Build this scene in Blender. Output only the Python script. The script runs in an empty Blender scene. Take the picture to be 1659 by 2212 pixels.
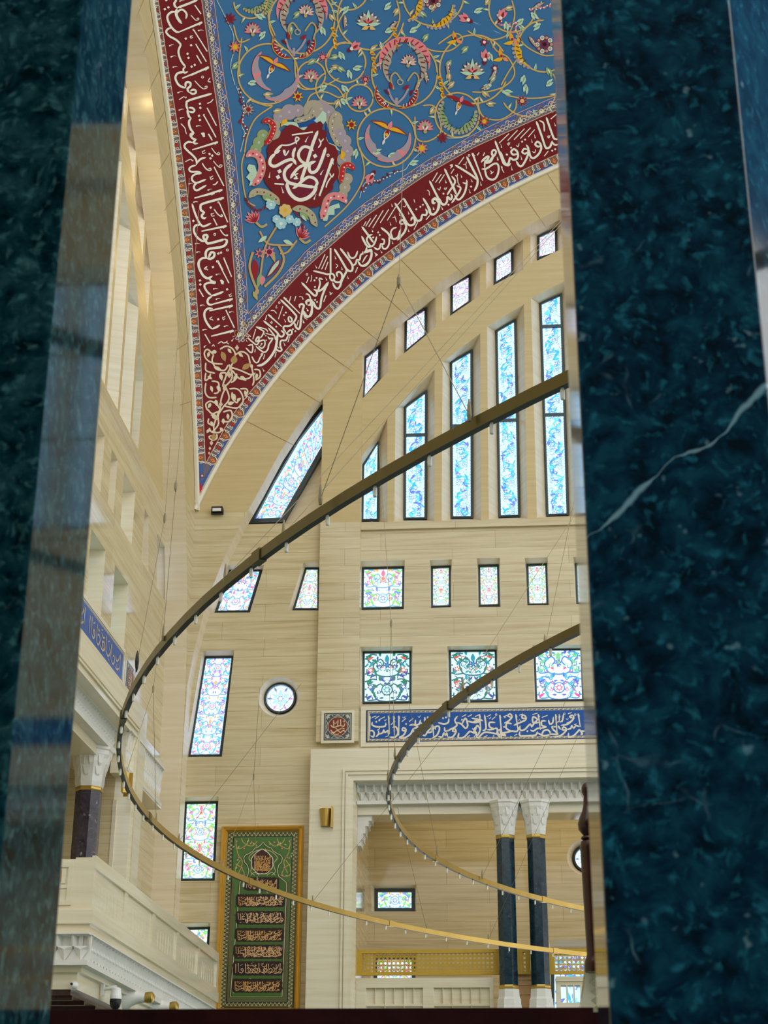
import bpy, bmesh, math, random
from mathutils import Vector, Matrix
from mathutils.geometry import tessellate_polygon

SC = bpy.context.scene
COL = SC.collection
# ------------------------------------------------------------ camera
CZ = 1.65                       # eye height above the floor
FPX = 3475.8                    # focal length in pixels of the 1659 x 2212 frame
R_RIGHT = Vector((0.99709516, 0.07607077, 0.00380429))
R_DOWN = Vector((-0.02606318, 0.38770217, -0.92141616))
R_FWD = Vector((-0.07156777, 0.91864044, 0.38855861))
cam_data = bpy.data.cameras.new('camera')
cam_data.sensor_fit = 'VERTICAL'
cam_data.sensor_height = 36.0
cam_data.sensor_width = 27.0
cam_data.lens = FPX / 2212 * 36.0
cam_data.clip_start = 0.05
cam_data.clip_end = 400
cam_data.dof.use_dof = True
cam_data.dof.focus_distance = 30.0
cam_data.dof.aperture_fstop = 18.0
cam = bpy.data.objects.new('camera', cam_data)
COL.objects.link(cam)
cam.matrix_world = Matrix(((R_RIGHT.x, -R_DOWN.x, -R_FWD.x, 0), (R_RIGHT.y, -R_DOWN.y, -R_FWD.y, 0),
                           (R_RIGHT.z, -R_DOWN.z, -R_FWD.z, CZ), (0, 0, 0, 1)))
SC.camera = cam
# ------------------------------------------------------------ world, exposure
world = bpy.data.worlds.new('daylight')
SC.world = world
world.use_nodes = True
wn = world.node_tree
bg = wn.nodes['Background']
bg.inputs['Color'].default_value = (0.97, 0.98, 0.97, 1)
bg.inputs['Strength'].default_value = 1.0
SC.view_settings.view_transform = 'Standard'
SC.view_settings.look = 'None'
SC.view_settings.exposure = 0.78
SC.view_settings.gamma = 1.0
SC.view_settings.use_curve_mapping = False
SC.cycles.use_denoising = True
SC.cycles.max_bounces = 6
SC.cycles.glossy_bounces = 4
SC.cycles.sample_clamp_indirect = 6

def lamp_area(name, loc, to, size, size_y, power, color):
    d = bpy.data.lights.new(name, 'AREA'); d.shape = 'RECTANGLE'; d.size = size; d.size_y = size_y
    d.energy = power; d.color = color
    o = bpy.data.objects.new(name, d); COL.objects.link(o); o.location = loc
    o.rotation_euler = (Vector(to) - Vector(loc)).to_track_quat('-Z', 'Y').to_euler()
    return o

# ------------------------------------------------------------ frame geometry of the hall
TX, TY = -6.13, 29.57           # the pier corner where both arches spring (pendentive tip)
CX, CY = 8.80, 14.64            # centre of the dome bay
WALLD = 0.43                    # tympanum set back behind the arch plane
YW = 30.0                       # back wall tympanum plane
XL = -6.56                      # left wall tympanum plane (TX - WALLD)
FLOOR = 0.0

def ray(x, y):
    return R_RIGHT * ((x - 829.5) / FPX) + R_DOWN * ((y - 1106.0) / FPX) + R_FWD
def at(x, y, Y=YW):
    r = ray(x, y); r = r * (Y / r.y); return Vector((r.x, Y, r.z + CZ))
def uz(pts, Y=YW):
    out = []
    for x, y in pts:
        p = at(x, y, Y); out.append((p.x, p.z))
    return out
# reflection about the vertical diagonal plane through the pier: back wall -> left wall
ML = Matrix(((0, -1, 0, TX + TY), (-1, 0, 0, TY + TX), (0, 0, 1, 0), (0, 0, 0, 1)))

AZ0, AA, AB = 8.4 + CZ, 15.70, 13.75     # elliptical arch line
def arch_z(x, inset=0.0):
    t = 1 - ((x - CX) / (AA - inset)) ** 2
    return AZ0 + (AB - inset) * math.sqrt(max(t, 0.0))

# ------------------------------------------------------------ helpers
def lin(c):
    return tuple((v / 12.92 if v <= 0.04045 else ((v + 0.055) / 1.055) ** 2.4) for v in c)
def rgb(r, g, b):
    return lin((r / 255, g / 255, b / 255)) + (1.0,)

class MB:
    k = 0
    def __init__(s):
        s.v = []; s.f = []; s.m = []; s.c = []
    def face(s, pts, m=0, col=None):
        i = len(s.v); s.v += [Vector(p) for p in pts]; s.f.append(list(range(i, i + len(pts)))); s.m.append(m); s.c.append(col)
    def mesh(s, vs, fs, m=0, col=None):
        i = len(s.v); s.v += [Vector(p) for p in vs]
        for f in fs:
            s.f.append([i + k for k in f]); s.m.append(m); s.c.append(col)
    def box(s, lo, hi, m=0, col=None):
        x0, y0, z0 = lo; x1, y1, z1 = hi
        MB.k = (MB.k + 1) % 9; e = 0.0004 * (MB.k + 1); x0 -= e; y0 -= e; z0 -= e; x1 += e; y1 += e; z1 += e    # no two faces share a plane
        v = [(x0, y0, z0), (x1, y0, z0), (x1, y1, z0), (x0, y1, z0), (x0, y0, z1), (x1, y0, z1), (x1, y1, z1), (x0, y1, z1)]
        s.mesh(v, [(0, 3, 2, 1), (4, 5, 6, 7), (0, 1, 5, 4), (1, 2, 6, 5), (2, 3, 7, 6), (3, 0, 4, 7)], m, col)
    def prism(s, poly, y0, y1, m=0, col=None, back=True):
        """poly (x, z) facing -y, extruded from y0 (front) to y1"""
        n = len(poly)
        tris = tessellate_polygon([[Vector((p[0], p[1], 0)) for p in poly]])
        v = [(p[0], y0, p[1]) for p in poly] + [(p[0], y1, p[1]) for p in poly]
        fs = [tuple(t) for t in tris]
        if back: fs += [tuple(k + n for k in reversed(t)) for t in tris]
        fs += [(i, (i + 1) % n, (i + 1) % n + n, i + n) for i in range(n)]
        s.mesh(v, fs, m, col)
    def hprism(s, poly, z0, z1, m=0):
        n = len(poly)
        v = [(p[0], p[1], z0) for p in poly] + [(p[0], p[1], z1) for p in poly]
        fs = [tuple(range(n - 1, -1, -1)), tuple(range(n, 2 * n))] + [(i, (i + 1) % n, (i + 1) % n + n, i + n) for i in range(n)]
        s.mesh(v, fs, m)
    def loft(s, rings, m=0, closed=True, caps=False):
        n = len(rings[0]); v = [p for r in rings for p in r]; fs = []
        for i in range(len(rings) - 1):
            for j in range(n if closed else n - 1):
                k = (j + 1) % n
                fs.append((i * n + j, i * n + k, (i + 1) * n + k, (i + 1) * n + j))
        if caps:
            fs.append(tuple(range(n - 1, -1, -1))); fs.append(tuple((len(rings) - 1) * n + j for j in range(n)))
        s.mesh(v, fs, m)
    def lathe(s, x, y, prof, n=16, m=0, rot=0.0):
        rings = [[(x + r * math.cos(2 * math.pi * (j + rot) / n), y + r * math.sin(2 * math.pi * (j + rot) / n), z) for j in range(n)] for r, z in prof]
        s.loft(rings, m, True, True)
    def tube(s, pts, r, n=6, m=0, rr=None):
        pts = [Vector(p) for p in pts]; rings = []
        for i, p in enumerate(pts):
            d = (pts[min(i + 1, len(pts) - 1)] - pts[max(i - 1, 0)]).normalized()
            a = d.cross(Vector((0, 0, 1)))
            if a.length < 1e-3: a = d.cross(Vector((1, 0, 0)))
            a.normalize(); b = d.cross(a)
            q = rr[i] if rr else r
            rings.append([p + a * (q * math.cos(2 * math.pi * j / n)) + b * (q * math.sin(2 * math.pi * j / n)) for j in range(n)])
        s.loft(rings, m, True, True)
    def holes(s, outer, holes_, y, m=0):
        """flat wall at depth y with polygon holes"""
        polys = [[Vector((p[0], p[1], 0)) for p in outer]] + [[Vector((p[0], p[1], 0)) for p in h] for h in holes_]
        flat = [p for q in polys for p in q]
        v = [(p.x, y, p.y) for p in flat]
        s.mesh(v, [tuple(t) for t in tessellate_polygon(polys)], m)
    def sleeve(s, pa, ya, pb, yb, m=0):
        """reveal between polygon pa at ya and pb at yb (same count)"""
        n = len(pa); v = [(p[0], ya, p[1]) for p in pa] + [(p[0], yb, p[1]) for p in pb]
        s.mesh(v, [(i, (i + 1) % n, (i + 1) % n + n, i + n) for i in range(n)], m)

ORG = {}
def build(name, mb, mats, parent=None, smooth=False, origin=None, loc=None):
    me = bpy.data.meshes.new(name)
    vs = mb.v
    if origin is None:
        lo = [min(p[k] for p in vs) for k in range(3)]; hi = [max(p[k] for p in vs) for k in range(3)]
        origin = Vector(((lo[0] + hi[0]) / 2, (lo[1] + hi[1]) / 2, lo[2]))
    me.from_pydata([p - origin for p in vs], [], mb.f)
    mats = mats if isinstance(mats, (list, tuple)) else [mats]
    for m in mats: me.materials.append(m)
    me.polygons.foreach_set('material_index', mb.m)
    if any(c is not None for c in mb.c):
        at_ = me.color_attributes.new('Col', 'FLOAT_COLOR', 'CORNER'); data = []
        for f, c in zip(mb.f, mb.c):
            data += list(c or (1, 1, 1, 1)) * len(f)
        at_.data.foreach_set('color', data)
    bm = bmesh.new(); bm.from_mesh(me)
    if not any(c is not None for c in mb.c):
        bmesh.ops.remove_doubles(bm, verts=bm.verts, dist=1e-5)
        bmesh.ops.recalc_face_normals(bm, faces=bm.faces)
    bm.to_mesh(me); bm.free()
    if smooth:
        for p in me.polygons: p.use_smooth = True
        try: me.set_sharp_from_angle(angle=math.radians(40))
        except Exception: pass
    o = bpy.data.objects.new(name, me); COL.objects.link(o)
    if parent is not None:
        o.parent = parent; o.location = origin - ORG[parent.name]
    else:
        o.location = origin
    ORG[o.name] = origin.copy()
    return o
def thing(name, loc):
    o = bpy.data.objects.new(name, None); COL.objects.link(o); o.location = loc; o.empty_display_size = 0.2
    ORG[o.name] = Vector(loc); return o
def tag(o, label, cat, group=None, kind=None):
    o['label'] = label; o['category'] = cat
    if group: o['group'] = group
    if kind: o['kind'] = kind
    return o
def mirror_copy(o, name=None):
    """copy of a back-wall thing on the left wall, parts and sub-parts included"""
    c = o.copy(); COL.objects.link(c); c.matrix_world = ML @ Matrix.Translation(ORG[o.name]); 
    for ch in list(o.children):
        d = ch.copy(); COL.objects.link(d); d.parent = c; d.location = ch.location
        for g in list(ch.children):
            e = g.copy(); COL.objects.link(e); e.parent = d; e.location = g.location
    return c

# ------------------------------------------------------------ materials
def newmat(name):
    m = bpy.data.materials.new(name); m.use_nodes = True
    nt = m.node_tree; return m, nt, nt.nodes['Principled BSDF']
def mix_rgb(nt, fac, a, b, mode='MIX'):
    n = nt.nodes.new('ShaderNodeMix'); n.data_type = 'RGBA'; n.blend_type = mode
    if hasattr(fac, 'default_value') or not isinstance(fac, (int, float)): nt.links.new(fac, n.inputs['Factor'])
    else: n.inputs['Factor'].default_value = fac
    for sock, v in ((n.inputs['A'], a), (n.inputs['B'], b)):
        if isinstance(v, tuple): sock.default_value = v
        else: nt.links.new(v, sock)
    return n.outputs['Result']
def math_(nt, op, a, b=None):
    n = nt.nodes.new('ShaderNodeMath'); n.operation = op
    for i, v in enumerate((a, b)):
        if v is None: continue
        if isinstance(v, (int, float)): n.inputs[i].default_value = v
        else: nt.links.new(v, n.inputs[i])
    return n.outputs[0]
def wallcoord(nt):
    g = nt.nodes.new('ShaderNodeNewGeometry'); sp = nt.nodes.new('ShaderNodeSeparateXYZ'); nt.links.new(g.outputs['Position'], sp.inputs[0])
    s = math_(nt, 'ADD', sp.outputs[0], sp.outputs[1])
    cb = nt.nodes.new('ShaderNodeCombineXYZ'); nt.links.new(s, cb.inputs[0]); nt.links.new(sp.outputs[2], cb.inputs[1])
    return cb.outputs[0], sp, g
def ramp(nt, fac, stops):
    r = nt.nodes.new('ShaderNodeValToRGB'); nt.links.new(fac, r.inputs[0])
    e = r.color_ramp.elements
    while len(e) < len(stops): e.new(0.5)
    for k, (p, c) in enumerate(stops): e[k].position = p; e[k].color = c
    return r.outputs[0]
def noise(nt, vec, scale, detail=4, rough=0.55, dist=0.0):
    n = nt.nodes.new('ShaderNodeTexNoise'); n.inputs['Scale'].default_value = scale; n.inputs['Detail'].default_value = detail
    n.inputs['Roughness'].default_value = rough; n.inputs['Distortion'].default_value = dist
    if vec is not None: nt.links.new(vec, n.inputs['Vector'])
    return n.outputs['Fac']
def vscale(nt, vec, s):
    m = nt.nodes.new('ShaderNodeMapping'); m.inputs['Scale'].default_value = s; nt.links.new(vec, m.inputs['Vector']); return m.outputs[0]

def travertine(name, light, mid, dark, courses=True, rough=0.10, spec=0.5, bw=2.3, bh=0.365):
    m, nt, b = newmat(name)
    v, sp, g = wallcoord(nt)
    streak = noise(nt, vscale(nt, v, (0.35, 7.0, 1)), 1.6, 5, 0.6, 0.4)
    fine = noise(nt, vscale(nt, v, (2.5, 22.0, 1)), 2.0, 3, 0.6)
    c = ramp(nt, streak, [(0.30, dark), (0.50, mid), (0.68, light)])
    c = mix_rgb(nt, math_(nt, 'MULTIPLY', fine, 0.35), c, mid)
    if courses:
        br = nt.nodes.new('ShaderNodeTexBrick'); nt.links.new(v, br.inputs['Vector'])
        br.inputs['Scale'].default_value = 1.0; br.inputs['Brick Width'].default_value = bw; br.inputs['Row Height'].default_value = bh
        br.inputs['Mortar Size'].default_value = 0.005; br.inputs['Mortar Smooth'].default_value = 0.3
        br.inputs['Color1'].default_value = (1, 1, 1, 1); br.inputs['Color2'].default_value = (0.89, 0.88, 0.85, 1)
        br.inputs['Mortar'].default_value = (0.62, 0.57, 0.48, 1); br.offset = 0.37; br.offset_frequency = 2
        c = mix_rgb(nt, 0.9, c, br.outputs['Color'], 'MULTIPLY')
    nt.links.new(c, b.inputs['Base Color'])
    b.inputs['Roughness'].default_value = rough; b.inputs['Specular IOR Level'].default_value = spec
    return m
M_STONE = travertine('travertine_courses', rgb(226, 213, 177), rgb(214, 198, 157), rgb(194, 172, 126))
M_TAN = travertine('tan_smooth_stone', rgb(216, 196, 148), rgb(210, 188, 138), rgb(203, 180, 128), courses=False, rough=0.45, spec=0.3)
M_PALE = travertine('pale_polished_stone', rgb(236, 229, 206), rgb(230, 220, 192), rgb(220, 206, 172), courses=False, rough=0.11)
M_REVEAL = travertine('cream_reveal_stone', rgb(238, 226, 200), rgb(232, 216, 184), rgb(224, 204, 168), courses=False, rough=0.35)

def plain(name, col, rough=0.5, metal=0.0, spec=0.5, var=0.12, scale=6.0):
    m, nt, b = newmat(name)
    tc = nt.nodes.new('ShaderNodeNewGeometry')
    n = noise(nt, tc.outputs['Position'], scale, 4)
    d = tuple(max(0, c * (1 - var)) for c in col[:3]) + (1,); l = tuple(min(1, c * (1 + var)) for c in col[:3]) + (1,)
    nt.links.new(ramp(nt, n, [(0.3, d), (0.7, l)]), b.inputs['Base Color'])
    b.inputs['Roughness'].default_value = rough; b.inputs['Metallic'].default_value = metal; b.inputs['Specular IOR Level'].default_value = spec
    return m
M_CARVE = plain('white_carved_marble', rgb(226, 224, 216), 0.4, var=0.05, scale=9)
M_FRAME = plain('dark_window_metal', rgb(66, 76, 78), 0.4, 0.3)
M_BRASS = plain('satin_brass', rgb(196, 164, 86), 0.32, 0.8, var=0.08, scale=3)
M_BRASS_SHADE = plain('brass_painted_shade', rgb(104, 92, 54), 0.35, 0.7, var=0.08, scale=3)  # ring brass with the unlit side's shade put into the colour
M_BRASS_UNDERSHADE = plain('brass_painted_undershade', rgb(26, 30, 26), 0.4)  # underside of the brass rings, its shade put into the colour
M_GOLD = plain('gold_leaf_frame', rgb(220, 178, 84), 0.32, 0.7, var=0.06)
M_SCREEN = plain('yellow_gold_lattice', rgb(196, 158, 44), 0.45, 0.2, var=0.06)
M_BLACK = plain('black_metal', rgb(18, 18, 20), 0.4)
M_WHITE = plain('white_plastic', rgb(235, 235, 230), 0.35, var=0.03)
M_WOOD = plain('dark_mahogany', rgb(58, 20, 18), 0.25, var=0.35, scale=14)
M_CABLE = plain('steel_cable', rgb(150, 138, 105), 0.5, 0.2)
M_BULB = plain('frosted_white_socket', rgb(240, 238, 228), 0.3, var=0.02)
M_WOODBAND = plain('carved_tan_stone', rgb(205, 165, 110), 0.45)
M_LINE = plain('joint_line', rgb(160, 132, 88), 0.8)
M_TRIM = plain('white_stucco_trim', rgb(240, 232, 210), 0.5, var=0.03)
M_CARPET = plain('patterned_carpet', rgb(84, 112, 104), 0.95, var=0.25, scale=3)
M_DARKROOM = plain('teal_dark_panelling', rgb(30, 62, 72), 0.6, var=0.3)

def marble(name, base, fleck, vein, scale=9.0, rough=0.06, spec=0.5, fl=(0.56, 0.78), line=None, ior=1.5, white=0.75):
    m, nt, b = newmat(name)
    g = nt.nodes.new('ShaderNodeNewGeometry'); P = g.outputs['Position']
    w = nt.nodes.new('ShaderNodeVectorMath'); w.operation = 'ADD'
    nz = nt.nodes.new('ShaderNodeTexNoise'); nz.inputs['Scale'].default_value = scale * 0.7; nt.links.new(P, nz.inputs['Vector'])
    sc = nt.nodes.new('ShaderNodeVectorMath'); sc.operation = 'SCALE'; sc.inputs['Scale'].default_value = 1.2 / scale; nt.links.new(nz.outputs['Color'], sc.inputs[0])
    nt.links.new(P, w.inputs[0]); nt.links.new(sc.outputs[0], w.inputs[1])
    n1 = noise(nt, w.outputs[0], scale * 1.5, 5, 0.6)
    mid = tuple(a * 0.72 + b_ * 0.28 for a, b_ in zip(base, fleck))
    c = ramp(nt, n1, [(0.36, tuple(q * 0.35 for q in base[:3]) + (1,)), (0.47, base), (0.66, mid)])
    n2 = noise(nt, w.outputs[0], scale * 3.4, 3, 0.5)
    c = mix_rgb(nt, ramp(nt, n2, [(fl[0], (0, 0, 0, 1)), (fl[1], (0.8, 0.8, 0.8, 1))]), c, fleck)
    n3 = noise(nt, P, scale * 2.1, 2, 0.4)
    c = mix_rgb(nt, ramp(nt, n3, [(0.70, (0, 0, 0, 1)), (0.80, (white, white, white, 1))]), c, vein)
    vo = nt.nodes.new('ShaderNodeTexVoronoi'); vo.feature = 'DISTANCE_TO_EDGE'; vo.inputs['Scale'].default_value = scale * 0.55
    nt.links.new(w.outputs[0], vo.inputs['Vector'])
    vm = noise(nt, P, scale * 0.5, 3)
    ve = math_(nt, 'MULTIPLY', ramp(nt, vo.outputs['Distance'], [(0.0, (1, 1, 1, 1)), (0.03, (0, 0, 0, 1))]), ramp(nt, vm, [(0.58, (0, 0, 0, 1)), (0.75, (0.7, 0.7, 0.7, 1))]))
    c = mix_rgb(nt, ve, c, vein)
    if line:                                   # one long diagonal vein with its own course through the stone
        (ax, az), (bx, bz) = line; L = math.hypot(bx - ax, bz - az); nx, nz = -(bz - az) / L, (bx - ax) / L
        sp = nt.nodes.new('ShaderNodeSeparateXYZ'); nt.links.new(P, sp.inputs[0])
        d = math_(nt, 'ADD', math_(nt, 'MULTIPLY', sp.outputs[0], nx), math_(nt, 'MULTIPLY', sp.outputs[2], nz))
        wob = math_(nt, 'MULTIPLY', math_(nt, 'SUBTRACT', noise(nt, P, 14, 3), 0.5), 0.03)
        d = math_(nt, 'ABSOLUTE', math_(nt, 'ADD', math_(nt, 'SUBTRACT', d, ax * nx + az * nz), wob))
        wid = math_(nt, 'MULTIPLY', ramp(nt, noise(nt, P, 22, 2), [(0.42, (0.12, 0.12, 0.12, 1)), (0.62, (1, 1, 1, 1))]), 0.0042)
        q = math_(nt, 'SUBTRACT', 1.0, math_(nt, 'DIVIDE', d, wid))
        c = mix_rgb(nt, ramp(nt, q, [(0.0, (0, 0, 0, 1)), (0.7, (1, 1, 1, 1))]), c, vein)
    nt.links.new(c, b.inputs['Base Color']); b.inputs['Roughness'].default_value = rough; b.inputs['Specular IOR Level'].default_value = spec; b.inputs['IOR'].default_value = ior
    return m
_a, _b = at(1262, 1168, 1.40), at(1659, 838, 1.40)
M_VERDE = marble('dark_green_marble', rgb(9, 52, 62), rgb(78, 128, 130), rgb(140, 165, 168), scale=26, spec=0.5, fl=(0.54, 0.74), ior=1.13, white=0.3)
M_VERDE_R = marble('dark_teal_marble', rgb(4, 47, 70), rgb(42, 128, 150), rgb(150, 190, 205), scale=26, spec=0.5, fl=(0.56, 0.72), line=((_a.x, _a.z), (_b.x, _b.z)))
M_VERDE2 = marble('green_marble_shaft', rgb(16, 44, 56), rgb(38, 72, 84), rgb(80, 110, 118), scale=5, rough=0.2)
M_PURPLE = marble('purple_marble_shaft', rgb(48, 38, 52), rgb(90, 80, 92), rgb(170, 165, 170), scale=5, rough=0.2)

def colmat(name, rough=0.55, emit=0.0):
    m, nt, b = newmat(name)
    a = nt.nodes.new('ShaderNodeAttribute'); a.attribute_name = 'Col'
    g = nt.nodes.new('ShaderNodeNewGeometry')
    n = noise(nt, g.outputs['Position'], 7.0, 3)
    c = mix_rgb(nt, 0.18, a.outputs['Color'], ramp(nt, n, [(0.3, (0.75, 0.75, 0.75, 1)), (0.7, (1, 1, 1, 1))]), 'MULTIPLY')
    b.inputs['Roughness'].default_value = rough; b.inputs['Specular IOR Level'].default_value = 0.25
    if not emit: nt.links.new(c, b.inputs['Base Color'])
    else: b.inputs['Base Color'].default_value = (0.05, 0.05, 0.05, 1)
    if emit:
        nt.links.new(c, b.inputs['Emission Color']); b.inputs['Emission Strength'].default_value = emit
        b.inputs['Roughness'].default_value = 0.3
    return m
M_PAINT = colmat('painted_plaster')
M_TILE = colmat('glazed_tile', 0.3)
M_GLASS = colmat('stained_glass_in_daylight', 0.3, 0.92)
# ------------------------------------------------------------ window openings on the back wall (traced on the wall plane)
ICURVE = uz([(530, 1113), (561.5, 1057), (604.6, 977), (667.6, 881), (707, 831), (773.7, 752), (862, 680), (954, 607), (1047, 545), (1146, 484), (1207, 452)], TY)
CCURVE = uz([(530, 1113), (488, 1196), (460, 1265), (438, 1332), (418, 1411), (405, 1478), (394, 1567), (386, 1640), (379, 1718), (372, 1816), (365, 1957)], TY)

def qd(*p): return list(p)
GL = YW + 0.38                                    # glass plane
# name: (opening on the wall, pane on the glass plane, mullions as fractions of pane height, palette)
WIN = {}
def addwin(key, opening, pane, mull=(), pal='multi'):
    WIN[key] = dict(op=uz(opening, YW), pa=uz(pane, GL), mull=mull, pal=pal)
# order of points: BL, BR, TR, TL
addwin('t1', [(778, 1128), (837, 1128), (837, 904), (778, 992)], [(782, 1126), (817, 1125.5), (817, 956), (784, 1006)], (), 'cool')
addwin('t2', [(852, 1127), (938, 1126), (939, 798), (854, 881)], [(874, 1122.5), (920, 1122), (921, 846), (875, 880)], (0.74,), 'cool')
addwin('t3', [(954, 1125), (1039, 1124), (1037.5, 720), (956, 782)], [(976, 1120), (1020, 1119.5), (1019, 758), (974, 784)], (0.58,), 'cool')
addwin('t4', [(1056, 1122), (1139, 1120), (1132, 657), (1052, 705.6)], [(1079, 1118), (1122, 1116.5), (1113, 692), (1072, 716)], (0.505,), 'cool')
addwin('t5', [(1160, 1118), (1244, 1115), (1234, 600), (1147, 644)], [(1182, 1115), (1227, 1113.5), (1212, 637), (1167, 657)], (0.46, 0.885), 'cool')
addwin('s1', [(779, 865), (838, 803), (838, 712), (782, 757)], [(786, 862), (819, 824), (820, 749), (789, 773)], (), 'upper')
addwin('s2', [(854, 779), (941, 707), (941, 627), (855, 687)], [(876, 762), (920, 726), (920, 667), (877, 692)], (), 'upper')
addwin('s3', [(955, 694), (1036.6, 638.5), (1036.6, 558.6), (955, 614.5)], [(975.5, 681), (1015, 654), (1015, 596), (976, 617)], (), 'upper')
addwin('s4', [(1050, 625), (1130, 582.6), (1130, 507.5), (1050, 552)], [(1069, 615.5), (1107, 592), (1106, 540), (1070, 561)], (), 'upper')
addwin('s5', [(1146, 570), (1216, 536), (1216, 462), (1146, 497)], [(1162, 561), (1202, 549), (1201, 495), (1163, 512)], (), 'upper')
addwin('r2a', [(776, 1318), (872.5, 1316), (874.5, 1210), (777, 1212)], [(782, 1317), (872, 1315), (873, 1226), (783, 1228)], (), 'garden')
addwin('r2b', [(930, 1313.5), (975, 1311.6), (976, 1208), (928, 1210)], [(932, 1313.5), (973, 1312), (973, 1224), (932, 1226)], (), 'garden')
addwin('r2c', [(1031.8, 1311.5), (1082.4, 1310.7), (1080, 1205), (1029.7, 1206)], [(1035, 1311), (1079, 1310), (1077, 1222), (1034, 1223)], (), 'garden')
addwin('r2d', [(1138, 1307.5), (1187, 1306.5), (1183, 1204), (1133, 1205)], [(1140, 1308.5), (1184, 1308), (1181, 1219), (1138, 1221)], (), 'garden')
addwin('r2e', [(1243, 1305), (1293, 1304), (1289, 1202), (1238, 1203)], [(1246, 1306), (1291, 1305), (1288, 1218), (1243, 1219)], (), 'garden')
addwin('r3a', [(778.4, 1522), (890, 1520), (891.4, 1396), (778.4, 1397)], [(784, 1520.5), (888, 1519), (888, 1408), (784.5, 1409)], (), 'deep')
addwin('r3b', [(967.4, 1518.5), (1077, 1517), (1074.6, 1394), (965.7, 1395.7)], [(972.5, 1517.5), (1074.5, 1516.5), (1072, 1405), (970.5, 1406)], (), 'deep')
addwin('r3c', [(1155, 1516.5), (1266, 1515), (1262, 1392.5), (1150, 1393.6)], [(1157, 1516), (1261, 1514.5), (1257, 1402), (1153, 1403)], (), 'deep2')
addwin('b', [(447, 1324), (541, 1323), (571, 1220.5), (487, 1221)], [(466, 1324), (538, 1323), (566, 1232), (497, 1232.5)], (), 'cool2')
addwin('c', [(622, 1318.5), (690, 1318.5), (691, 1214), (655.5, 1216)], [(633, 1318.5), (689, 1318.5), (690, 1228), (660, 1228)], (), 'garden')
addwin('d', [(398, 1635), (480, 1634.5), (506, 1404.5), (438, 1406)], [(408, 1635), (478, 1634), (505, 1419), (443, 1420)], (), 'cool2')
addwin('e', [(380, 1903), (464, 1902.5), (472, 1720.6), (394.7, 1722.6)], [(391, 1902.5), (463, 1902), (471, 1733), (401, 1734)], (), 'garden')
addwin('f', [(370, 2137), (446.5, 2134), (454.5, 1994), (380, 1996)], [(378, 2136), (445.5, 2133.5), (453.7, 2004), (386, 2006)], (), 'garden')
# the large leaning window beside the arch: many-sided opening
BIGOP = uz([(519, 1133), (692, 1131.5), (704, 972), (707, 836), (667, 888), (605, 984), (562, 1063)], YW)
BIGPA = uz([(538, 1132), (613, 1129), (704, 969), (704, 872), (690, 886), (640, 950), (586, 1042)], GL)
# round window
RC, RCP = at(602.5, 1505, YW), at(605.8, 1509.5, GL)
def circle(c, r, n=32): return [(c.x + r * math.cos(2 * math.pi * k / n), c.z + r * math.sin(2 * math.pi * k / n)) for k in range(n)]
ROUNDOP, ROUNDPA = circle(RC, 0.405), circle(RCP, 0.30)

# windows to the right of the marble pillar (seen as reflections in the pillars): the wall is symmetrical about its middle
STEP = 0.955
u5 = sum(p[0] for p in WIN['t5']['op']) / 4
zsill = WIN['t5']['op'][0][1]; zp0 = WIN['t5']['pa'][0][1]
HID = []
k = 1
while True:
    uc = u5 + STEP * k
    if uc > 2 * CX - u5 + 4 * STEP + 0.2: break
    top = arch_z(uc) - 3.35; HID.append(uc)
    w = 0.40; sl = (arch_z(uc + w) - arch_z(uc - w)) / 2
    op = [(uc - w, zsill), (uc + w, zsill), (uc + w, top + sl), (uc - w, top - sl)]
    pa = [(uc - 0.22, zp0), (uc + 0.22, zp0), (uc + 0.22, top - 0.28 + sl * 0.5), (uc - 0.22, top - 0.28 - sl * 0.5)]
    WIN['h%d' % k] = dict(op=op, pa=pa, mull=(0.35, 0.7), pal='cool')
    k += 1

# ------------------------------------------------------------ walls
def bisect(mb, z):
    bm = bmesh.new(); vs = [bm.verts.new(p) for p in mb.v]
    for f, m in zip(mb.f, mb.m):
        try: fc = bm.faces.new([vs[i] for i in f]); fc.material_index = m
        except ValueError: pass
    bmesh.ops.bisect_plane(bm, geom=bm.verts[:] + bm.edges[:] + bm.faces[:], plane_co=(0, 0, z), plane_no=(0, 0, 1))
    out = MB(); bm.verts.index_update()
    out.v = [v.co.copy() for v in bm.verts]
    for f in bm.faces:
        c = f.calc_center_median(); m = f.material_index
        if m == 0 and c.z < z: m = 3
        out.f.append([v.index for v in f.verts]); out.m.append(m); out.c.append(None)
    bm.free(); return out
ZSILL = at(900, 1128, YW).z - 0.02
AM = [M_TAN, M_REVEAL, M_LINE, M_STONE]
def wall_mesh(mb, keys, extra):
    outer = [(-6.99, 0), (24.6, 0), (24.6, 24), (-6.99, 24)]
    mb.holes(outer, [WIN[k]['op'] for k in keys] + extra, YW, 0)
    for k in keys: 
        mb.sleeve(WIN[k]['op'], YW, WIN[k]['pa'], GL + 0.03, 1)
PORT_L, PORT_TOP = at(772, 1700, YW).x, at(800, 1694, YW).z
PORT_R = 2 * CX - PORT_L
PORTAL_HOLE = [(PORT_L, 0.02), (PORT_R, 0.02), (PORT_R, PORT_TOP), (PORT_L, PORT_TOP)]
w = MB()
wall_mesh(w, list(WIN), [BIGOP, ROUNDOP, PORTAL_HOLE])
w.sleeve(BIGOP, YW, BIGPA, GL + 0.03, 1)
w.sleeve(ROUNDOP, YW, ROUNDPA, GL + 0.03, 1)
w = bisect(w, ZSILL)
wall_back = build('wall_back', w, AM); tag(wall_back, 'tall travertine end wall with arched rows of stained glass', 'wall', kind='structure')

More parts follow.
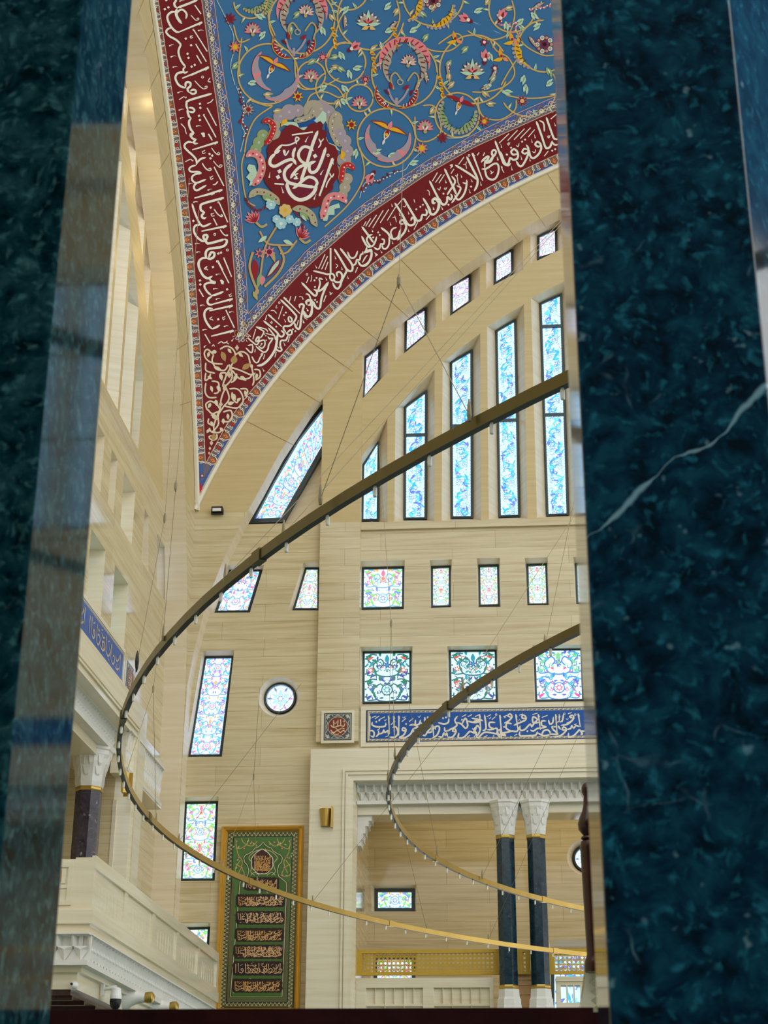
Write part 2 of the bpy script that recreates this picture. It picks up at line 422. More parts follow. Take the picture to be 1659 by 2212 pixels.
LEFTKEYS = ['t1', 't2', 't3', 't4', 't5', 's1', 's2', 's3', 's4', 's5', 'r2a', 'r2b', 'r2c', 'r2d', 'r3a', 'r3b', 'b', 'c']
def mirror_mb(mb):
    mb.v = [ML @ p for p in mb.v]; mb.f = [list(reversed(f)) for f in mb.f]; return mb
w = MB()
wall_mesh(w, LEFTKEYS, [[(PORT_L, 0.02), (PORT_L + 9, 0.02), (PORT_L + 9, PORT_TOP), (PORT_L, PORT_TOP)]])
w = bisect(w, ZSILL)
wall_left = build('wall_left', mirror_mb(w), AM); tag(wall_left, 'travertine side wall seen at a slant beyond the left marble pillar', 'wall', kind='structure')

# arch face between the painted vault and the inner arch: pier, spandrel and band
def arch_face():
    mb = MB()
    inner = []
    for x, z in reversed(CCURVE): inner.append((max(x, TX + 0.012), z))
    inner = [(TX + 0.012, 0.0)] + inner + ICURVE[1:]
    x = ICURVE[-1][0] + 0.6
    while x < CX: inner.append((x, arch_z(x) - 1.35)); x += 0.7
    rt = [(2 * CX - p[0], p[1]) for p in reversed(inner)]
    inner = inner + [(CX, arch_z(CX) - 1.35)] + rt
    N = len(inner)
    def outer(i):
        x, z = inner[i]
        t = i / (N - 1)
        return None
    # outer boundary: arch line sampled by the same count, then pier edge down to the floor
    arc = []
    n2 = 60
    for i in range(n2 + 1):
        a = math.pi - math.pi * i / n2
        zz = AZ0 + AB * math.sin(a); xx = CX + AA * math.cos(a)
        if zz >= arch_z(TX) - 1e-6 and abs(xx - CX) <= CX - TX: arc.append((xx, zz))
    out = [(TX, 0.0), (TX, arch_z(TX))] + arc + [(2 * CX - TX, arch_z(TX)), (2 * CX - TX, 0.0)]
    poly = out + list(reversed(inner))
    tri = tessellate_polygon([[Vector((p[0], p[1], 0)) for p in poly]])
    mb.mesh([(p[0], TY, p[1]) for p in poly], [tuple(t) for t in tri], 0)
    # reveal of the inner arch back to the wall
    m = len(inner)
    v = [(p[0], TY, p[1]) for p in inner] + [(p[0], YW + 0.01, p[1]) for p in inner]
    mb.mesh(v, [(i, i + 1, i + 1 + m, i + m) for i in range(m - 1)], 1)
    # back of the pier edge towards the outside
    mb.face([(TX, TY, 0), (TX, TY, arch_z(TX)), (TX, TY + 0.5, arch_z(TX)), (TX, TY + 0.5, 0)], 0)
    # joints of the arch stones
    for k_ in range(1, 24):
        x = TX + 0.3 + k_ * 0.62 + 0.02 * k_
        if x > 2 * CX - TX - 0.4: break
        z = arch_z(x); dz = (arch_z(x + 0.05) - arch_z(x - 0.05)) / 0.1
        nx, nz = dz / math.hypot(1, dz), -1 / math.hypot(1, dz)
        L = 1.22
        if z + nz * L < 12.35 + CZ + 0.15: continue
        a = (x + nx * 0.05, z + nz * 0.05); b_ = (x + nx * L, z + nz * L); t_ = (-nz * 0.006, nx * 0.006)
        mb.face([(a[0] - t_[0], TY - 0.004, a[1] - t_[1]), (b_[0] - t_[0], TY - 0.004, b_[1] - t_[1]), (b_[0] + t_[0], TY - 0.004, b_[1] + t_[1]), (a[0] + t_[0], TY - 0.004, a[1] + t_[1])], 2)
    return mb
def split_upper(mb):
    """stone below the springing, smooth tan above it"""
    zs = at(480, 1107, TY).z
    return zs
af = arch_face()
ZS = at(480, 1108, TY).z
# cut at the springing line so the two stones keep their own material
af = bisect(af, ZS)
AM = [M_TAN, M_REVEAL, M_LINE, M_STONE]
arch_b = build('trim_1', af, AM); tag(arch_b, 'broad tan stone arch face framing the end wall', 'arch', kind='structure')
af2 = bisect(arch_face(), ZS)
arch_l = build('trim_2', mirror_mb(af2), AM); tag(arch_l, 'tan stone arch face on the left, seen almost edge on', 'arch', kind='structure')

# pilaster
px0, px1 = at(690, 1227, YW - 0.14).x, at(777, 1300, YW - 0.14).x
p = MB()
ptop = [(px0, 7.9 + CZ), (px1, 7.9 + CZ), (px1, at(778, 830, YW - .14).z + 0.75), (px0, at(705, 840, YW - .14).z + 0.12)]
p.prism(ptop, YW - 0.14, YW + 0.02)
pil = build('trim_3', bisect(p, ZSILL), AM); tag(pil, 'flat stone pilaster beside the round window, rising into the arch', 'pilaster', kind='structure')
# sloping sill under the tall windows
p = MB()
za = at(900, 1128, YW).z
p.box((at(777, 1128).x, YW - 0.06, za - 0.16), (16.2, YW + 0.02, za - 0.02))
o = build('trim_4', p, M_STONE); tag(o, 'plain stone course under the tall slit windows', 'ledge', kind='structure')

# ------------------------------------------------------------ arabesque ornament
class Orn:
    """flat coloured shapes drawn in 2D and laid on a surface by fn(x, y, layer)"""
    def __init__(s, fn):
        s.mb = MB(); s.layer = 1; s.k = 0
        s.fn = lambda x, y, l: fn(x, y, l + 0.07 * (s.k % 9))
    def poly(s, pts, col, lay=None):
        l = s.layer if lay is None else lay; s.k += 1
        s.mb.face([s.fn(x, y, l) for x, y in pts], 0, col)
    def fan(s, c, pts, col, lay=None):
        l = s.layer if lay is None else lay; s.k += 1
        pc = s.fn(c[0], c[1], l); q = [s.fn(x, y, l) for x, y in pts]
        n = len(q); s.mb.mesh([pc] + q, [(0, 1 + i, 1 + (i + 1) % n) for i in range(n)], 0, col)
    def disc(s, x, y, r, col, lay=None, n=10, ry=None):
        ry = ry or r
        s.fan((x, y), [(x + r * math.cos(2 * math.pi * k / n), y + ry * math.sin(2 * math.pi * k / n)) for k in range(n)], col, lay)
    def ring(s, x, y, r, w, col, lay=None, n=14):
        s.ribbon([(x + r * math.cos(2 * math.pi * k / n), y + r * math.sin(2 * math.pi * k / n)) for k in range(n + 1)], w, col, lay, taper=0, smooth=False)
    def ribbon(s, pts, w, col, lay=None, taper=0.0, smooth=True, step=3.0, w1=None):
        l = s.layer if lay is None else lay; s.k += 1
        if smooth and len(pts) > 2: pts = catmull(pts, step)
        elif smooth and len(pts) == 2: pts = [(pts[0][0] + (pts[1][0] - pts[0][0]) * t / 6, pts[0][1] + (pts[1][1] - pts[0][1]) * t / 6) for t in range(7)]
        n = len(pts); A = []; B = []
        acc = [0.0]
        for i in range(1, n): acc.append(acc[-1] + math.hypot(pts[i][0] - pts[i - 1][0], pts[i][1] - pts[i - 1][1]))
        L = acc[-1] or 1
        for i in range(n):
            a = pts[max(i - 1, 0)]; b = pts[min(i + 1, n - 1)]
            dx, dy = b[0] - a[0], b[1] - a[1]; d = math.hypot(dx, dy) or 1
            t = acc[i] / L; ww = w if w1 is None else w + (w1 - w) * t
            if taper:
                e = min(t, 1 - t) * L / (taper * w)
                ww *= 0.25 + 0.75 * min(1, e)
            A.append((pts[i][0] - dy / d * ww / 2, pts[i][1] + dx / d * ww / 2)); B.append((pts[i][0] + dy / d * ww / 2, pts[i][1] - dx / d * ww / 2))
        v = [s.fn(x, y, l + .5 * i / n) for i, (x, y) in enumerate(A)] + [s.fn(x, y, l + .5 * i / n) for i, (x, y) in enumerate(B)]
        s.mb.mesh(v, [(i, i + 1, i + 1 + n, i + n) for i in range(n - 1)], 0, col)
    def leaf(s, x, y, L, w, a, col, lay=None, bend=0.0):
        ca, sa = math.cos(a), math.sin(a); up = []; dn = []
        for k in range(7):
            t = k / 6; q = math.sin(math.pi * t ** 0.8) * w / 2; yy = bend * L * t * t
            up.append((t * L, yy + q)); dn.append((t * L, yy - q))
        pts = up + dn[-2:0:-1]
        s.poly([(x + ca * p - sa * q, y + sa * p + ca * q) for p, q in pts], col, lay)
    def flower(s, x, y, r, n, col, cc, a0=0.0, lay=None, inner=0.45, tip=0.9):
        l = s.layer if lay is None else lay; s.k += 1
        pts = []
        for k in range(n * 2):
            rr = r if k % 2 == 0 else r * inner
            pts.append((x + rr * math.cos(a0 + math.pi * k / n), y + rr * math.sin(a0 + math.pi * k / n)))
        s.fan((x, y), pts, col, l)
        s.disc(x, y, r * 0.38, cc, l + 1, 8)
def catmull(P, step=3.0):
    out = []
    n = len(P)
    for i in range(n - 1):
        p0 = P[i - 1] if i else P[0]; p1 = P[i]; p2 = P[i + 1]; p3 = P[i + 2] if i + 2 < n else P[-1]
        m = max(2, int(math.hypot(p2[0] - p1[0], p2[1] - p1[1]) / step))
        for k in range(m):
            t = k / m; t2 = t * t; t3 = t2 * t
            out.append(tuple(0.5 * (2 * b + (c - a) * t + (2 * a - 5 * b + 4 * c - d) * t2 + (3 * b - a - 3 * c + d) * t3) for a, b, c, d in zip(p0, p1, p2, p3)))
    out.append(P[-1]); return out

PAL = {
    'cool': dict(bg=(190, 228, 252), stem=(96, 160, 215), a=(40, 170, 225), b=(90, 110, 215), c=(150, 120, 230), d=(70, 215, 225)),
    'cool2': dict(bg=(206, 230, 252), stem=(110, 160, 220), a=(60, 185, 220), b=(130, 110, 220), c=(230, 110, 150), d=(250, 170, 120)),
    'upper': dict(bg=(222, 230, 244), stem=(120, 150, 205), a=(240, 150, 150), b=(175, 60, 225), c=(110, 170, 225), d=(150, 215, 190)),
    'garden': dict(bg=(214, 236, 238), stem=(110, 170, 200), a=(120, 205, 90), b=(245, 160, 80), c=(110, 130, 220), d=(225, 110, 150)),
    'deep': dict(bg=(190, 226, 234), stem=(36, 92, 100), a=(20, 110, 84), b=(60, 60, 150), c=(190, 80, 70), d=(30, 130, 150)),
    'deep2': dict(bg=(206, 238, 250), stem=(60, 120, 190), a=(60, 170, 190), b=(90, 90, 200), c=(220, 70, 130), d=(110, 190, 130)),
}
def glass_pattern(pa, pal, seed, y=None):
    """stained glass pane: symmetrical scrolls, leaves and rosettes drawn in the pane's own coordinates"""
    P = {k_: rgb(*v) for k_, v in PAL[pal].items()}
    rnd = random.Random(seed); Y = GL if y is None else y
    (bl, br, tr, tl) = pa[:4]
    W = math.hypot(br[0] - bl[0], br[1] - bl[1]); H = (math.hypot(tl[0] - bl[0], tl[1] - bl[1]) + math.hypot(tr[0] - br[0], tr[1] - br[1])) / 2
    asp = H / W
    def fn(u, v, l):
        s_, t_ = u, v / asp
        x = (bl[0] * (1 - s_) + br[0] * s_) * (1 - t_) + (tl[0] * (1 - s_) + tr[0] * s_) * t_
        z = (bl[1] * (1 - s_) + br[1] * s_) * (1 - t_) + (tl[1] * (1 - s_) + tr[1] * s_) * t_
        return (x, Y - 0.002 * l, z)
    o = Orn(fn)
    nseg = max(1, int(asp * 3))
    for k_ in range(nseg):
        o.poly([(0, asp * k_ / nseg), (1, asp * k_ / nseg), (1, asp * (k_ + 1) / nseg), (0, asp * (k_ + 1) / nseg)], P['bg'], 0)
    # border of small beads
    nb = int(asp * 12)
    for k_ in range(nb):
        v = asp * (k_ + 0.5) / nb
        for u in (0.035, 0.965): o.disc(u, v, 0.022, P['stem'] if k_ % 2 else P['bg'], 1, 6)
    slim = asp > 2.6 and pal != 'cool2'
    unit = 0.92 if slim else (1.0 / max(1, round(1 / 1.0)))
    n = max(1, round(asp / (0.95 if slim else 0.62))); h = asp / n
    cols = ['a', 'b', 'c', 'd']
    ne = int(asp * (34 if slim else 36))
    for k_ in range(ne):                              # small leaves and tendrils between the main motifs, mirrored about the middle
        u = rnd.uniform(.08, .47); v = rnd.uniform(.05, asp - .05); a = rnd.uniform(0, 6.28); c = P[rnd.choice(['a', 'd', 'b', 'stem', 'c'] if not slim else ['a', 'd', 'stem', 'b', 'stem'])]; q_ = rnd.random()
        for sg in ((-1, 1) if not slim else ((-1,) if k_ % 2 else (1,))):
            X0 = .5 + sg * (.5 - u); aa = a if sg > 0 else math.pi - a
            if q_ < .55: o.leaf(X0, v, rnd.uniform(.08, .13) if slim else .10, .045, aa, c, 1, .3 * sg)
            else: o.ribbon([(X0, v), (X0 + .06 * math.cos(aa), v + .06 * math.sin(aa)), (X0 + .09 * math.cos(aa + sg * .9), v + .09 * math.sin(aa + sg * .9))], .018, c, 1, step=.04)
    for i in range(n):
        v0 = i * h
        if slim:
            # one wandering vine with leaves and blossoms
            sg = 1 if (i + seed) % 2 else -1
            pts = [(0.5 + sg * 0.34 * math.sin(t * math.pi / 4 * 2), v0 + h * t / 4) for t in range(5)]
            o.ribbon(pts, 0.05, P['stem'], 1, step=0.07)
            for j in range(7):
                t = (j + 0.5) / 7; x = 0.5 + sg * 0.34 * math.sin(t * math.pi * 2); yv = v0 + h * t
                a = rnd.uniform(0, 6.28)
                for q in range(2):
                    aa = a + q * 2.2
                    if 0.1 < x + 0.26 * math.cos(aa) < 0.9:
                        o.leaf(x, yv, rnd.uniform(0.2, 0.34), rnd.uniform(0.08, 0.14), aa, P[rnd.choice(['a', 'a', 'd', 'b'])], 2, rnd.uniform(-.5, .5))
                if j % 3 == 1: o.flower(0.5 - sg * rnd.uniform(0.05, .22), yv, 0.13, 5, P[rnd.choice(['b', 'c'])], P['bg'], a, 3)
                o.ribbon([(x, yv), (0.5 - sg * 0.2, yv + 0.12), (0.5 - sg * 0.3, yv - 0.03), (0.5 - sg * .18, yv - .08)], 0.03, P['stem'], 1, step=0.06)
        else:
            c1, c2, c3 = rnd.choice(cols), rnd.choice(cols), rnd.choice(cols)
            vc = v0 + h * 0.5
            for sg in (-1, 1):
                X = lambda q: 0.5 + sg * q
                o.ribbon([(X(0), v0 + .02), (X(.22), v0 + h * .12), (X(.30), vc), (X(.14), vc + h * .25), (X(.07), vc + h * .05), (X(.16), vc - h * .1)], 0.032, P['stem'], 1, step=0.05)
                o.ribbon([(X(.30), vc), (X(.43), vc + h * .28), (X(.36), vc + h * .44), (X(.22), vc + h * .42)], 0.03, P['stem'], 1, step=0.05)
                o.ribbon([(X(.22), v0 + h * .12), (X(.42), v0 + h * .1), (X(.44), v0 + h * .35)], 0.03, P['stem'], 1, step=0.05)
                for q, vv, an, c in ((.24, .2, .9, 'a'), (.36, .45, 1.9, 'd'), (.2, .62, .3, 'a'), (.42, .72, 2.4, c1), (.14, .85, 1.2, c2), (.33, .9, -.4, 'a'), (.44, .12, 2.2, c3)):
                    o.leaf(X(q), v0 + h * vv, .15, .062, an if sg > 0 else math.pi - an, P[c], 2, .25 * sg)
                o.flower(X(.36), v0 + h * (.3 if i % 2 else .62), .085, 6, P[c1 if c1 != 'a' else 'b'], P['bg'], 0.3, 3)
                o.flower(X(.17), v0 + h * .42, .055, 5, P[c3], P['bg'], 0.3, 3)
            if i % 2 == 0:
                o.disc(.5, vc, .13, P['stem'], 3, 12); o.disc(.5, vc, .105, P['bg'], 4, 12); o.flower(.5, vc, .10, 7, P['c' if pal != 'deep' else 'd'], P['bg'], .2, 5)
            else:
                o.flower(.5, vc, .10, 6, P['b'], P['d'], .2, 3)
                o.leaf(.5, vc + .05, .2, .1, math.pi / 2, P['d'], 2)
    return o.mb

def inset_poly(poly, d):
    n = len(poly); area = sum(poly[i][0] * poly[(i + 1) % n][1] - poly[(i + 1) % n][0] * poly[i][1] for i in range(n))
    sg = 1 if area > 0 else -1; out = []
    for i in range(n):
        a, b, c = Vector(poly[i - 1]), Vector(poly[i]), Vector(poly[(i + 1) % n])
        e1, e2 = (b - a).normalized(), (c - b).normalized()
        n1, n2 = Vector((-e1.y, e1.x)) * sg, Vector((-e2.y, e2.x)) * sg
        k_ = (n1 + n2); s_ = 1 + n1.dot(n2)
        out.append(tuple(b + k_ * (d / max(s_, .4))))
    return out
WN = [0]
def make_window(key, label, group):
    d = WIN[key]; pa = d['pa']; WN[0] += 1
    seed = sum(ord(ch) for ch in key)
    fr = MB()
    outer = inset_poly(pa, -0.012); inn = inset_poly(pa, 0.03 if key[0] in 'tsh' else 0.034)
    fr.sleeve(outer, GL - 0.05, inn, GL - 0.05); fr.sleeve(inn, GL - 0.05, inn, GL + 0.02); fr.sleeve(outer, GL - 0.05, outer, GL + 0.02); fr.sleeve(outer, GL + 0.02, inn, GL + 0.02)
    fr.sleeve(inset_poly(pa, 0.006), GL - 0.07, inset_poly(pa, 0.02), GL - 0.07); fr.sleeve(inset_poly(pa, 0.006), GL - 0.07, inset_poly(pa, 0.006), GL - 0.05); fr.sleeve(inset_poly(pa, 0.02), GL - 0.07, inset_poly(pa, 0.02), GL - 0.05)
    root = build('window_%d' % WN[0], fr, M_FRAME); tag(root, label, 'window', group, 'structure')
    build('stained_glass_pane', glass_pattern(inset_poly(pa, 0.022), d['pal'], seed), M_GLASS, root)
    (bl, br, tr, tl) = pa
    for f in d['mull']:
        z0 = bl[1] + (min(tl[1], tr[1]) - bl[1]) * f if f > 0 else 0
        ta = (z0 - bl[1]) / (tl[1] - bl[1]); tb = (z0 - br[1]) / (tr[1] - br[1])
        xa, xb = bl[0] + (tl[0] - bl[0]) * ta + .02, br[0] + (tr[0] - br[0]) * tb - .02
        q = MB(); q.box((xa, GL - 0.05, z0 - 0.028), (xb, GL + .01, z0 + 0.028)); build('mullion', q, M_FRAME, root)
    return root
ORDN = ['first', 'second', 'third', 'fourth', 'fifth']
WOBJ = {}
for i in range(5):
    WOBJ['t%d' % (i + 1)] = make_window('t%d' % (i + 1), 'tall blue-patterned slit window, %s from the pilaster, on the end wall' % ORDN[i], 'tall slit windows of the end wall')
    WOBJ['s%d' % (i + 1)] = make_window('s%d' % (i + 1), 'short slanted window under the arch, above the %s tall slit window' % ORDN[i], 'short slanted windows under the arch')
for key, t in (('r2a', 'wide stained glass window beside the pilaster, in the row below the slit windows'), ('r2b', 'narrow stained glass window, first one right of the wide one'),
               ('r2c', 'narrow stained glass window with a turquoise flower pair, second right of the wide one'), ('r2d', 'narrow stained glass window, third right of the wide one'), ('r2e', 'narrow stained glass window half hidden at the marble pillar edge')):
    WOBJ[key] = make_window(key, t, 'small windows in a row on the end wall')
for key, t in (('r3a', 'square dark green and violet window above the left end of the blue inscription'), ('r3b', 'square green stained glass window crossed by the small chandelier ring'), ('r3c', 'square pale blue window above the right end of the blue inscription')):
    WOBJ[key] = make_window(key, t, 'square windows above the blue inscription')
for key, t in (('b', 'leaning pale blue window crossed by the large chandelier ring'), ('c', 'small green and pink wedge window touching the pilaster'), ('d', 'tall leaning turquoise window left of the round window'),
               ('e', 'bright window with red and green leaves beside the gold framed panel'), ('f', 'lowest window at the arch foot, half hidden by the balcony')):
    WOBJ[key] = make_window(key, t, 'windows along the foot of the arch')
for i in range(len(HID)):
    WOBJ['h%d' % (i + 1)] = make_window('h%d' % (i + 1), 'tall slit window beyond the right marble pillar, seen only mirrored in polished marble', 'slit windows beyond the pillar')
# leaning big window
WN[0] += 1
fr = MB(); a_, b_ = inset_poly(BIGPA, -0.02), inset_poly(BIGPA, 0.075)
fr.sleeve(a_, GL - 0.1, b_, GL - 0.1); fr.sleeve(b_, GL - 0.1, b_, GL + .02); fr.sleeve(a_, GL - 0.1, a_, GL + 0.02)
root = build('window_%d' % WN[0], fr, M_FRAME); tag(root, 'large leaning blue window following the arch, left of the pilaster', 'window', 'windows along the foot of the arch', 'structure')
q = inset_poly(BIGPA, 0.04); quad = [q[0], q[1], q[2], q[3]]
g = MB(); tr_ = tessellate_polygon([[Vector((p_[0], p_[1], 0)) for p_ in q]])
g.mesh([(p_[0], GL + 0.004, p_[1]) for p_ in q], [tuple(t) for t in tr_], 0, rgb(*PAL['cool']['bg']))
gp = glass_pattern([q[0], q[1], q[2], q[3]], 'cool2', 5)
# follow the curve: keep only shapes that fall inside the pane
def inside(pt, poly):
    c = False; n = len(poly)
    for i in range(n):
        (x1, z1), (x2, z2) = poly[i], poly[i - 1]
        if (z1 > pt[1]) != (z2 > pt[1]) and pt[0] < (x2 - x1) * (pt[1] - z1) / (z2 - z1) + x1: c = not c
    return c
for f, c in zip(gp.f, gp.c):
    pts = [gp.v[i] for i in f]
    if all(inside((p_.x, p_.z), q) for p_ in pts): g.face(pts, 0, c)
build('stained_glass_pane', g, M_GLASS, root)
# round window
WN[0] += 1
fr = MB(); fr.sleeve(circle(RCP, .31), GL - .08, circle(RCP, .275), GL - .08); fr.sleeve(circle(RCP, .275), GL - .08, circle(RCP, .275), GL + .03); fr.sleeve(circle(RCP, .31), GL - .08, circle(RCP, .31), GL + .03)
root = build('window_%d' % WN[0], fr, M_FRAME); tag(root, 'small round window with a pale rosette, left of the pilaster', 'window', kind='structure')
def rosette(c, r, y):
    o = Orn(lambda u, v, l: (c.x + u * r, y - .002 * l, c.z + v * r))
    o.disc(0, 0, 1, rgb(236, 246, 255), 0, 28); st = rgb(110, 160, 215); dk = rgb(90, 120, 170)
    o.ring(0, 0, .93, .05, st, 1, 28); o.ring(0, 0, .16, .05, st, 2)
    for k_ in range(6):
        a = math.pi / 6 + k_ * math.pi / 3
        o.ring(.46 * math.cos(a), .46 * math.sin(a), .30, .035, st, 1, 16); o.leaf(.2 * math.cos(a), .2 * math.sin(a), .5, .2, a, rgb(150, 205, 240), 2)
        o.leaf(.62 * math.cos(a + .5), .62 * math.sin(a + .5), .3, .16, a + .5, dk if k_ < 3 else rgb(200, 130, 210), 2)
    return o.mb
build('stained_glass_pane', rosette(RCP, .285, GL), M_GLASS, root)
# the same windows on the left wall, seen almost edge on
LLAB = {'t': 'tall slit window deep between fins on the left side wall, {} from the corner', 's': 'short slanted window high on the left side wall, {} from the corner',
        'r2a': 'pale recessed window on the left side wall, second from the corner', 'r2b': 'pale recessed window on the left side wall, third from the corner', 'r2c': 'pale recessed window on the left side wall, fourth from the corner',
        'r2d': 'pale recessed window on the left side wall, nearest the marble pillar', 'r3a': 'dark green window in a deep recess above the left blue inscription', 'r3b': 'recessed square window at the edge of the left marble pillar',
        'b': 'recessed window at the far end of the left side wall', 'c': 'wedge window on the left side wall, first beside the corner recess'}
for key in LEFTKEYS:
    c = mirror_copy(WOBJ[key]); WN[0] += 1; c.name = 'window_%d' % WN[0]
    c['label'] = LLAB.get(key) or LLAB[key[0]].format(ORDN[int(key[1]) - 1]); c['group'] = 'windows of the left side wall'
# ------------------------------------------------------------ floor and rear
f = MB(); f.box((-16, -8, -0.1), (30, 36, 0.0)); floor = build('floor', f, M_CARPET); tag(floor, 'carpeted floor of the prayer hall, below the picture', 'floor', kind='structure')
f = MB(); f.box((-12, -6.3, 0), (12, -6, 13)); o = build('wall_rear', f, M_DARKROOM); tag(o, 'dark panelled wall behind the viewer, mirrored in the marble', 'wall', kind='structure')

# ------------------------------------------------------------ portal surround on the end wall
ZP = at(674, 1618, YW - .28).z            # top of the portal block
XPL = at(671, 1640, YW - .28).x
PF = YW - 0.28
def portal(depth_back, right):
    mb = MB()
    out = [(XPL, 0), (XPL, ZP), (right, ZP), (right, 0)]
    oL, oT = at(763, 1690, PF).x, at(770, 1686, PF).z
    oR = right - 0.7
    poly = [(XPL, 0), (XPL, ZP), (right, ZP), (right, 0), (oR, 0), (oR, oT), (oL, oT), (oL, 0)]
    mb.prism(poly, PF, YW + .02, 0)
    # chamfer towards the opening
    a = [(oL, 0), (oL, oT), (oR, oT), (oR, 0)]; iL, iT = at(772, 1700, YW).x, at(772, 1694, YW).z; iR = oR - (iL - oL)
    b = [(iL, 0), (iL, iT), (iR, iT), (iR, 0)]
    for i in range(3):
        mb.face([(a[i][0], PF, a[i][1]), (a[i + 1][0], PF, a[i + 1][1]), (b[i + 1][0], YW + .02, b[i + 1][1]), (b[i][0], YW + .02, b[i][1])], 0)
    # two fine mouldings
    for (x, y, wdt) in ((739, 1662, .035), (746, 1670, .035)):
        xl, zt = at(x, 1800, PF).x - 0.0, at(x, y, PF).z
        mb.box((xl, PF - .03, 0), (xl + wdt, PF + .01, zt)); mb.box((xl, PF - .03, zt - wdt), (right - .45, PF + .01, zt))
    return mb
po = build('trim_5', portal(2, 2 * CX - XPL), M_PALE); tag(po, 'pale moulded stone surround of the gallery opening', 'portal', kind='structure')
pl = build('trim_6', mirror_mb(portal(2, XPL + 10)), M_PALE); tag(pl, 'pale moulded stone surround on the left side wall', 'portal', kind='structure')

# muqarnas frieze: rows of little niches over a row of pointed drops
def frieze(x0, x1, zt, zb, y0, unit):
    mb = MB(); n = max(1, round((x1 - x0) / unit)); u = (x1 - x0) / n; h = zt - zb
    mb.box((x0, y0 - .02, zt - .04 * h), (x1, y0 + .16, zt), 0)
    mb.box((x0, y0 + .10, zb), (x1, y0 + .16, zt), 0)
    zm = zt - .50 * h
    for i in range(n):
        a = x0 + i * u; b = a + u; c = (a + b) / 2
        # upper cell: two facets meeting at a ridge, hollow arch head
        mb.mesh([(a, y0, zt - .04 * h), (c - u * .28, y0 + .10, zt - .12 * h), (c - u * .2, y0 + .10, zm), (a, y0 + .04, zm + .04 * h), (b, y0, zt - .04 * h), (c + u * .28, y0 + .10, zt - .12 * h), (c + u * .2, y0 + .10, zm), (b, y0 + .04, zm + .04 * h), (c, y0 + .09, zt - .1 * h)],
                [(0, 3, 2, 1), (4, 5, 6, 7), (0, 1, 8), (8, 5, 4), (0, 8, 4)], 0)
        # drop: pointed leaf
        zc = zm - .1 * h
        mb.mesh([(a, y0 + .05, zm + .05 * h), (b, y0 + .05, zm + .05 * h), (c, y0 + .01, zm - .08 * h), (c, y0 + .07, zb + .02 * h), (a + u * .1, y0 + .09, zc), (b - u * .1, y0 + .09, zc)],
                [(0, 2, 1), (0, 4, 2), (2, 5, 1), (4, 3, 2), (2, 3, 5)], 0)
    mb.box((x0, y0 + .0, zb - .05), (x1, y0 + .16, zb + .01), 0)
    return mb
FZT, FZB = at(776, 1694, YW).z, at(774, 1733, YW).z
fz = build('muqarnas_frieze', frieze(PORT_L, PORT_R, FZT, FZB, YW - .06, .155), M_CARVE); tag(fz, 'white carved muqarnas frieze across the gallery opening', 'frieze')
fl = build('muqarnas_frieze', mirror_mb(frieze(PORT_L, PORT_L + 9, FZT, FZB, YW - .06, .155)), M_CARVE); tag(fl, 'white carved frieze on the left side wall, above the purple column', 'frieze')
# lintel over the columns
l = MB(); l.box((PORT_L, YW + .1, FZB - .22), (PORT_R, YW + .75, FZT + .1)); lt = build('trim_7', l, M_PALE); tag(lt, 'cream lintel with plain soffit above the twin columns', 'lintel', kind='structure')
l = MB(); l.box((PORT_L, YW + .1, FZB - .22), (PORT_L + 9, YW + .75, FZT + .1)); lt2 = build('trim_8', mirror_mb(l), M_PALE); tag(lt2, 'cream lintel above the purple column on the left', 'lintel', kind='structure')

# gallery room behind the opening
GY = 32.6
G1P = uz([(811.6, 1968), (894.7, 1968), (894.7, 1922.8), (811.6, 1922.8)], GY + .3); G1O = uz([(802.7, 1969), (899, 1969), (899, 1911), (802.7, 1911)], GY)
G2P = uz([(810, 2134), (895, 2134), (895, 2068), (810, 2068)], GY + .3); G2O = uz([(801, 2134), (900, 2134), (900, 2056), (801, 2056)], GY)
G3P = uz([(1192, 2190), (1340, 2190), (1340, 2058), (1192, 2058)], GY + .3); G3O = uz([(1186, 2190), (1346, 2190), (1346, 2030), (1186, 2030)], GY)
GRC = at(1264, 1852, GY); GRO = circle(GRC, .36, 28); GRP0 = at(1266, 1856, GY + .3); GRP = circle(GRP0, .25, 28)
g = MB(); gx0, gx1 = PORT_L - .0, PORT_R
zt = PORT_TOP + .4; zf = at(700, 2187, YW).z - .6
g.holes([(gx0, zf), (gx1, zf), (gx1, zt), (gx0, zt)], [G1O, G2O, G3O, GRO], GY, 0)
for op, pa in ((G1O, G1P), (G2O, G2P), (G3O, G3P), (GRO, GRP)): g.sleeve(op, GY, pa, GY + .33, 1)
gw = build('wall_gallery', g, [M_STONE, M_REVEAL]); tag(gw, 'stone back wall of the gallery behind the columns', 'wall', kind='structure')
g = MB(); g.box((gx0 - .2, YW, zf), (gx0, GY, zt)); gs = build('wall_gallery_side', g, M_STONE); tag(gs, 'side wall of the gallery at the jamb', 'wall', kind='structure')
g = MB(); g.box((gx0, YW + .3, zt), (gx1, GY, zt + .15)); gs = build('ceiling_gallery', g, M_TAN); tag(gs, 'ceiling of the gallery', 'ceiling', kind='structure')
g = MB(); g.box((gx0, YW + .3, zf - .15), (gx1, GY, zf)); gs = build('floor_gallery', g, M_TAN); tag(gs, 'floor of the gallery', 'floor', kind='structure')
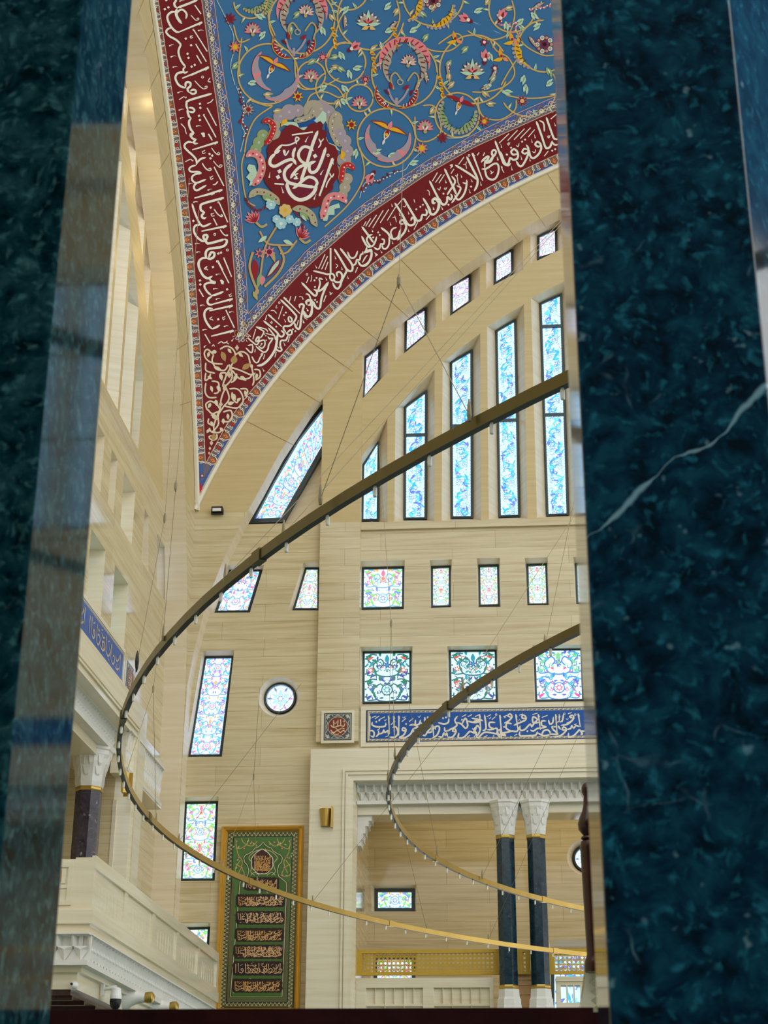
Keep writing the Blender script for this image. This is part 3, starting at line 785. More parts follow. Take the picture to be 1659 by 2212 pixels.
def gal_window(pa, label, pal, seed):
    WN[0] += 1; fr = MB(); Y = GY + .3
    o_, i_ = inset_poly(pa, -.02), inset_poly(pa, .05)
    fr.sleeve(o_, Y - .08, i_, Y - .08); fr.sleeve(i_, Y - .08, i_, Y + .02); fr.sleeve(o_, Y - .08, o_, Y + .02)
    r = build('window_%d' % WN[0], fr, M_FRAME); tag(r, label, 'window', 'windows of the gallery behind the columns', 'structure')
    build('stained_glass_pane', glass_pattern(inset_poly(pa, .04), pal, seed, Y), M_GLASS, r)
gal_window(G1P, 'low wide window in the gallery, above the gold lattice', 'garden', 3)
gal_window(G2P, 'colourful window shining through the gold lattice', 'garden', 8)
gal_window(G3P, 'white window behind the lattice right of the twin columns', 'cool', 6)
WN[0] += 1; fr = MB(); fr.sleeve(circle(GRP0, .26), GY + .2, circle(GRP0, .225), GY + .2); fr.sleeve(circle(GRP0, .225), GY + .2, circle(GRP0, .225), GY + .32); fr.sleeve(circle(GRP0, .26), GY + .2, circle(GRP0, .26), GY + .32)
r = build('window_%d' % WN[0], fr, M_FRAME); tag(r, 'round window in the gallery wall beside the turned wooden post', 'window', 'windows of the gallery behind the columns', 'structure')
build('stained_glass_pane', rosette(GRP0, .235, GY + .3), M_GLASS, r)
lamp_area('gallery_fill_light', (2.0, YW + 1.6, zt - .1), (2.0, YW + 1.5, 0), 8.0, .5, 24, (1.0, .86, .6))  # added fill without a fixture, brightens the gallery and lintel soffit
# shallow gallery behind the left opening
g = MB(); g.box((PORT_L - .2, YW + .0, 0), (PORT_L, YW + 1.6, zt)); g.box((PORT_L - .2, YW + 1.6, 0), (PORT_L + 9.2, YW + 1.75, zt)); g.box((PORT_L, YW + .3, zt), (PORT_L + 9, YW + 1.7, zt + .1))
o = build('wall_left_gallery', mirror_mb(g), M_STONE); tag(o, 'gallery wall behind the purple column on the left', 'wall', kind='structure')

# ------------------------------------------------------------ columns
def octa(r): return r / math.cos(math.pi / 8)
def column(x, y, zb0, zb1, zs1, zc1, r, shaft, label, group=None, half=None):
    t = thing('marble_column', (x, y, zb0))
    b = MB()
    def sq(s_, z, tw=8):
        return [(x + s_ * px_, y + s_ * py_, z) for px_, py_ in ((1, .42), (.42, 1), (-.42, 1), (-1, .42), (-1, -.42), (-.42, -1), (.42, -1), (1, -.42))]
    h = zb1 - zb0
    prof = [(1.66, 0), (1.66, .14), (1.56, .16), (1.56, .26), (1.45, .34), (1.42, .5), (1.3, .55), (1.27, .74), (1.14, .8), (1.1, 1)]
    b.loft([sq(r * k_, zb0 + h * q) for k_, q in prof], 0, True, True)
    for k_ in range(8):                                   # carved facets on the base
        a = math.pi / 4 * k_ + math.pi / 8
        b.mesh([(x + 1.58 * r * math.cos(a - .3), y + 1.58 * r * math.sin(a - .3), zb0 + h * .26), (x + 1.58 * r * math.cos(a + .3), y + 1.58 * r * math.sin(a + .3), zb0 + h * .26), (x + 1.15 * r * math.cos(a), y + 1.15 * r * math.sin(a), zb0 + h * .85), (x + 1.6 * r * math.cos(a), y + 1.6 * r * math.sin(a), zb0 + h * .4)], [(0, 1, 3), (0, 3, 2), (1, 2, 3)], 0)
    build('base', b, M_CARVE, t)
    s_ = MB(); s_.lathe(x, y, [(octa(r), zb1 + .06), (octa(r), zs1 - .06)], 8, 0, .5); build('shaft', s_, shaft, t)
    for za_, zb_ in ((zb1, zb1 + .07), (zs1 - .07, zs1)):
        c = MB(); c.lathe(x, y, [(octa(r * 1.04), za_), (octa(r * 1.08), za_ + .02), (octa(r * 1.08), zb_ - .02), (octa(r * 1.04), zb_)], 8, 0, .5); build('ring', c, M_BRASS, t)
    c = MB(); H = zc1 - zs1
    c.loft([sq(r * k_, zs1 + H * q) for k_, q in ((1.05, 0), (1.12, .12), (1.14, .3), (1.25, .45), (1.3, .5), (1.4, .62), (1.42, .7), (1.55, .8), (1.58, .9), (1.68, .93), (1.68, 1.0))], 0, True, True)
    for tier, (z0_, z1_, ra, rb, n_) in enumerate(((.18, .5, 1.0, 1.36, 8), (.45, .9, 1.22, 1.6, 12))):
        for k_ in range(n_):                              # stalactite brackets
            a = 2 * math.pi * (k_ + .5 * tier) / n_; d_ = .26 if tier == 0 else .2
            P = lambda rr, an, zz: (x + r * rr * math.cos(an), y + r * rr * math.sin(an), zs1 + H * zz)
            c.mesh([P(rb, a - d_, z1_), P(rb, a + d_, z1_), P(rb * 1.02, a, z1_ - .02), P(rb * .92, a - d_ * .55, z0_ + .12), P(rb * .92, a + d_ * .55, z0_ + .12), P(ra, a, z0_), P(ra * .9, a - d_, z1_), P(ra * .9, a + d_, z1_)],
                   [(0, 3, 4, 1), (3, 5, 4), (0, 6, 3), (1, 4, 7), (3, 6, 5), (4, 5, 7), (0, 1, 7, 6)], 0)
    build('capital', c, M_CARVE, t)
    tag(t, label, 'column', group, 'thing'); return t
YCOL = YW + .03
z0c, z1c = at(1095, 2187, YCOL).z, at(1095, 2138, YCOL).z
z2c, z3c = at(1090, 1806, YCOL).z, at(1090, 1733, YCOL).z
xA, xB = at(1096, 2000, YCOL).x, at(1164, 2000, YCOL).x
column(xA, YCOL, z0c - .3, z1c, z2c, z3c, .165, M_VERDE2, 'dark green marble column with white capital, left one of the pair', 'columns of the gallery opening')
column(xB, YCOL, z0c - .3, z1c, z2c, z3c, .165, M_VERDE2, 'dark green marble column with white capital, right one of the pair', 'columns of the gallery opening')
# half capital at the jamb
c = MB(); xj = PORT_L; H = z3c - z2c
for q, (za_, zb_, pr) in enumerate(((.0, .16, .06), (.14, .32, .1), (.3, .5, .14), (.48, .64, .2), (.62, .8, .26), (.78, .94, .31), (.93, 1.0, .34))):
    c.box((xj - .01, YW + .16, z2c - .12 + (H + .12) * za_), (xj + pr, YW + .66 , z2c - .12 + (H + .12) * zb_))
    for k_ in range(3):
        yy = YW + .18 + k_ * .16
        c.mesh([(xj + pr, yy, z2c - .12 + (H + .12) * zb_), (xj + pr, yy + .14, z2c - .12 + (H + .12) * zb_), (xj + pr + .035, yy + .07, z2c - .12 + (H + .12) * zb_), (xj + pr - .02, yy + .07, z2c - .12 + (H + .12) * za_)], [(0, 2, 3), (2, 1, 3), (0, 1, 2)])
o = build('corbel_capital', c, M_CARVE); tag(o, 'white carved half capital set against the left jamb', 'capital')
# stepped tan block between the columns
c = MB(); xm = (xA + xB) / 2; zb_ = z0c - .2
for (ya, yb, wd) in ((2187, 2144, .10), (2146, 2124, .15), (2124, 2112, .165), (2112, 2098, .18)):
    c.box((xm - wd, YW + .35, at(1130, ya, YW + .3).z), (xm + wd, YW + .6, at(1130, yb, YW + .3).z - .012))
    c.box((xm - wd - .01, YW + .33, at(1130, yb, YW + .3).z - .03), (xm + wd + .01, YW + .6, at(1130, yb, YW + .3).z))
o = build('stepped_block', c, M_WOODBAND); tag(o, 'stepped tan block with dark grooves between the twin columns', 'block')
# purple column on the left side wall
pt = at(188, 1770, 24.0)
def at_x(x, y, X):
    r = ray(x, y); r = r * (X / r.x); return Vector((X, r.y, r.z + CZ))
pc = at_x(187, 1780, XL - .25); 
column(pc.x, pc.y, at_x(182, 1900, XL - .25).z - .6, at_x(184, 1880, XL - .25).z, at_x(190, 1700, XL - .25).z, at_x(196, 1622, XL - .25).z + .05, .2, M_PURPLE, 'purple veined marble column with white capital at the left balcony')

# ------------------------------------------------------------ parapet and gold lattice
zr1 = at(772, 2113, YW + .2).z
def parapet(x0, x1, z0, z1, y0, y1, panels, name, label):
    t = MB(); t.box((x0, y0 + .06, z0), (x1, y1, z1)); t.box((x0, y0, z1 - .09), (x1, y1 + .02, z1 + .0)); 
    prev = x0
    for (a, b) in panels + [(x1, x1)]:
        t.box((prev, y0, z0), (a, y0 + .07, z1)); prev = b
    for (a, b) in panels:
        zt_, zm_ = z1 - .16, z1 - .16 - .30
        n_ = 6; u = (b - a) / n_
        t.box((a, y0, z1 - .17), (b, y0 + .07, z1))
        for i in range(n_ + 1):                           # fluted slots
            xx = a + i * u
            t.mesh([(xx - .022, y0 + .08, zm_), (xx - .022, y0 + .08, zt_), (xx, y0, zm_), (xx, y0, zt_), (xx + .022, y0 + .08, zm_), (xx + .022, y0 + .08, zt_)], [(0, 2, 3, 1), (2, 4, 5, 3)])
        t.box((a, y0 + .01, zm_ - .03), (b, y0 + .07, zm_ + .01))
        for i in range(4):
            xx = a + i * (b - a) / 3
            t.mesh([(xx - .03, y0 + .08, z0), (xx - .03, y0 + .08, zm_), (xx, y0, z0), (xx, y0, zm_), (xx + .03, y0 + .08, z0), (xx + .03, y0 + .08, zm_)], [(0, 2, 3, 1), (2, 4, 5, 3)])
        for i in range(3):                                # rosette reliefs
            cx_ = a + (i + .5) * (b - a) / 3; cz_ = zm_ - .22; r_ = .10
            ring_ = [(cx_ + r_ * math.cos(k_ * math.pi / 6), y0 + .062, cz_ + r_ * math.sin(k_ * math.pi / 6) * 1.1) for k_ in range(12)]
            t.mesh([(cx_, y0 + .02, cz_)] + ring_, [(0, 1 + k_, 1 + (k_ + 1) % 12) for k_ in range(12)])
    return t
YPp = YW + .22
pz0 = at(800, 2187, YPp).z - .25
pn = [(at(790, 2140, YPp).x, at(914, 2140, YPp).x), (at(936, 2140, YPp).x, at(1058, 2140, YPp).x)]
o = build('stone_parapet', parapet(PORT_L, xA - .28, pz0, zr1, YPp, YPp + .25, pn, '', ''), M_PALE); tag(o, 'pale parapet with fluted and rosette panels left of the twin columns', 'parapet')
pn = [(at(1206, 2140, YPp).x, at(1262, 2140, YPp).x)]
def par2():
    a, b = xB + .28, 6.0; t = MB(); y0, y1 = YPp, YPp + .25; z0, z1 = pz0, zr1
    s1_, s0_ = at(1230, 2128, YPp).z, at(1230, 2166, YPp).z
    hs = [[(at(q, 2150, YPp).x - .05, s0_), (at(q, 2150, YPp).x + .05, s0_), (at(q, 2150, YPp).x + .05, s1_), (at(q, 2150, YPp).x - .05, s1_)] for q in (1218, 1233, 1248, 1285, 1300, 1315)]
    t.holes([(a, z0), (b, z0), (b, z1), (a, z1)], hs, y0); t.holes([(a, z0), (b, z0), (b, z1), (a, z1)], hs, y1)
    for h_ in hs: t.sleeve(h_, y0, h_, y1)
    t.box((a, y0 - .02, z1 - .07), (b, y1 + .02, z1 + .01))
    return t
o = build('stone_parapet', par2(), M_PALE); tag(o, 'pale parapet pierced by upright slots right of the twin columns', 'parapet')
def lattice(x0, x1, z0, z1, y, label, name='lattice_screen'):
    root = MB(); fw = .055
    root.box((x0, y - .03, z0), (x1, y + .03, z0 + fw)); root.box((x0, y - .03, z1 - fw), (x1, y + .03, z1)); root.box((x0, y - .03, z0 + fw), (x0 + fw * 1.6, y + .03, z1 - fw)); root.box((x1 - fw * 1.6, y - .03, z0 + fw), (x1, y + .03, z1 - fw))
    r = build(name, root, M_SCREEN); tag(r, label, 'screen', 'gold lattice screens on the parapet')
    g = MB(); a, b, c, d = x0 + fw, x1 - fw, z0 + fw, z1 - fw; u = .078
    nx = int((b - a) / u) + 1
    for i in range(nx):
        for j in range(int((d - c) / u) + 1):
            cx_, cz_ = a + (i + .5) * u, c + (j + .5) * u
            for (ro, ri, n_) in ((u * .50, u * .34, 8), (u * .2, u * .1, 6)):
                v = []
                for k_ in range(n_):
                    an = 2 * math.pi * (k_ + .5) / n_
                    for rr in (ro, ri):
                        v.append((min(b, cx_ + rr * math.cos(an)), y, min(d, cz_ + rr * math.sin(an))))
                g.mesh(v, [(2 * k_, 2 * ((k_ + 1) % n_), 2 * ((k_ + 1) % n_) + 1, 2 * k_ + 1) for k_ in range(n_)])
            for an in (0, math.pi / 2):
                dx, dz = u * .5 * math.cos(an), u * .5 * math.sin(an); t_ = .012
                g.mesh([(cx_ - dx - dz * .25, y - .003 - an * .001, cz_ - dz - dx * .25), (min(b, cx_ + dx - dz * .25), y - .003 - an * .001, cz_ + dz - dx * .25), (min(b, cx_ + dx + dz * .25), y - .003 - an * .001, min(d, cz_ + dz + dx * .25)), (cx_ - dx + dz * .25, y - .003 - an * .001, cz_ - dz + dx * .25)], [(0, 1, 2, 3)])
    build('lattice', g, M_SCREEN, r)
YSc = YW + .3
zs0, zs1_ = at(772, 2107, YSc).z, at(772, 2053, YSc).z
lattice(at(771, 2080, YSc).x, xA - .17, zs0, zs1_, YSc, 'long yellow gold lattice screen left of the twin columns')
lattice(xA + .17, xB - .17, zs0, zs1_, YSc, 'short gold lattice panel between the twin columns')
lattice(xB + .17, 3.2, zs0, zs1_, YSc, 'gold lattice screen right of the twin columns, lit from behind')

# ------------------------------------------------------------ blue inscription, tile, framed panel
def unpack(txt, ox, oy, s):
    out = []
    for part in txt.split(';'):
        q = part.split()
        if not q: continue
        kind = q[0]; nums = [float(v) for v in q[1:]]
        out.append((kind, [(ox + nums[i] * s, oy + nums[i + 1] * s) for i in range(0, len(nums) - 1, 2)]))
    return out
def letters(o, strokes, col, k=1.0, lay=3):
    """kinds: aN alif with barbed head, sN pen stroke N wide, lN straight mark, t thin mark, d diamond dots, h hooked vowel mark, o ring mark, v small wedge"""
    for kind, P in strokes:
        c = kind[0]; w = float(kind[1:]) * k if len(kind) > 1 else None
        if c == 's':
            o.ribbon(P, w or 5.2 * k, col, lay, taper=1.0)
        elif c == 'l':
            o.ribbon(P, w or 2.6 * k, col, lay, taper=0, smooth=True)
        elif c == 't':
            o.ribbon(P, w or 1.9 * k, col, lay, taper=.8, step=1.5)
        elif c == 'a':
            (x0, y0), (x1, y1) = P[0], P[-1]; w = w or 5.0 * k
            dx, dy = x1 - x0, y1 - y0; L = math.hypot(dx, dy); ux, uy = dx / L, dy / L; nx, ny = -uy, ux
            pts = [(x0, y0), (x0 + ux * w * .5 + nx * w * .45, y0 + uy * w * .5 + ny * w * .45)]
            pts2 = [(x0 + ux * w * 2.1 - nx * w * 1.1, y0 + uy * w * 2.1 - ny * w * 1.1), (x0 + ux * w * 1.7 - nx * w * .5, y0 + uy * w * 1.7 - ny * w * .5)]
            o.ribbon([(x0 + ux * w * .4, y0 + uy * w * .4), (x0 + ux * L * .5, y0 + uy * L * .5), (x1, y1)], w, col, lay, taper=0, w1=w * .55)
            o.poly([(x0, y0), (x0 + ux * w * 2.2 - nx * w * .95, y0 + uy * w * 2.2 - ny * w * .95), (x0 + ux * w * 1.5, y0 + uy * w * 1.5), (x0 + ux * w * .8 + nx * w * .5, y0 + uy * w * .8 + ny * w * .5)], col, lay)
        elif c == 'd':
            r = (w or 5.2 * k) * .66
            for x, y in P: o.poly([(x - r, y - r * .25), (x + r * .25, y - r), (x + r, y + r * .25), (x - r * .25, y + r)], col, lay)
        elif c == 'h':
            (x0, y0), (x1, y1) = P[0], P[-1]; o.disc(x0, y0, 2.0 * k, col, lay, 7); o.ribbon([(x0, y0), ((x0 + x1) / 2, (y0 + y1) / 2 - 1.2 * k), (x1, y1)], 2.4 * k, col, lay, w1=.5 * k, step=1.5)
        elif c == 'o':
            for x, y in P: o.ring(x, y, 2.6 * k, 1.8 * k, col, lay, 10)
        elif c == 'v':
            o.poly(P, col, lay)

BLUE_B = ("a 12 16 12 44;s 34 26 33 31 22 32 15 29 16 25;d 21 25 25 23;s 13 44 17 46 18 40 15 37 12 38;s 20 46 24 42 24 37;s 24 42 30 40 31 36 33 40 37 37 38 44;a 38 16 39 42;s 39 46 47 46 51 40 48 32 43 33;a 45 16 46 44;a 52 16 52 44;s 52 46 58 44 62 36 58 33 57 37 63 37;"
    "s 66 30 72 29 78 32 72 35 68 42 60 47 52 47;a 88 18 87 28;s 75 22 75 29 80 28 82 22;s 82 25 84 29 88 28;a 92 17 91 28;a 97 16 97 28;l 15 19 21 17;l 19 21 25 17;l 25 22 33 18;l 56 25 62 20;l 66 25 72 20;l 41 29 47 24;d 62 28 72 38;s 83 42 88 44 92 38 96 34 97 39 90 40;a 99 30 100 45;"
    "s 103 36 102 32 107 31 108 36 104 44 98 47;s 106 45 112 46 114 40 116 44 118 40 119 46;s 106 26 114 28 120 26 121 20;d 113 20 117 19;s 119 46 126 46 131 38 128 34 126 38 131 38;s 133 17 129 23 132 30 122 36 116 38 115 32;s 132 26 138 28 144 34 147 30 144 20 139 28;s 146 24 158 26 166 23;s 152 20 162 22 158 26;"
    "a 163 14 164 30;l 139 18 145 15;l 147 18 153 15;l 157 18 163 15;s 135 40 134 47 142 46 150 38 155 40 157 32;s 157 38 160 44 164 36 160 30 157 38;l 146 46 150 44;t 32 22 33 24 35 21;t 33 46 38 44;t 57 18 59 20 61 17;t 78 17 80 19 82 16;t 138 24 139 21 141 24;t 155 46 157 44 155 47;l 22 37 26 34")
BLUE_C = ("a 10 14 12 36;s 0 26 10 22 15 24;s 0 34 4 38 2 42;s 17 15 19 34 14 37;s 32 26 24 26 24 32 30 35 20 36;s 30 35 34 34 36 44 40 46 38 36 33 40;s 2 38 6 40 4 44;s 40 40 46 44 25 40 16 40 8 47 5 44;a 38 15 41 44;s 40 30 41 40 54 38 62 38 64 32;s 55 28 48 27 47 34 54 38;a 60 14 63 36;s 44 27 50 24 55 18 52 14 49 17 54 19;"
    "s 57 30 66 26 74 22 73 17 69 16 69 20 74 20;s 66 30 66 36 72 36 80 28 82 32 86 26 90 22 84 18 84 26 92 26;a 91 14 94 36;s 80 36 84 38 90 34 94 34;s 102 24 96 24 96 30 102 32 94 34;s 66 38 66 44 80 44 88 43 90 38;d 83 46 76 38;s 90 40 98 44 108 42 104 36 98 38 96 43;s 108 42 118 42 112 36 110 32 116 32;a 115 14 117 40;"
    "s 105 22 107 28 111 26 112 18;s 117 26 120 24;a 120 14 120 24;s 120 25 124 24 126 14;s 118 30 122 36;s 112 46 122 44 130 36 126 32 124 36 130 36;s 122 30 132 28 140 20 138 16 134 18 139 20;s 130 36 136 34 137 30 140 34 143 30 148 32;a 146 13 149 32;s 133 40 133 46 140 44 146 38 148 36 152 42 149 42;s 148 38 156 38;"
    "l 20 18 26 15;l 43 18 48 16;l 27 22 32 18;l 65 16 70 14;l 83 15 90 13;l 96 19 104 16;l 132 14 137 12;t 23 19 24 21 26 18;t 44 20 45 18 47 20;t 53 44 53 46 55 45;t 64 24 65 22 67 24;t 29 46 29 44 31 45;l 16 46 21 44;l 58 44 62 42;l 130 27 136 24;o 33 15;o 127 14;o 142 15;t 140 28 142 29 144 27;t 129 20 131 22 133 20;d 44 32")
ZB0, ZB1 = at(793, 1605, YW).z, at(793, 1535.5, YW).z
XB0 = at(791, 1570, YW).x
XB1 = 2 * CX - XB0
def band(x0, x1, y, mirrored):
    bx = MB(); bx.box((x0 - .10, y - .02, ZB0 - .08), (x1 + .1, y + .02, ZB1 + .08)); 
    o = Orn(lambda x, z, l: (x, y - .022 - .002 * l, z))
    n_ = int((x1 - x0) / .5)
    o.poly([(x0, ZB0), (x1, ZB0), (x1, ZB1), (x0, ZB1)], rgb(40, 62, 96), 1)
    o.poly([(x0 + .03, ZB0 + .02), (x1 - .03, ZB0 + .02), (x1 - .03, ZB1 - .02), (x0 + .03, ZB1 - .02)], rgb(212, 200, 170), 2)
    o.poly([(x0 + .075, ZB0 + .065), (x1 - .075, ZB0 + .065), (x1 - .075, ZB1 - .065), (x0 + .075, ZB1 - .065)], rgb(12, 84, 168), 3)
    k_ = x0 + .05
    while k_ < x1 - .08:                                # running key border
        for zz in (ZB1 - .055, ZB0 + .03): 
            o.poly([(k_, zz), (k_ + .055, zz), (k_ + .065, zz + .012), (k_ + .01, zz + .012)], rgb(70, 92, 110), 3); o.poly([(k_ + .05, zz + .012), (k_ + .062, zz + .012), (k_ + .062, zz + .026), (k_ + .05, zz + .026)], rgb(150, 100, 90), 3)
        k_ += .085
    return bx, o
bx, o = band(XB0, XB1, YW - .02, False)
root = build('inscription_band', bx, M_PALE); tag(root, 'long blue tile inscription with cream script on the end wall', 'inscription')
scr = Orn(lambda x, y, l: tuple(at(x, y, YW - .042 - .002 * l)))
S1 = 260 / 1659 * 10
letters(scr, unpack(BLUE_B, 780, 1520, S1), rgb(240, 232, 210), .72, 5); letters(scr, unpack(BLUE_C, 1020, 1520, S1), rgb(240, 232, 210), .72, 5)
build('blue_tile_field', o.mb, M_TILE, root); build('script', scr.mb, M_TILE, root)
# left wall inscription: same tile, its own script
bx, o = band(XB0, XB0 + 5.2, YW - .02, True)
root = build('inscription_band', mirror_mb(bx), M_PALE); tag(root, 'blue tile inscription on the left side wall, beside the marble pillar', 'inscription')
o.mb = mirror_mb(o.mb); build('blue_tile_field', o.mb, M_TILE, root)
LS = ("a 12 16 12 44;a 20 14 21 40;s 22 40 30 44 36 36 32 30 28 34 34 38;a 42 15 43 42;s 43 42 52 44 58 34 52 28 46 32;s 60 40 70 44 80 38 78 30 70 30 68 36 76 40;a 84 14 85 40;s 86 38 96 42 104 32 98 26;a 108 16 108 42;s 110 42 120 44 126 34 120 30 116 34;s 128 26 134 32 142 28 146 18;a 150 14 150 42;s 62 20 70 24 78 20;l 26 22 34 18;l 60 16 68 13;l 92 20 99 16;d 48 22 53 21 100 46 134 40;s 130 44 140 44 148 38")
lo = Orn(lambda x, y, l: (XL + .042 + .002 * l, TX + TY - XB0 - .06 - (166 - x) * .0152 , ZB0 + (62 - y) * .0107))
letters(lo, unpack(LS, 0, 0, 1.0), rgb(198, 176, 150), .62, 5); build('script', lo.mb, M_TILE, root); lo.mb = MB(); letters(lo, unpack(LS, -160, 0, 1.0), rgb(198, 176, 150), .62, 5)
build('script', lo.mb, M_TILE, root)
# square tile with a red roundel
def tile_panel(x0, x1, z0, z1, y):
    bx = MB(); bx.box((x0 - .05, y - .02, z0 - .05), (x1 + .05, y + .02, z1 + .05)); c = ((x0 + x1) / 2, (z0 + z1) / 2); r = (x1 - x0) / 2
    o = Orn(lambda x, z, l: (c[0] + x * r, y - .022 - .002 * l, c[1] + z * r * (z1 - z0) / (x1 - x0)))
    o.poly([(-1, -1), (1, -1), (1, 1), (-1, 1)], rgb(60, 66, 74), 0); o.poly([(-.93, -.93), (.93, -.93), (.93, .93), (-.93, .93)], rgb(190, 186, 168), 1); o.poly([(-.88, -.88), (.88, -.88), (.88, .88), (-.88, .88)], rgb(70, 86, 92), 2)
    for sx in (-1, 1):
        for sz in (-1, 1):
            o.flower(sx * .68, sz * .68, .17, 6, rgb(150, 90, 80), rgb(210, 200, 180), .3, 3)
            for an in (0, .8, 1.57): o.leaf(sx * .8, sz * .8, .3, .1, math.atan2(-sz, -sx) + an - .8, rgb(206, 204, 186), 3, .2)
            o.ribbon([(sx * .84, 0), (sx * .74, sz * .25), (sx * .84, sz * .45)], .05, rgb(196, 200, 190), 3, step=.1); o.ribbon([(0, sz * .84), (sx * .25, sz * .74), (sx * .45, sz * .84)], .05, rgb(196, 200, 190), 3, step=.1)
    o.disc(0, 0, .72, rgb(226, 200, 170), 4, 28); o.disc(0, 0, .68, rgb(128, 52, 34), 5, 28)
    sc = rgb(226, 198, 160)
    for P, w_ in (([(-.3, .45), (-.28, -.05)], .07), ([(.02, .5), (.0, .0)], .07), ([(.2, .52), (.22, .05)], .07), ([(-.5, .1), (-.3, -.08), (-.05, .0), (.2, .05), (.45, .0), (.5, .2)], .08), ([(-.35, .3), (-.15, .22), (-.05, .36)], .05), ([(-.5, -.25), (-.3, -.45), (0, -.3), (.2, -.45), (.4, -.3), (.55, -.4)], .08), ([(-.15, -.15), (.1, -.25), (.3, -.12)], .06), ([(-.45, -.42), (-.2, -.58), (.1, -.55)], .06), ([(.36, .36), (.5, .3), (.44, .45)], .05), ([(.32, -.12), (.5, -.2)], .06)):
        o.ribbon(P, w_, sc, 6, step=.08)
    return bx, o
bx, o = tile_panel(at(700, 1570, YW - .14).x, at(760, 1570, YW - .14).x, at(730, 1600, YW - .14).z, at(730, 1541, YW - .14).z, YW - .15)
root = build('tile_panel', bx, M_PALE); tag(root, 'square tile with a rust red roundel at the left end of the blue inscription', 'tile'); build('painted_tile', o.mb, M_TILE, root)
bx, o = tile_panel(-3.42, -2.86, at(730, 1600, YW - .1).z, at(730, 1541, YW - .1).z, YW - .03)
root = build('tile_panel', mirror_mb(bx), M_PALE); tag(root, 'square tile with a red roundel on the left side wall, after the blue inscription', 'tile'); o.mb = mirror_mb(o.mb); build('painted_tile', o.mb, M_TILE, root)
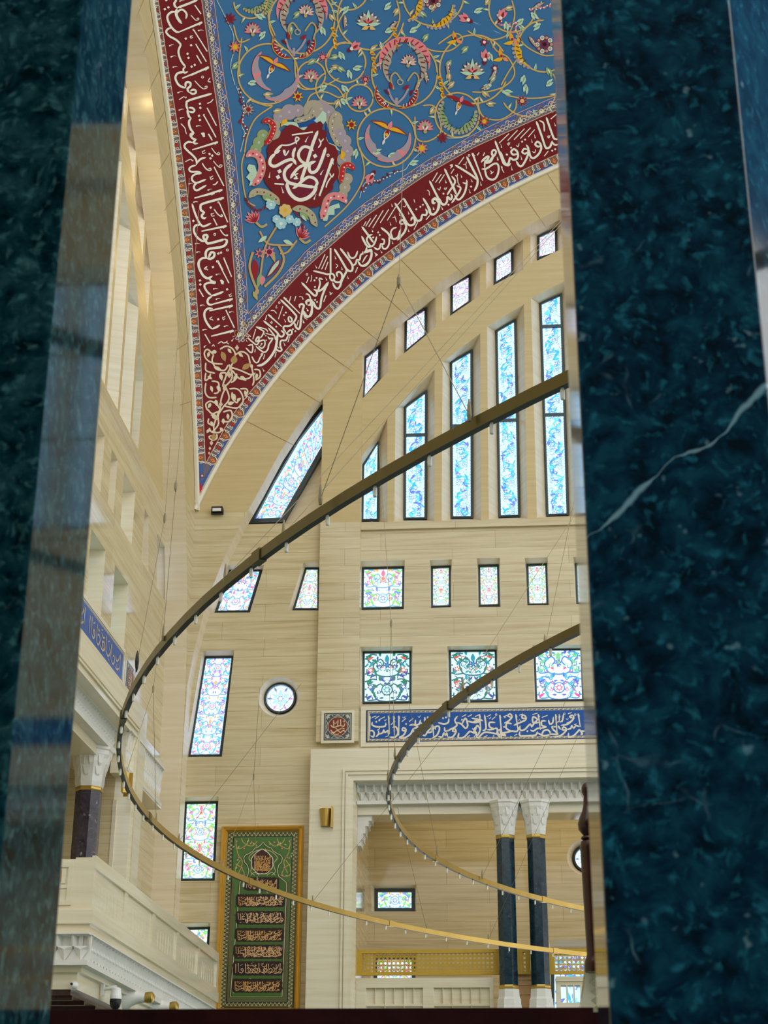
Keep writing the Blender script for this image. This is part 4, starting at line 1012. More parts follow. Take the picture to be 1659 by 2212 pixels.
# ------------------------------------------------------------ green framed calligraphy panel
YF = YW - .07
def framed_panel():
    tl, tr, br, bl = at(481, 1786, YF), at(658, 1782, YF), at(644.5, 2190, YF), at(461, 2190, YF)
    x0, x1, z1, z0 = (tl.x + bl.x) / 2, (tr.x + br.x) / 2, (tl.z + tr.z) / 2, br.z
    fr = MB(); fw = .115
    def rail(a, b, prof_axis):
        pass
    O = [(x0, z0), (x1, z0), (x1, z1), (x0, z1)]
    steps = [(0, YW), (0, YF - .02), (.03, YF - .045), (.055, YF - .01), (.075, YF - .03), (fw, YF + .03)]
    for (d0, y0), (d1, y1) in zip(steps, steps[1:]):
        fr.sleeve(inset_poly(O, d0 + 1e-4), y0, inset_poly(O, d1 + 1e-4), y1)
    root = build('framed_panel', fr, M_GOLD); tag(root, 'tall green calligraphy panel in a gold frame on the end wall', 'picture')
    G0 = inset_poly(O, fw - .005)
    o = Orn(lambda x, y, l: tuple(at(x, y, YF + .028 - .0015 * l)))
    Z = lambda x, y: (440 + x * .2043, 1760 + y * .2043)
    pz = lambda P: [Z(*p) for p in P]
    # ground directly from the frame
    gb = MB(); gb.face([(p[0], YF + .027, p[1]) for p in G0], 0, rgb(28, 40, 30))
    dk, gr, br_, cr, gd = rgb(26, 44, 30), rgb(84, 122, 62), rgb(112, 108, 72), rgb(206, 196, 150), rgb(210, 176, 100)
    og, om = rgb(104, 100, 66), rgb(140, 96, 92)
    o.poly(pz([(262, 185), (998, 168), (940, 2030), (170, 2030)]), br_, 1)
    def edge_at(f, y):
        l = 262 + (170 - 262) * (y - 185) / 1845; r = 998 + (940 - 998) * (y - 168) / 1862; return l + (r - l) * f
    # braid around the border
    for side in (0, 1):
        y = 195; k_ = 0
        while y < 2010:
            f0, f1 = (.008, .062) if side == 0 else (.938, .992)
            a = [(edge_at(f0 if (k_ + j) % 2 else f1, y + j * 21) , y + j * 21) for j in range(3)]
            o.ribbon(pz(a), 1.3, cr, 2, taper=0, step=2); b = [(edge_at(f1 if (k_ + j) % 2 else f0, y + j * 21), y + j * 21) for j in range(3)]
            o.ribbon(pz(b), 1.1, og if side else dk, 2, taper=0, step=2)
            y += 42
    for yy in (205, 2000):
        k_ = 0; x = edge_at(.07, yy)
        while x < edge_at(.93, yy):
            o.ribbon(pz([(x, yy - 18), (x + 22, yy + 18), (x + 44, yy - 18)]), 1.3, cr, 2, taper=0, step=2); o.ribbon(pz([(x, yy + 18), (x + 22, yy - 18), (x + 44, yy + 18)]), 1.1, dk, 2, taper=0, step=2)
            x += 44
    o.poly(pz([(312, 232), (945, 222), (888, 1985), (235, 1985)]), dk, 3)
    o.poly(pz([(320, 240), (937, 230), (880, 1977), (244, 1977)]), gr, 4)
    # side strips of brown speckle
    o.poly(pz([(268, 1260), (300, 700), (325, 700), (290, 1940), (248, 1975)]), og, 5); o.poly(pz([(905, 700), (880, 700), (840, 1930), (876, 1970), (890, 1600)]), og, 5); o.poly(pz([(246, 1940), (846, 1940), (876, 1975), (244, 1975)]), og, 5)
    # scrolls in the top field
    rnd = random.Random(4)
    for sx in (-1, 1):
        X = lambda d: 628 + sx * d
        for P in ([(60, 280), (120, 330), (200, 300), (230, 250)], [(150, 250), (180, 320), (260, 360), (290, 310)], [(290, 260), (270, 400), (220, 500), (260, 620)], [(240, 480), (290, 560), (280, 640), (210, 650)], [(190, 640), (230, 560), (290, 520)]):
            o.ribbon(pz([(X(a), b) for a, b in P]), 1.5, gd, 6, step=2)
        for (a, b) in ((200, 355), (225, 560), (255, 450), (205, 640), (120, 290), (280, 280)):
            o.flower(*Z(X(a), b), 4.6, 5, om, rgb(205, 160, 130), .4, 7)
        for k_ in range(26): o.leaf(*Z(X(rnd.uniform(60, 300)), rnd.uniform(250, 660)), 6, 2.6, rnd.uniform(0, 6.3), rgb(52, 110, 76) if k_ % 2 else cr, 6)
    # arch outline with lobes
    for k_ in range(90):
        a_, b_ = rnd.uniform(300, 840), rnd.uniform(760, 1920); o.leaf(*Z(a_, b_), rnd.uniform(4, 7), 2.2, rnd.uniform(0, 6.3), [rgb(52, 110, 76), rgb(150, 96, 84), rgb(190, 170, 110), rgb(60, 84, 44)][k_ % 4], 9)
    half = [(0, 285), (20, 315), (60, 345), (85, 350), (110, 385), (150, 410), (185, 425), (205, 455), (195, 500), (165, 535), (150, 590), (165, 650), (210, 685), (245, 715), (248, 760)]
    arch = [(628 - a, b) for a, b in reversed(half)] + [(628 + a, b) for a, b in half[1:]]
    body = pz(arch + [(870, 760), (826, 1925), (285, 1925), (335, 760)][0:0] + [(828, 1922), (282, 1922)])
    tri = tessellate_polygon([[Vector((p[0], p[1], 0)) for p in body]])
    for t in tri: o.poly([body[i] for i in t], rgb(74, 108, 52), 8)
    loop = arch + [(828, 1922), (282, 1922), arch[0]]
    o.ribbon(pz(loop), 4.2, dk, 9, smooth=False); o.ribbon(pz(loop), 1.9, cr, 10, smooth=False)
    for sx in (-1, 1):
        for P in ([(30, 370), (90, 390), (150, 450), (120, 500)], [(150, 470), (110, 520), (130, 600), (90, 640)], [(40, 640), (90, 610), (130, 640)], [(20, 360), (60, 420), (30, 400)]):
            o.ribbon(pz([(628 + sx * a, b) for a, b in P]), 1.4, cr, 10, step=2)
    med = []
    for k_ in range(48):
        a = 2 * math.pi * k_ / 48; r_ = 106 + 8 * abs(math.sin(4 * a)) ; y = 505 - r_ * math.cos(a) * 1.06; 
        if abs(a) < .35 or a > 2 * math.pi - .35: y -= 26 * (1 - min(a, 2 * math.pi - a) / .35)
        med.append((618 + r_ * math.sin(a), y))
    o.ribbon(pz(med + [med[0]]), 3.6, rgb(232, 222, 190), 11, smooth=False); o.fan(Z(618, 505), pz(med), rgb(70, 42, 36), 12)
    mix = [rgb(222, 176, 118), rgb(214, 160, 96), rgb(226, 190, 150)]
    words = [(LS, 0), (BLUE_B, 0), (BLUE_C, 0), (BLUE_B, 20), (BLUE_C, -30), (LS, 10), (BLUE_B, -20), (BLUE_C, 12)]
    def script(txt, x0, x1, y0, y1, k_, off, flip, lay=13):
        col = mix[k_ % 3]; kx = (x1 - x0) / 150; ky = (y1 - y0) / 36
        for kind, P in unpack(txt, 0, 0, 1):
            P = [(x0 + ((x + off) % 400 - 6) * kx, y0 + (y - 12) * ky) for x, y in P]
            if any(p[0] < x0 or p[0] > x1 or p[1] < y0 - 4 or p[1] > y1 + 6 for p in P): continue
            c = kind[0]
            letters(o, [(c if c in 'dtol' else c + '1.5', pz(P))], col, .30 if c in 'dtlo' else 1, lay)
    for k_ in range(3): script(words[k_][0], 530, 712, 425 + k_ * 55, 490 + k_ * 55, 1, 0, False, 14)
    rows = [(438, 785, 672, 790, 340), (352, 848, 852, 965, 0), (350, 842, 1030, 1148, 0), (342, 838, 1208, 1330, 0), (326, 830, 1385, 1510, 0), (318, 828, 1560, 1688, 0), (312, 822, 1745, 1868, 0)]
    for k_, (xa, xb, ya, yb, _) in enumerate(rows):
        cloud = []
        n_ = 40
        for j in range(n_):                               # cloud-edged dark cartouche
            t = j / n_; per = 2 * (xb - xa + yb - ya); q = t * per
            if q < xb - xa: pt_ = (xa + q, ya - 9 - 4 * (j % 2))
            elif q < xb - xa + yb - ya: pt_ = (xb + 10 + 4 * (j % 2), ya + q - (xb - xa))
            elif q < 2 * (xb - xa) + yb - ya: pt_ = (xb - (q - (xb - xa) - (yb - ya)), yb + 9 + 4 * (j % 2))
            else: pt_ = (xa - 10 - 4 * (j % 2), yb - (q - 2 * (xb - xa) - (yb - ya)))
            cloud.append(pt_)
        o.fan(Z((xa + xb) / 2, (ya + yb) / 2), pz(cloud), rgb(52, 34, 30), 11)
        script(words[k_][0], xa, xb, ya, yb, k_, 0, False); script(words[(k_ + 3) % 8][0], xa, xb, ya + 6, yb, k_ + 1, 30, False)
    om_ = MB(); om_.v = gb.v + o.mb.v; n0 = len(gb.v); om_.f = gb.f + [[i + n0 for i in f] for f in o.mb.f]; om_.m = gb.m + o.mb.m; om_.c = gb.c + o.mb.c
    build('calligraphy_sheet', om_, M_TILE, root)
framed_panel()

# ------------------------------------------------------------ wall lamps, floodlights, cameras, horns
def sconce(P, nrm, w, h, label):
    """half-cone brass shade with a narrow edge plate, open side along nrm"""
    t = thing('wall_sconce', P); nx = Vector(nrm).normalized(); sx = Vector((0, 0, 1)).cross(nx)
    b = MB(); rings = []
    for q, k_ in ((0, .72), (.5, .86), (1, 1.0)):
        rr = []
        for j in range(9):
            a = math.pi * j / 8
            rr.append(Vector(P) + sx * (w / 2 * k_ * math.cos(a)) + nx * (w * .55 * k_ * math.sin(a) + .004) + Vector((0, 0, h * q)))
        rings.append(rr)
    b.loft(rings, 0, False); b.face(rings[0]); b.face(rings[2]); build('lamp_shade', b, M_BRASS, t)
    p = MB(); c = Vector(P) + sx * (w * .5)
    q = [c + nx * (.0) + Vector((0, 0, -.03)), c + nx * (w * .6) + Vector((0, 0, -.03)), c + nx * (w * .6) + Vector((0, 0, h + .03)), c + Vector((0, 0, h + .03))]
    p.mesh(q + [v + sx * .03 for v in q], [(0, 1, 2, 3), (4, 7, 6, 5), (0, 4, 5, 1), (1, 5, 6, 2), (2, 6, 7, 3), (3, 7, 4, 0)]); build('edge_plate', p, M_BRASS, t)
    tag(t, label, 'lamp', 'brass wall sconces'); return t
sp_ = at(703, 1786, PF)
sconce((sp_.x, PF, sp_.z), (0, -1, 0), .23, .33, 'brass half-round wall sconce on the pale portal pier')
q = at_x(262, 1713, XL + .28)
sconce((XL + .285, q.y, q.z), (1, 0, 0), .23, .33, 'brass wall sconce seen edge on, on the left side wall')
def floodlight(P, label, rot):
    t = thing('floodlight', P); b = MB(); x, y, z = P
    b.box((x - .11, y - .07, z + .03), (x + .11, y + .03, z + .14)); build('housing', b, M_BLACK, t)
    g = MB(); g.box((x - .085, y - .078, z + .04), (x + .085, y - .072, z + .10)); build('lens', g, M_WHITE, t)
    s = MB(); s.box((x - .12, y - .02, z), (x - .105, y + .02, z + .1)); s.box((x + .105, y - .02, z), (x + .12, y + .02, z + .1)); s.box((x - .12, y - .02, z - .002), (x + .12, y + .02, z + .01)); build('bracket', s, M_BLACK, t)
    tag(t, label, 'floodlight', 'small floodlights at the arch springing'); t.rotation_euler = rot; return t
q = at(469, 1110, TY - .08); floodlight((q.x, TY - .06, q.z), 'small black floodlight on the arch face, right of the painted tip', (0, 0, 0))
q = at(414, 1090, TY - .1); floodlight((q.x, TY - .05, q.z), 'small black floodlight clamped to the pier left of the painted tip', (0, .5, 1.1))

# ------------------------------------------------------------ balcony on the left
BX = -5.18; BY0, BY1 = 19.9, 28.9
zt0 = at_x(199, 1850, BX).z; zc = at_x(229, 1984, BX + .06).z; zl = at_x(225, 2028, BX + .1).z; zk = at_x(213, 2094, BX - .02).z
def rect_hollow(z0, z1, x, y0, y1, thick=.25):
    mb = MB(); mb.box((x - thick, y0, z0), (x, y1, z1)); mb.box((XL, y0, z0), (x - thick, y0 + thick, z1)); return mb
bal = MB()
bal.box((BX - .22, BY0, zc), (BX, BY1, zt0)); bal.box((XL + 0.005, BY0, zc), (BX - .22, BY0 + .22, zt0 - .02))
bal.box((XL + 0.005, BY0 - .06, zc - .16), (BX + .06, BY1, zc))                      # ledge
bal.box((XL + 0.005, BY0 - .02, zl - .0), (BX + .02, BY1, zc - .16))
ZLB = at_x(206, 2156, BX - .12).z
bal.box((XL + 0.005, BY0 + .10, ZLB), (BX - .12, BY1, zk + .02))
bal.box((XL + 0.005, BY0 + .04, zl - .45), (BX - .06, BY1, zl))
# pilasters and panels on the long side
n_ = 5
for i in range(n_ + 1):
    y = BY0 + (BY1 - BY0) * i / n_
    bal.box((BX - .01, y - .09 if i else y, zc), (BX + .025, y + .09, zt0 - .12))
bal.box((BX - .01, BY0, zt0 - .13), (BX + .035, BY1, zt0 + .02)); bal.box((BX - .01, BY0, zc), (BX + .03, BY1, zc + .08))
for i in range(n_):
    for k_ in range(6):
        y = BY0 + (BY1 - BY0) * (i + .24 + k_ * .105) / n_
        bal.box((BX - .005, y, zc + .10), (BX + .006, y + .025, zc + .36))
root = build('balcony', bal, M_PALE); tag(root, 'pale stone balcony along the left side wall with panelled parapet', 'balcony')
# carved cornice under the ledge, front and side
fr = frieze(BY0 - .02, BY1, zl + .0, zk, 0, .17)
fr.v = [Vector((BX + .04 - p.y * .9, p.x, p.z)) for p in fr.v]; fr.f = [list(reversed(f)) for f in fr.f]
build('carved_cornice', fr, M_CARVE, root)
fr = frieze(XL + .01, BX + .04, zl, zk, BY0 - .1, .19); build('carved_cornice', fr, M_CARVE, root)
# recessed panel with slots on the front
p = MB(); xa, xb = BX - .95, BX - .30
za_, zb_ = zc + .12, zt0 - .12
p.box((xa - .06, BY0 - .02, za_ - .05), (xa, BY0 + .01, zb_ + .05)); p.box((xb, BY0 - .02, za_ - .05), (xb + .06, BY0 + .01, zb_ + .05)); p.box((xa, BY0 - .02, zb_), (xb, BY0 + .01, zb_ + .05)); p.box((xa, BY0 - .02, za_ - .05), (xb, BY0 + .01, za_))
zm = za_ + (zb_ - za_) * .45
p.box((xa, BY0 - .012, zm - .03), (xb, BY0 + .01, zm + .01))
for k_ in range(5): p.box((xa + .05 + k_ * .13, BY0 - .02, zm + .03), (xa + .1 + k_ * .13, BY0 + .01, zb_ - .02))
ring_ = [(xa + .325 + .16 * math.cos(k_ * math.pi / 8) * (1 if k_ % 2 else .75), BY0 - .002, (za_ + zm) / 2 + .14 * math.sin(k_ * math.pi / 8) * (1 if k_ % 2 else .75)) for k_ in range(16)]
p.mesh([(xa + .325, BY0 - .03, (za_ + zm) / 2)] + ring_, [(0, 1 + k_, 1 + (k_ + 1) % 16) for k_ in range(16)])
build('front_panel', p, M_PALE, root)
d_ = MB()
for k_ in range(4): d_.box((xa + .105 + k_ * .13, BY0 - .004, zm + .05), (xa + .175 + k_ * .13, BY0 + .005, zb_ - .04))
build('slot', d_, M_WOODBAND, root)
# dark wooden soffit under the balcony
s = MB(); zso = ZLB
s.box((XL + .005, BY0 + .14, zso - .06), (BX - .2, BY1, zso))
for k_ in range(14): s.box((XL + .005, BY0 + .3 + k_ * .6, zso - .10), (BX - .22, BY0 + .36 + k_ * .6, zso - .05))
o = build('soffit', s, M_WOOD, root); o['label'] = 'dark coffered wooden underside'
lw = MB(); lw.box((XL - .3, BY1 - 5.2, 0), (XL + .6, BY1, zso - .05)); o = build('wall_left_low', lw, M_STONE); tag(o, 'plain wall under the left balcony', 'wall', kind='structure')
# brackets-canopy high on the left wall
c = MB(); ca = at_x(272, 1590, XL + .24); cb = at_x(346, 1667, XL + .24)
zt_, zb_ = at_x(346, 1640, XL + .24).z, at_x(330, 1728, XL + .24).z
y0_, y1_ = 25.95, 28.75
c.box((XL - .02, y0_, zb_), (XL + .22, y1_, zt_)); c.box((XL - .02, y0_, zt_ - .12), (XL + .28, y1_ + .03, zt_ + .02)); c.box((XL - .02, y0_, zb_ - .03), (XL + .26, y1_ + .02, zb_ + .05))
root = build('carved_canopy', c, M_PALE); tag(root, 'pale carved stone canopy at the far end of the left side wall', 'canopy')
fr = frieze(y0_, y1_, zt_ - .13, zb_ + .06, 0, .15); fr.v = [Vector((XL + .27 - p.y, p.x, p.z)) for p in fr.v]; fr.f = [list(reversed(f)) for f in fr.f]; build('carved_cornice', fr, M_CARVE, root)
# narrow dark niche below it
d = MB(); qa, qb = at_x(262, 1760, XL), at_x(256, 1885, XL); d.box((XL - .01, qa.y - .5, qb.z), (XL + .012, qa.y - .2, qa.z)); root = build('narrow_niche', d, M_PURPLE); tag(root, 'narrow dark marble strip on the left wall beyond the purple column', 'panel')
d = MB()
for (a0, a1) in ((-.6, -.5), (-.2, -.1)): d.box((XL - .01, qa.y + a0, qb.z - .1), (XL + .05, qa.y + a1, qa.z + .12))
d.box((XL - .01, qa.y - .6, qa.z), (XL + .05, qa.y - .1, qa.z + .12)); build('surround', d, M_PALE, root)

# cameras
def at_y(x, y, Y): return at(x, y, Y)
def dome_camera(P, label):
    t = thing('security_camera', P); x, y, z = P; k = .66
    a = MB(); a.box((x - .19, y - .04, z + .20), (x - .16, y + .04, z + .34)); a.tube([(x - .17, y, z + .28), (x + .0, y, z + .31)], .024, 10); build('bracket', a, M_WHITE, t)
    b = MB(); b.lathe(x, y, [(.05 * k, z + .46 * k), (.09 * k, z + .44 * k), (.10 * k, z + .36 * k), (.115 * k, z + .30 * k), (.115 * k, z + .24 * k)], 20); build('housing', b, M_WHITE, t)
    d = MB(); d.lathe(x, y, [(.112 * k, z + .24 * k), (.112 * k, z + .17 * k), (.09 * k, z + .09 * k), (.05 * k, z + .05 * k), (.001, z + .04 * k)], 20); build('dome', d, M_BLACK, t, smooth=True)
    tag(t, label, 'camera', 'security cameras under the balcony')
q = at_x(248, 2186, BX + .10); dome_camera((BX + .10, q.y, q.z), 'white security camera with a black dome under the balcony corner')
q = at(158, 2128, 19.95); t = thing('security_camera', (q.x, 19.95, q.z - .06)); b = MB()
b.lathe(0, 0, [(.055, 0), (.055, .02), (.04, .03)], 18); b.v = [Vector((q.x + p.x, 20.0 - p.z, q.z + p.y)) for p in b.v]; build('base', b, M_WHITE, t)
b = MB(); b.lathe(0, 0, [(.001, -.048), (.026, -.041), (.042, -.02), (.046, 0), (.042, .02), (.026, .041), (.001, .048)], 18); b.v = [Vector((q.x + .01 + p.x, 19.955 - p.z, q.z + p.y)) for p in b.v]; build('housing', b, M_WHITE, t, smooth=True)
b = MB(); b.lathe(0, 0, [(.001, .0), (.016, .0), (.016, .008), (.001, .01)], 12); b.v = [Vector((q.x - .01 + p.x, 19.91 - p.z, q.z + .01 + p.y)) for p in b.v]; build('lens', b, M_BLACK, t)
tag(t, 'white eyeball security camera on the balcony front', 'camera', 'security cameras under the balcony')
# horn loudspeakers under the cornice
def horn(P, r, label):
    t = thing('horn_speaker', P); x, y, z = P; b = MB()
    b.lathe(0, 0, [(r, 0), (r * .96, .03), (r * .62, .10), (r * .42, .2), (r * .34, .32)], 24); b.v = [Vector((x - .02 + p.z * .95, y + p.x, z + r + p.y)) for p in b.v]; build('bell', b, M_CARVE, t, smooth=True)
    k_ = MB(); k_.lathe(0, 0, [(r * .36, .3), (r * .4, .33), (r * .4, .40), (r * .2, .43)], 16); k_.v = [Vector((x - .02 + p.z * .95, y + p.x, z + r + p.y)) for p in k_.v]; o_ = build('driver', k_, M_BRASS, t, smooth=True); o_['label'] = 'brass driver at the tip'
    tag(t, label, 'loudspeaker', 'horn loudspeakers under the balcony')
q = at(295, 2186, 22.6); horn((BX - .10, 22.6, q.z), .19, 'cream horn loudspeaker with brass tip, nearest the security camera')
q = at(352, 2204, 24.3); horn((BX - .10, 24.3, q.z), .19, 'cream horn loudspeaker farther along under the balcony cornice')

# warm cove lamps tucked behind the fins of the left arch
for k_, (x, y) in enumerate(((318, 225), (326, 395), (338, 545), (350, 645), (296, 560))):
    p = at_x(x, y, XL + .34); d_ = bpy.data.lights.new('cove_lamp', 'POINT'); d_.energy = 2.2; d_.color = (1, .80, .45); d_.shadow_soft_size = .3
    o = bpy.data.objects.new('cove_lamp', d_); COL.objects.link(o); o.location = p
# ------------------------------------------------------------ chandelier rings
def at_z(x, y, h):
    r = ray(x, y); r = r * (h / r.z); return Vector((r.x, r.y, h + CZ))
def cam_px(p):
    v = Vector((p[0], p[1], p[2] - CZ)); d = v.dot(R_FWD); return (829.5 + FPX * v.dot(R_RIGHT) / d, 1106 + FPX * v.dot(R_DOWN) / d)
def ring_light(cx, cy, R, h, spacing, label, seg, sh, sw):
    z = h + CZ; t = thing('ring_chandelier', (cx, cy, z)); n = 220
    b = MB(); rings = []
    for i in range(n):
        a = 2 * math.pi * i / n; ca, sa = math.cos(a), math.sin(a)
        rings.append([(cx + (R + dx) * ca, cy + (R + dx) * sa, z + dz) for dx, dz in ((-sw / 2, -sh / 2), (sw / 2, -sh / 2), (sw / 2, sh / 2), (-sw / 2, sh / 2))])
    v = [p for r in rings for p in r]; fs = []
    for i in range(n):
        for j in range(4): fs.append((i * 4 + j, i * 4 + (j + 1) % 4, ((i + 1) % n) * 4 + (j + 1) % 4, ((i + 1) % n) * 4 + j))
    b.mesh(v, fs); b.m = [(1, 2, 0, 0)[k_ % 4] for k_ in range(len(fs))]; build('ring', b, [M_BRASS, M_BRASS_UNDERSHADE, M_BRASS_SHADE], t)  # shade painted on underside and outer face, plain brass on top and inside
    k_ = 0; m = int(2 * math.pi * R / spacing)
    for i in range(m):
        a = 2 * math.pi * i / m; P = (cx + R * math.cos(a), cy + R * math.sin(a), z)
        px = cam_px(P)
        if not (240 < px[0] < 1300 and 700 < px[1] < 2150): continue
        s = MB(); s.lathe(P[0], P[1], [(.008, z - sh / 2 - .055), (.010, z - sh / 2 - .05), (.010, z - sh / 2 - .012), (.006, z - sh / 2)], 8); build('lamp_socket', s, M_BULB, t); k_ += 1
    for i in range(int(2 * math.pi * R / seg)):
        a = seg * i / R + .35; P = Vector((cx + R * math.cos(a), cy + R * math.sin(a), z)); px = cam_px(P)
        if not (200 < px[0] < 1400): continue
        T_ = Vector((-math.sin(a), math.cos(a), 0)); N_ = Vector((math.cos(a), math.sin(a), 0)); s = MB(); v = []
        for tt in (-.05, .05):
            for dx, dz in ((-sw / 2 - .006, -sh / 2 - .004), (sw / 2 + .006, -sh / 2 - .004), (sw / 2 + .006, sh / 2 + .006), (-sw / 2 - .006, sh / 2 + .006)): v.append(P + T_ * tt + N_ * dx + Vector((0, 0, dz)))
        s.mesh(v, [(0, 1, 5, 4), (1, 2, 6, 5), (2, 3, 7, 6), (3, 0, 4, 7), (0, 3, 2, 1), (4, 5, 6, 7)]); build('joint_sleeve', s, M_BRASS_SHADE if math.hypot(P.x, P.y) < math.hypot(cx, cy) else M_BRASS, t)  # sleeves nearer the viewer wear the painted shade colour
    tag(t, label, 'chandelier', 'concentric ring chandeliers'); return t
H1, H2 = 3.132, 3.309
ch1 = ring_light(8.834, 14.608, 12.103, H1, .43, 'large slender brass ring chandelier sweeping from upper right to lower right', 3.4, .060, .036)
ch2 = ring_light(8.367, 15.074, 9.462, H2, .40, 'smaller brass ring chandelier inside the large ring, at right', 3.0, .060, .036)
def cables(ch, h, attach, node, tops, white=False):
    P = [at_z(x, y, h) + Vector((0, 0, .03)) for x, y in attach]
    my = sum(p.y for p in P) / len(P)
    q = MB(); r_ = .0022
    if node: 
        N = at(node[0], node[1], my)
        for p in P: q.tube([p, N], r_, 5)
        q.lathe(N.x, N.y, [(.004, N.z - .04), (.010, N.z - .02), (.010, N.z + .02), (.004, N.z + .04)], 6)
    else: N = P[0]
    for (x, y) in tops:
        e = at(x, y, my + (CY - my) * .25); q.tube([N, e], r_, 5)
        d_ = (e - N); q.tube([e, e + d_ * .6], r_, 5)
    for p in P: q.lathe(p.x, p.y, [(.008, p.z - .03), (.011, p.z), (.008, p.z + .05), (.003, p.z + .08)], 6)
    build('suspension_cable', q, M_CABLE, ch)
cables(ch1, H1, [(692, 1090), (1014, 910)], (861.5, 608), [(868, 420)])
cables(ch1, H1, [(286, 1492)], (356, 1119), [(392, 620)])
tb = MB(); p0 = at_z(286, 1492, H1); a_, b_ = at(295, 1452, p0.y), at(297, 1406, p0.y)
tb.tube([a_ + (b_ - a_) * q for q in (0, .2, .5, .8, 1)], .01, 8, 0, [.003, .011, .015, .01, .003]); o_ = build('turnbuckle', tb, M_BLACK, ch1); o_['label'] = 'black spindle fitting on the cable'
cables(ch1, H1, [(352, 1384)], (380, 1050), [(414, 640)])
cables(ch1, H1, [(337, 1782), (268, 1690)], (331, 1488), [(345, 1380)])
cables(ch1, H1, [(480, 1880), (555, 1914)], (548, 1678), [(556, 1560)])
cables(ch1, H1, [(386, 1824)], None, [(552, 1604)])
cables(ch1, H1, [(675, 1954)], None, [(893, 1672)])
cables(ch1, H1, [(1055, 2035)], None, [(1238, 1613)])
cables(ch1, H1, [(922, 2014)], None, [(884, 1850)])
cables(ch1, H1, [(486, 1258)], None, [(1207, 482)])
cables(ch1, H1, [(612, 1165)], None, [(1210, 487)])
cables(ch2, H2, [(1042, 1899)], None, [(1175, 1613)])
cables(ch2, H2, [(945, 1848)], None, [(899, 1600)])
cables(ch2, H2, [(1178, 1404)], None, [(1232, 1123)])
cables(ch2, H2, [(838, 1690), (853, 1640)], (845, 1347), [(828, 1100)])
cables(ch2, H2, [(1000, 1494)], None, [(1206, 1167)])

# ------------------------------------------------------------ marble pillars, rail, post in front
PD = 1.40
xl = -0.3205 * PD; xlf = xl
def pillar(poly, label, mat):
    mb = MB(); mb.hprism(poly, 0, 3.4)
    bm = bmesh.new(); 
    o = build('marble_pillar', mb, mat); tag(o, label, 'pillar', 'polished marble pillars in front', 'thing'); return o
def bevel(o, w):
    m = o.modifiers.new('edge', 'BEVEL'); m.width = w; m.segments = 2; m.limit_method = 'ANGLE'; m.angle_limit = math.radians(25)
YFAR = xl / -0.2797
yfr = .0572 * PD / .0502
pl_ = pillar([(xl, PD), (xl, YFAR), (xl - .08, YFAR + .10), (xl - .42, YFAR + .10), (xl - .5, YFAR), (xl - .5, PD)], 'dark green polished marble pillar filling the left edge', M_VERDE)
xr = .0572 * PD
pr_ = pillar([(xr, PD), (xr + .185 * PD - .0572 * PD, PD), (xr + .285, PD + .19), (xr + .285, PD + .30), (xr + .18, PD + .36), (xr + .05, PD + .33), (xr, yfr)], 'dark teal polished marble pillar filling the right edge, white diagonal vein', M_VERDE_R)
bevel(pl_, .004); bevel(pr_, .003)
# a white vein with its own course across the right pillar
# rail
r_ = MB(); zr = at(700, 2183, 2.5).z
r_.box((-1.3, 2.5, zr - .09), (.1165, 2.62, zr)); r_.box((-1.3, 2.515, zr - .30), (.1165, 2.605, zr - .09)); r_.box((-1.3, 2.53, 0), (.1165, 2.59, zr - .30))
o = build('wooden_rail', r_, M_WOOD); tag(o, 'dark mahogany rail across the bottom edge', 'rail')
r_ = MB(); r_.box((.1185, 2.5, zr - .09), (.5, 2.62, zr - .004)); r_.box((.1185, 2.515, 0), (.5, 2.605, zr - .09))
o = build('wooden_rail', r_, M_WOOD); tag(o, 'dark mahogany rail continuing behind the right pillar', 'rail')
# turned post
YN = 7.0
def px_r(y, dx): return dx / FPX * YN * 1.03
prof = [(1690, 2), (1694, 9), (1702, 12), (1712, 12), (1720, 8), (1726, 9), (1740, 10), (1752, 13), (1768, 20), (1780, 23), (1792, 22), (1800, 16), (1805, 12), (1808, 17), (1812, 18), (1816, 13), (1818, 18), (1826, 20), (1834, 21), (1840, 20), (1950, 18), (2062, 16), (2075, 20), (2085, 22), (2100, 22)]
cpx = lambda y: 1270 + .047 * (y - 1750)
base = at(cpx(2090), 2090, YN); n_ = MB()
n_.lathe(base.x, YN, [(px_r(y, r0), at(cpx(y), y, YN).z) for y, r0 in reversed(prof)], 20)
o = build('turned_post', n_, M_WOOD, smooth=True); tag(o, 'dark turned wooden post with finial beside the right pillar', 'post')
# pale carved scroll below it
c = MB(); YB = YN + .05
P_ = [at(x, y, YB) for x, y in ((1250, 2200), (1257, 2160), (1263, 2120), (1268, 2080), (1274, 2058), (1312, 2058), (1330, 2200))]
c.prism([(p.x, p.z) for p in P_], YB, YB + .35)
for k_ in range(6):
    p = at(1282 + k_ * 1.5, 2085 + k_ * 19, YB); rr = .022
    c.mesh([(p.x - rr, YB, p.z), (p.x, YB - .02, p.z + rr * .7), (p.x + rr * 1.6, YB, p.z - rr * .6), (p.x, YB, p.z - rr * .9), (p.x + rr, YB, p.z + rr)], [(0, 1, 4), (1, 2, 4), (0, 3, 1), (3, 2, 1)])
c.prism([(P_[0].x, 0), (P_[-1].x + .05, 0), (P_[-1].x, P_[-1].z), (P_[0].x, P_[0].z)], YB, YB + .35)
o = build('carved_newel_block', c, M_PALE); tag(o, 'pale carved stone block under the turned wooden post', 'block')
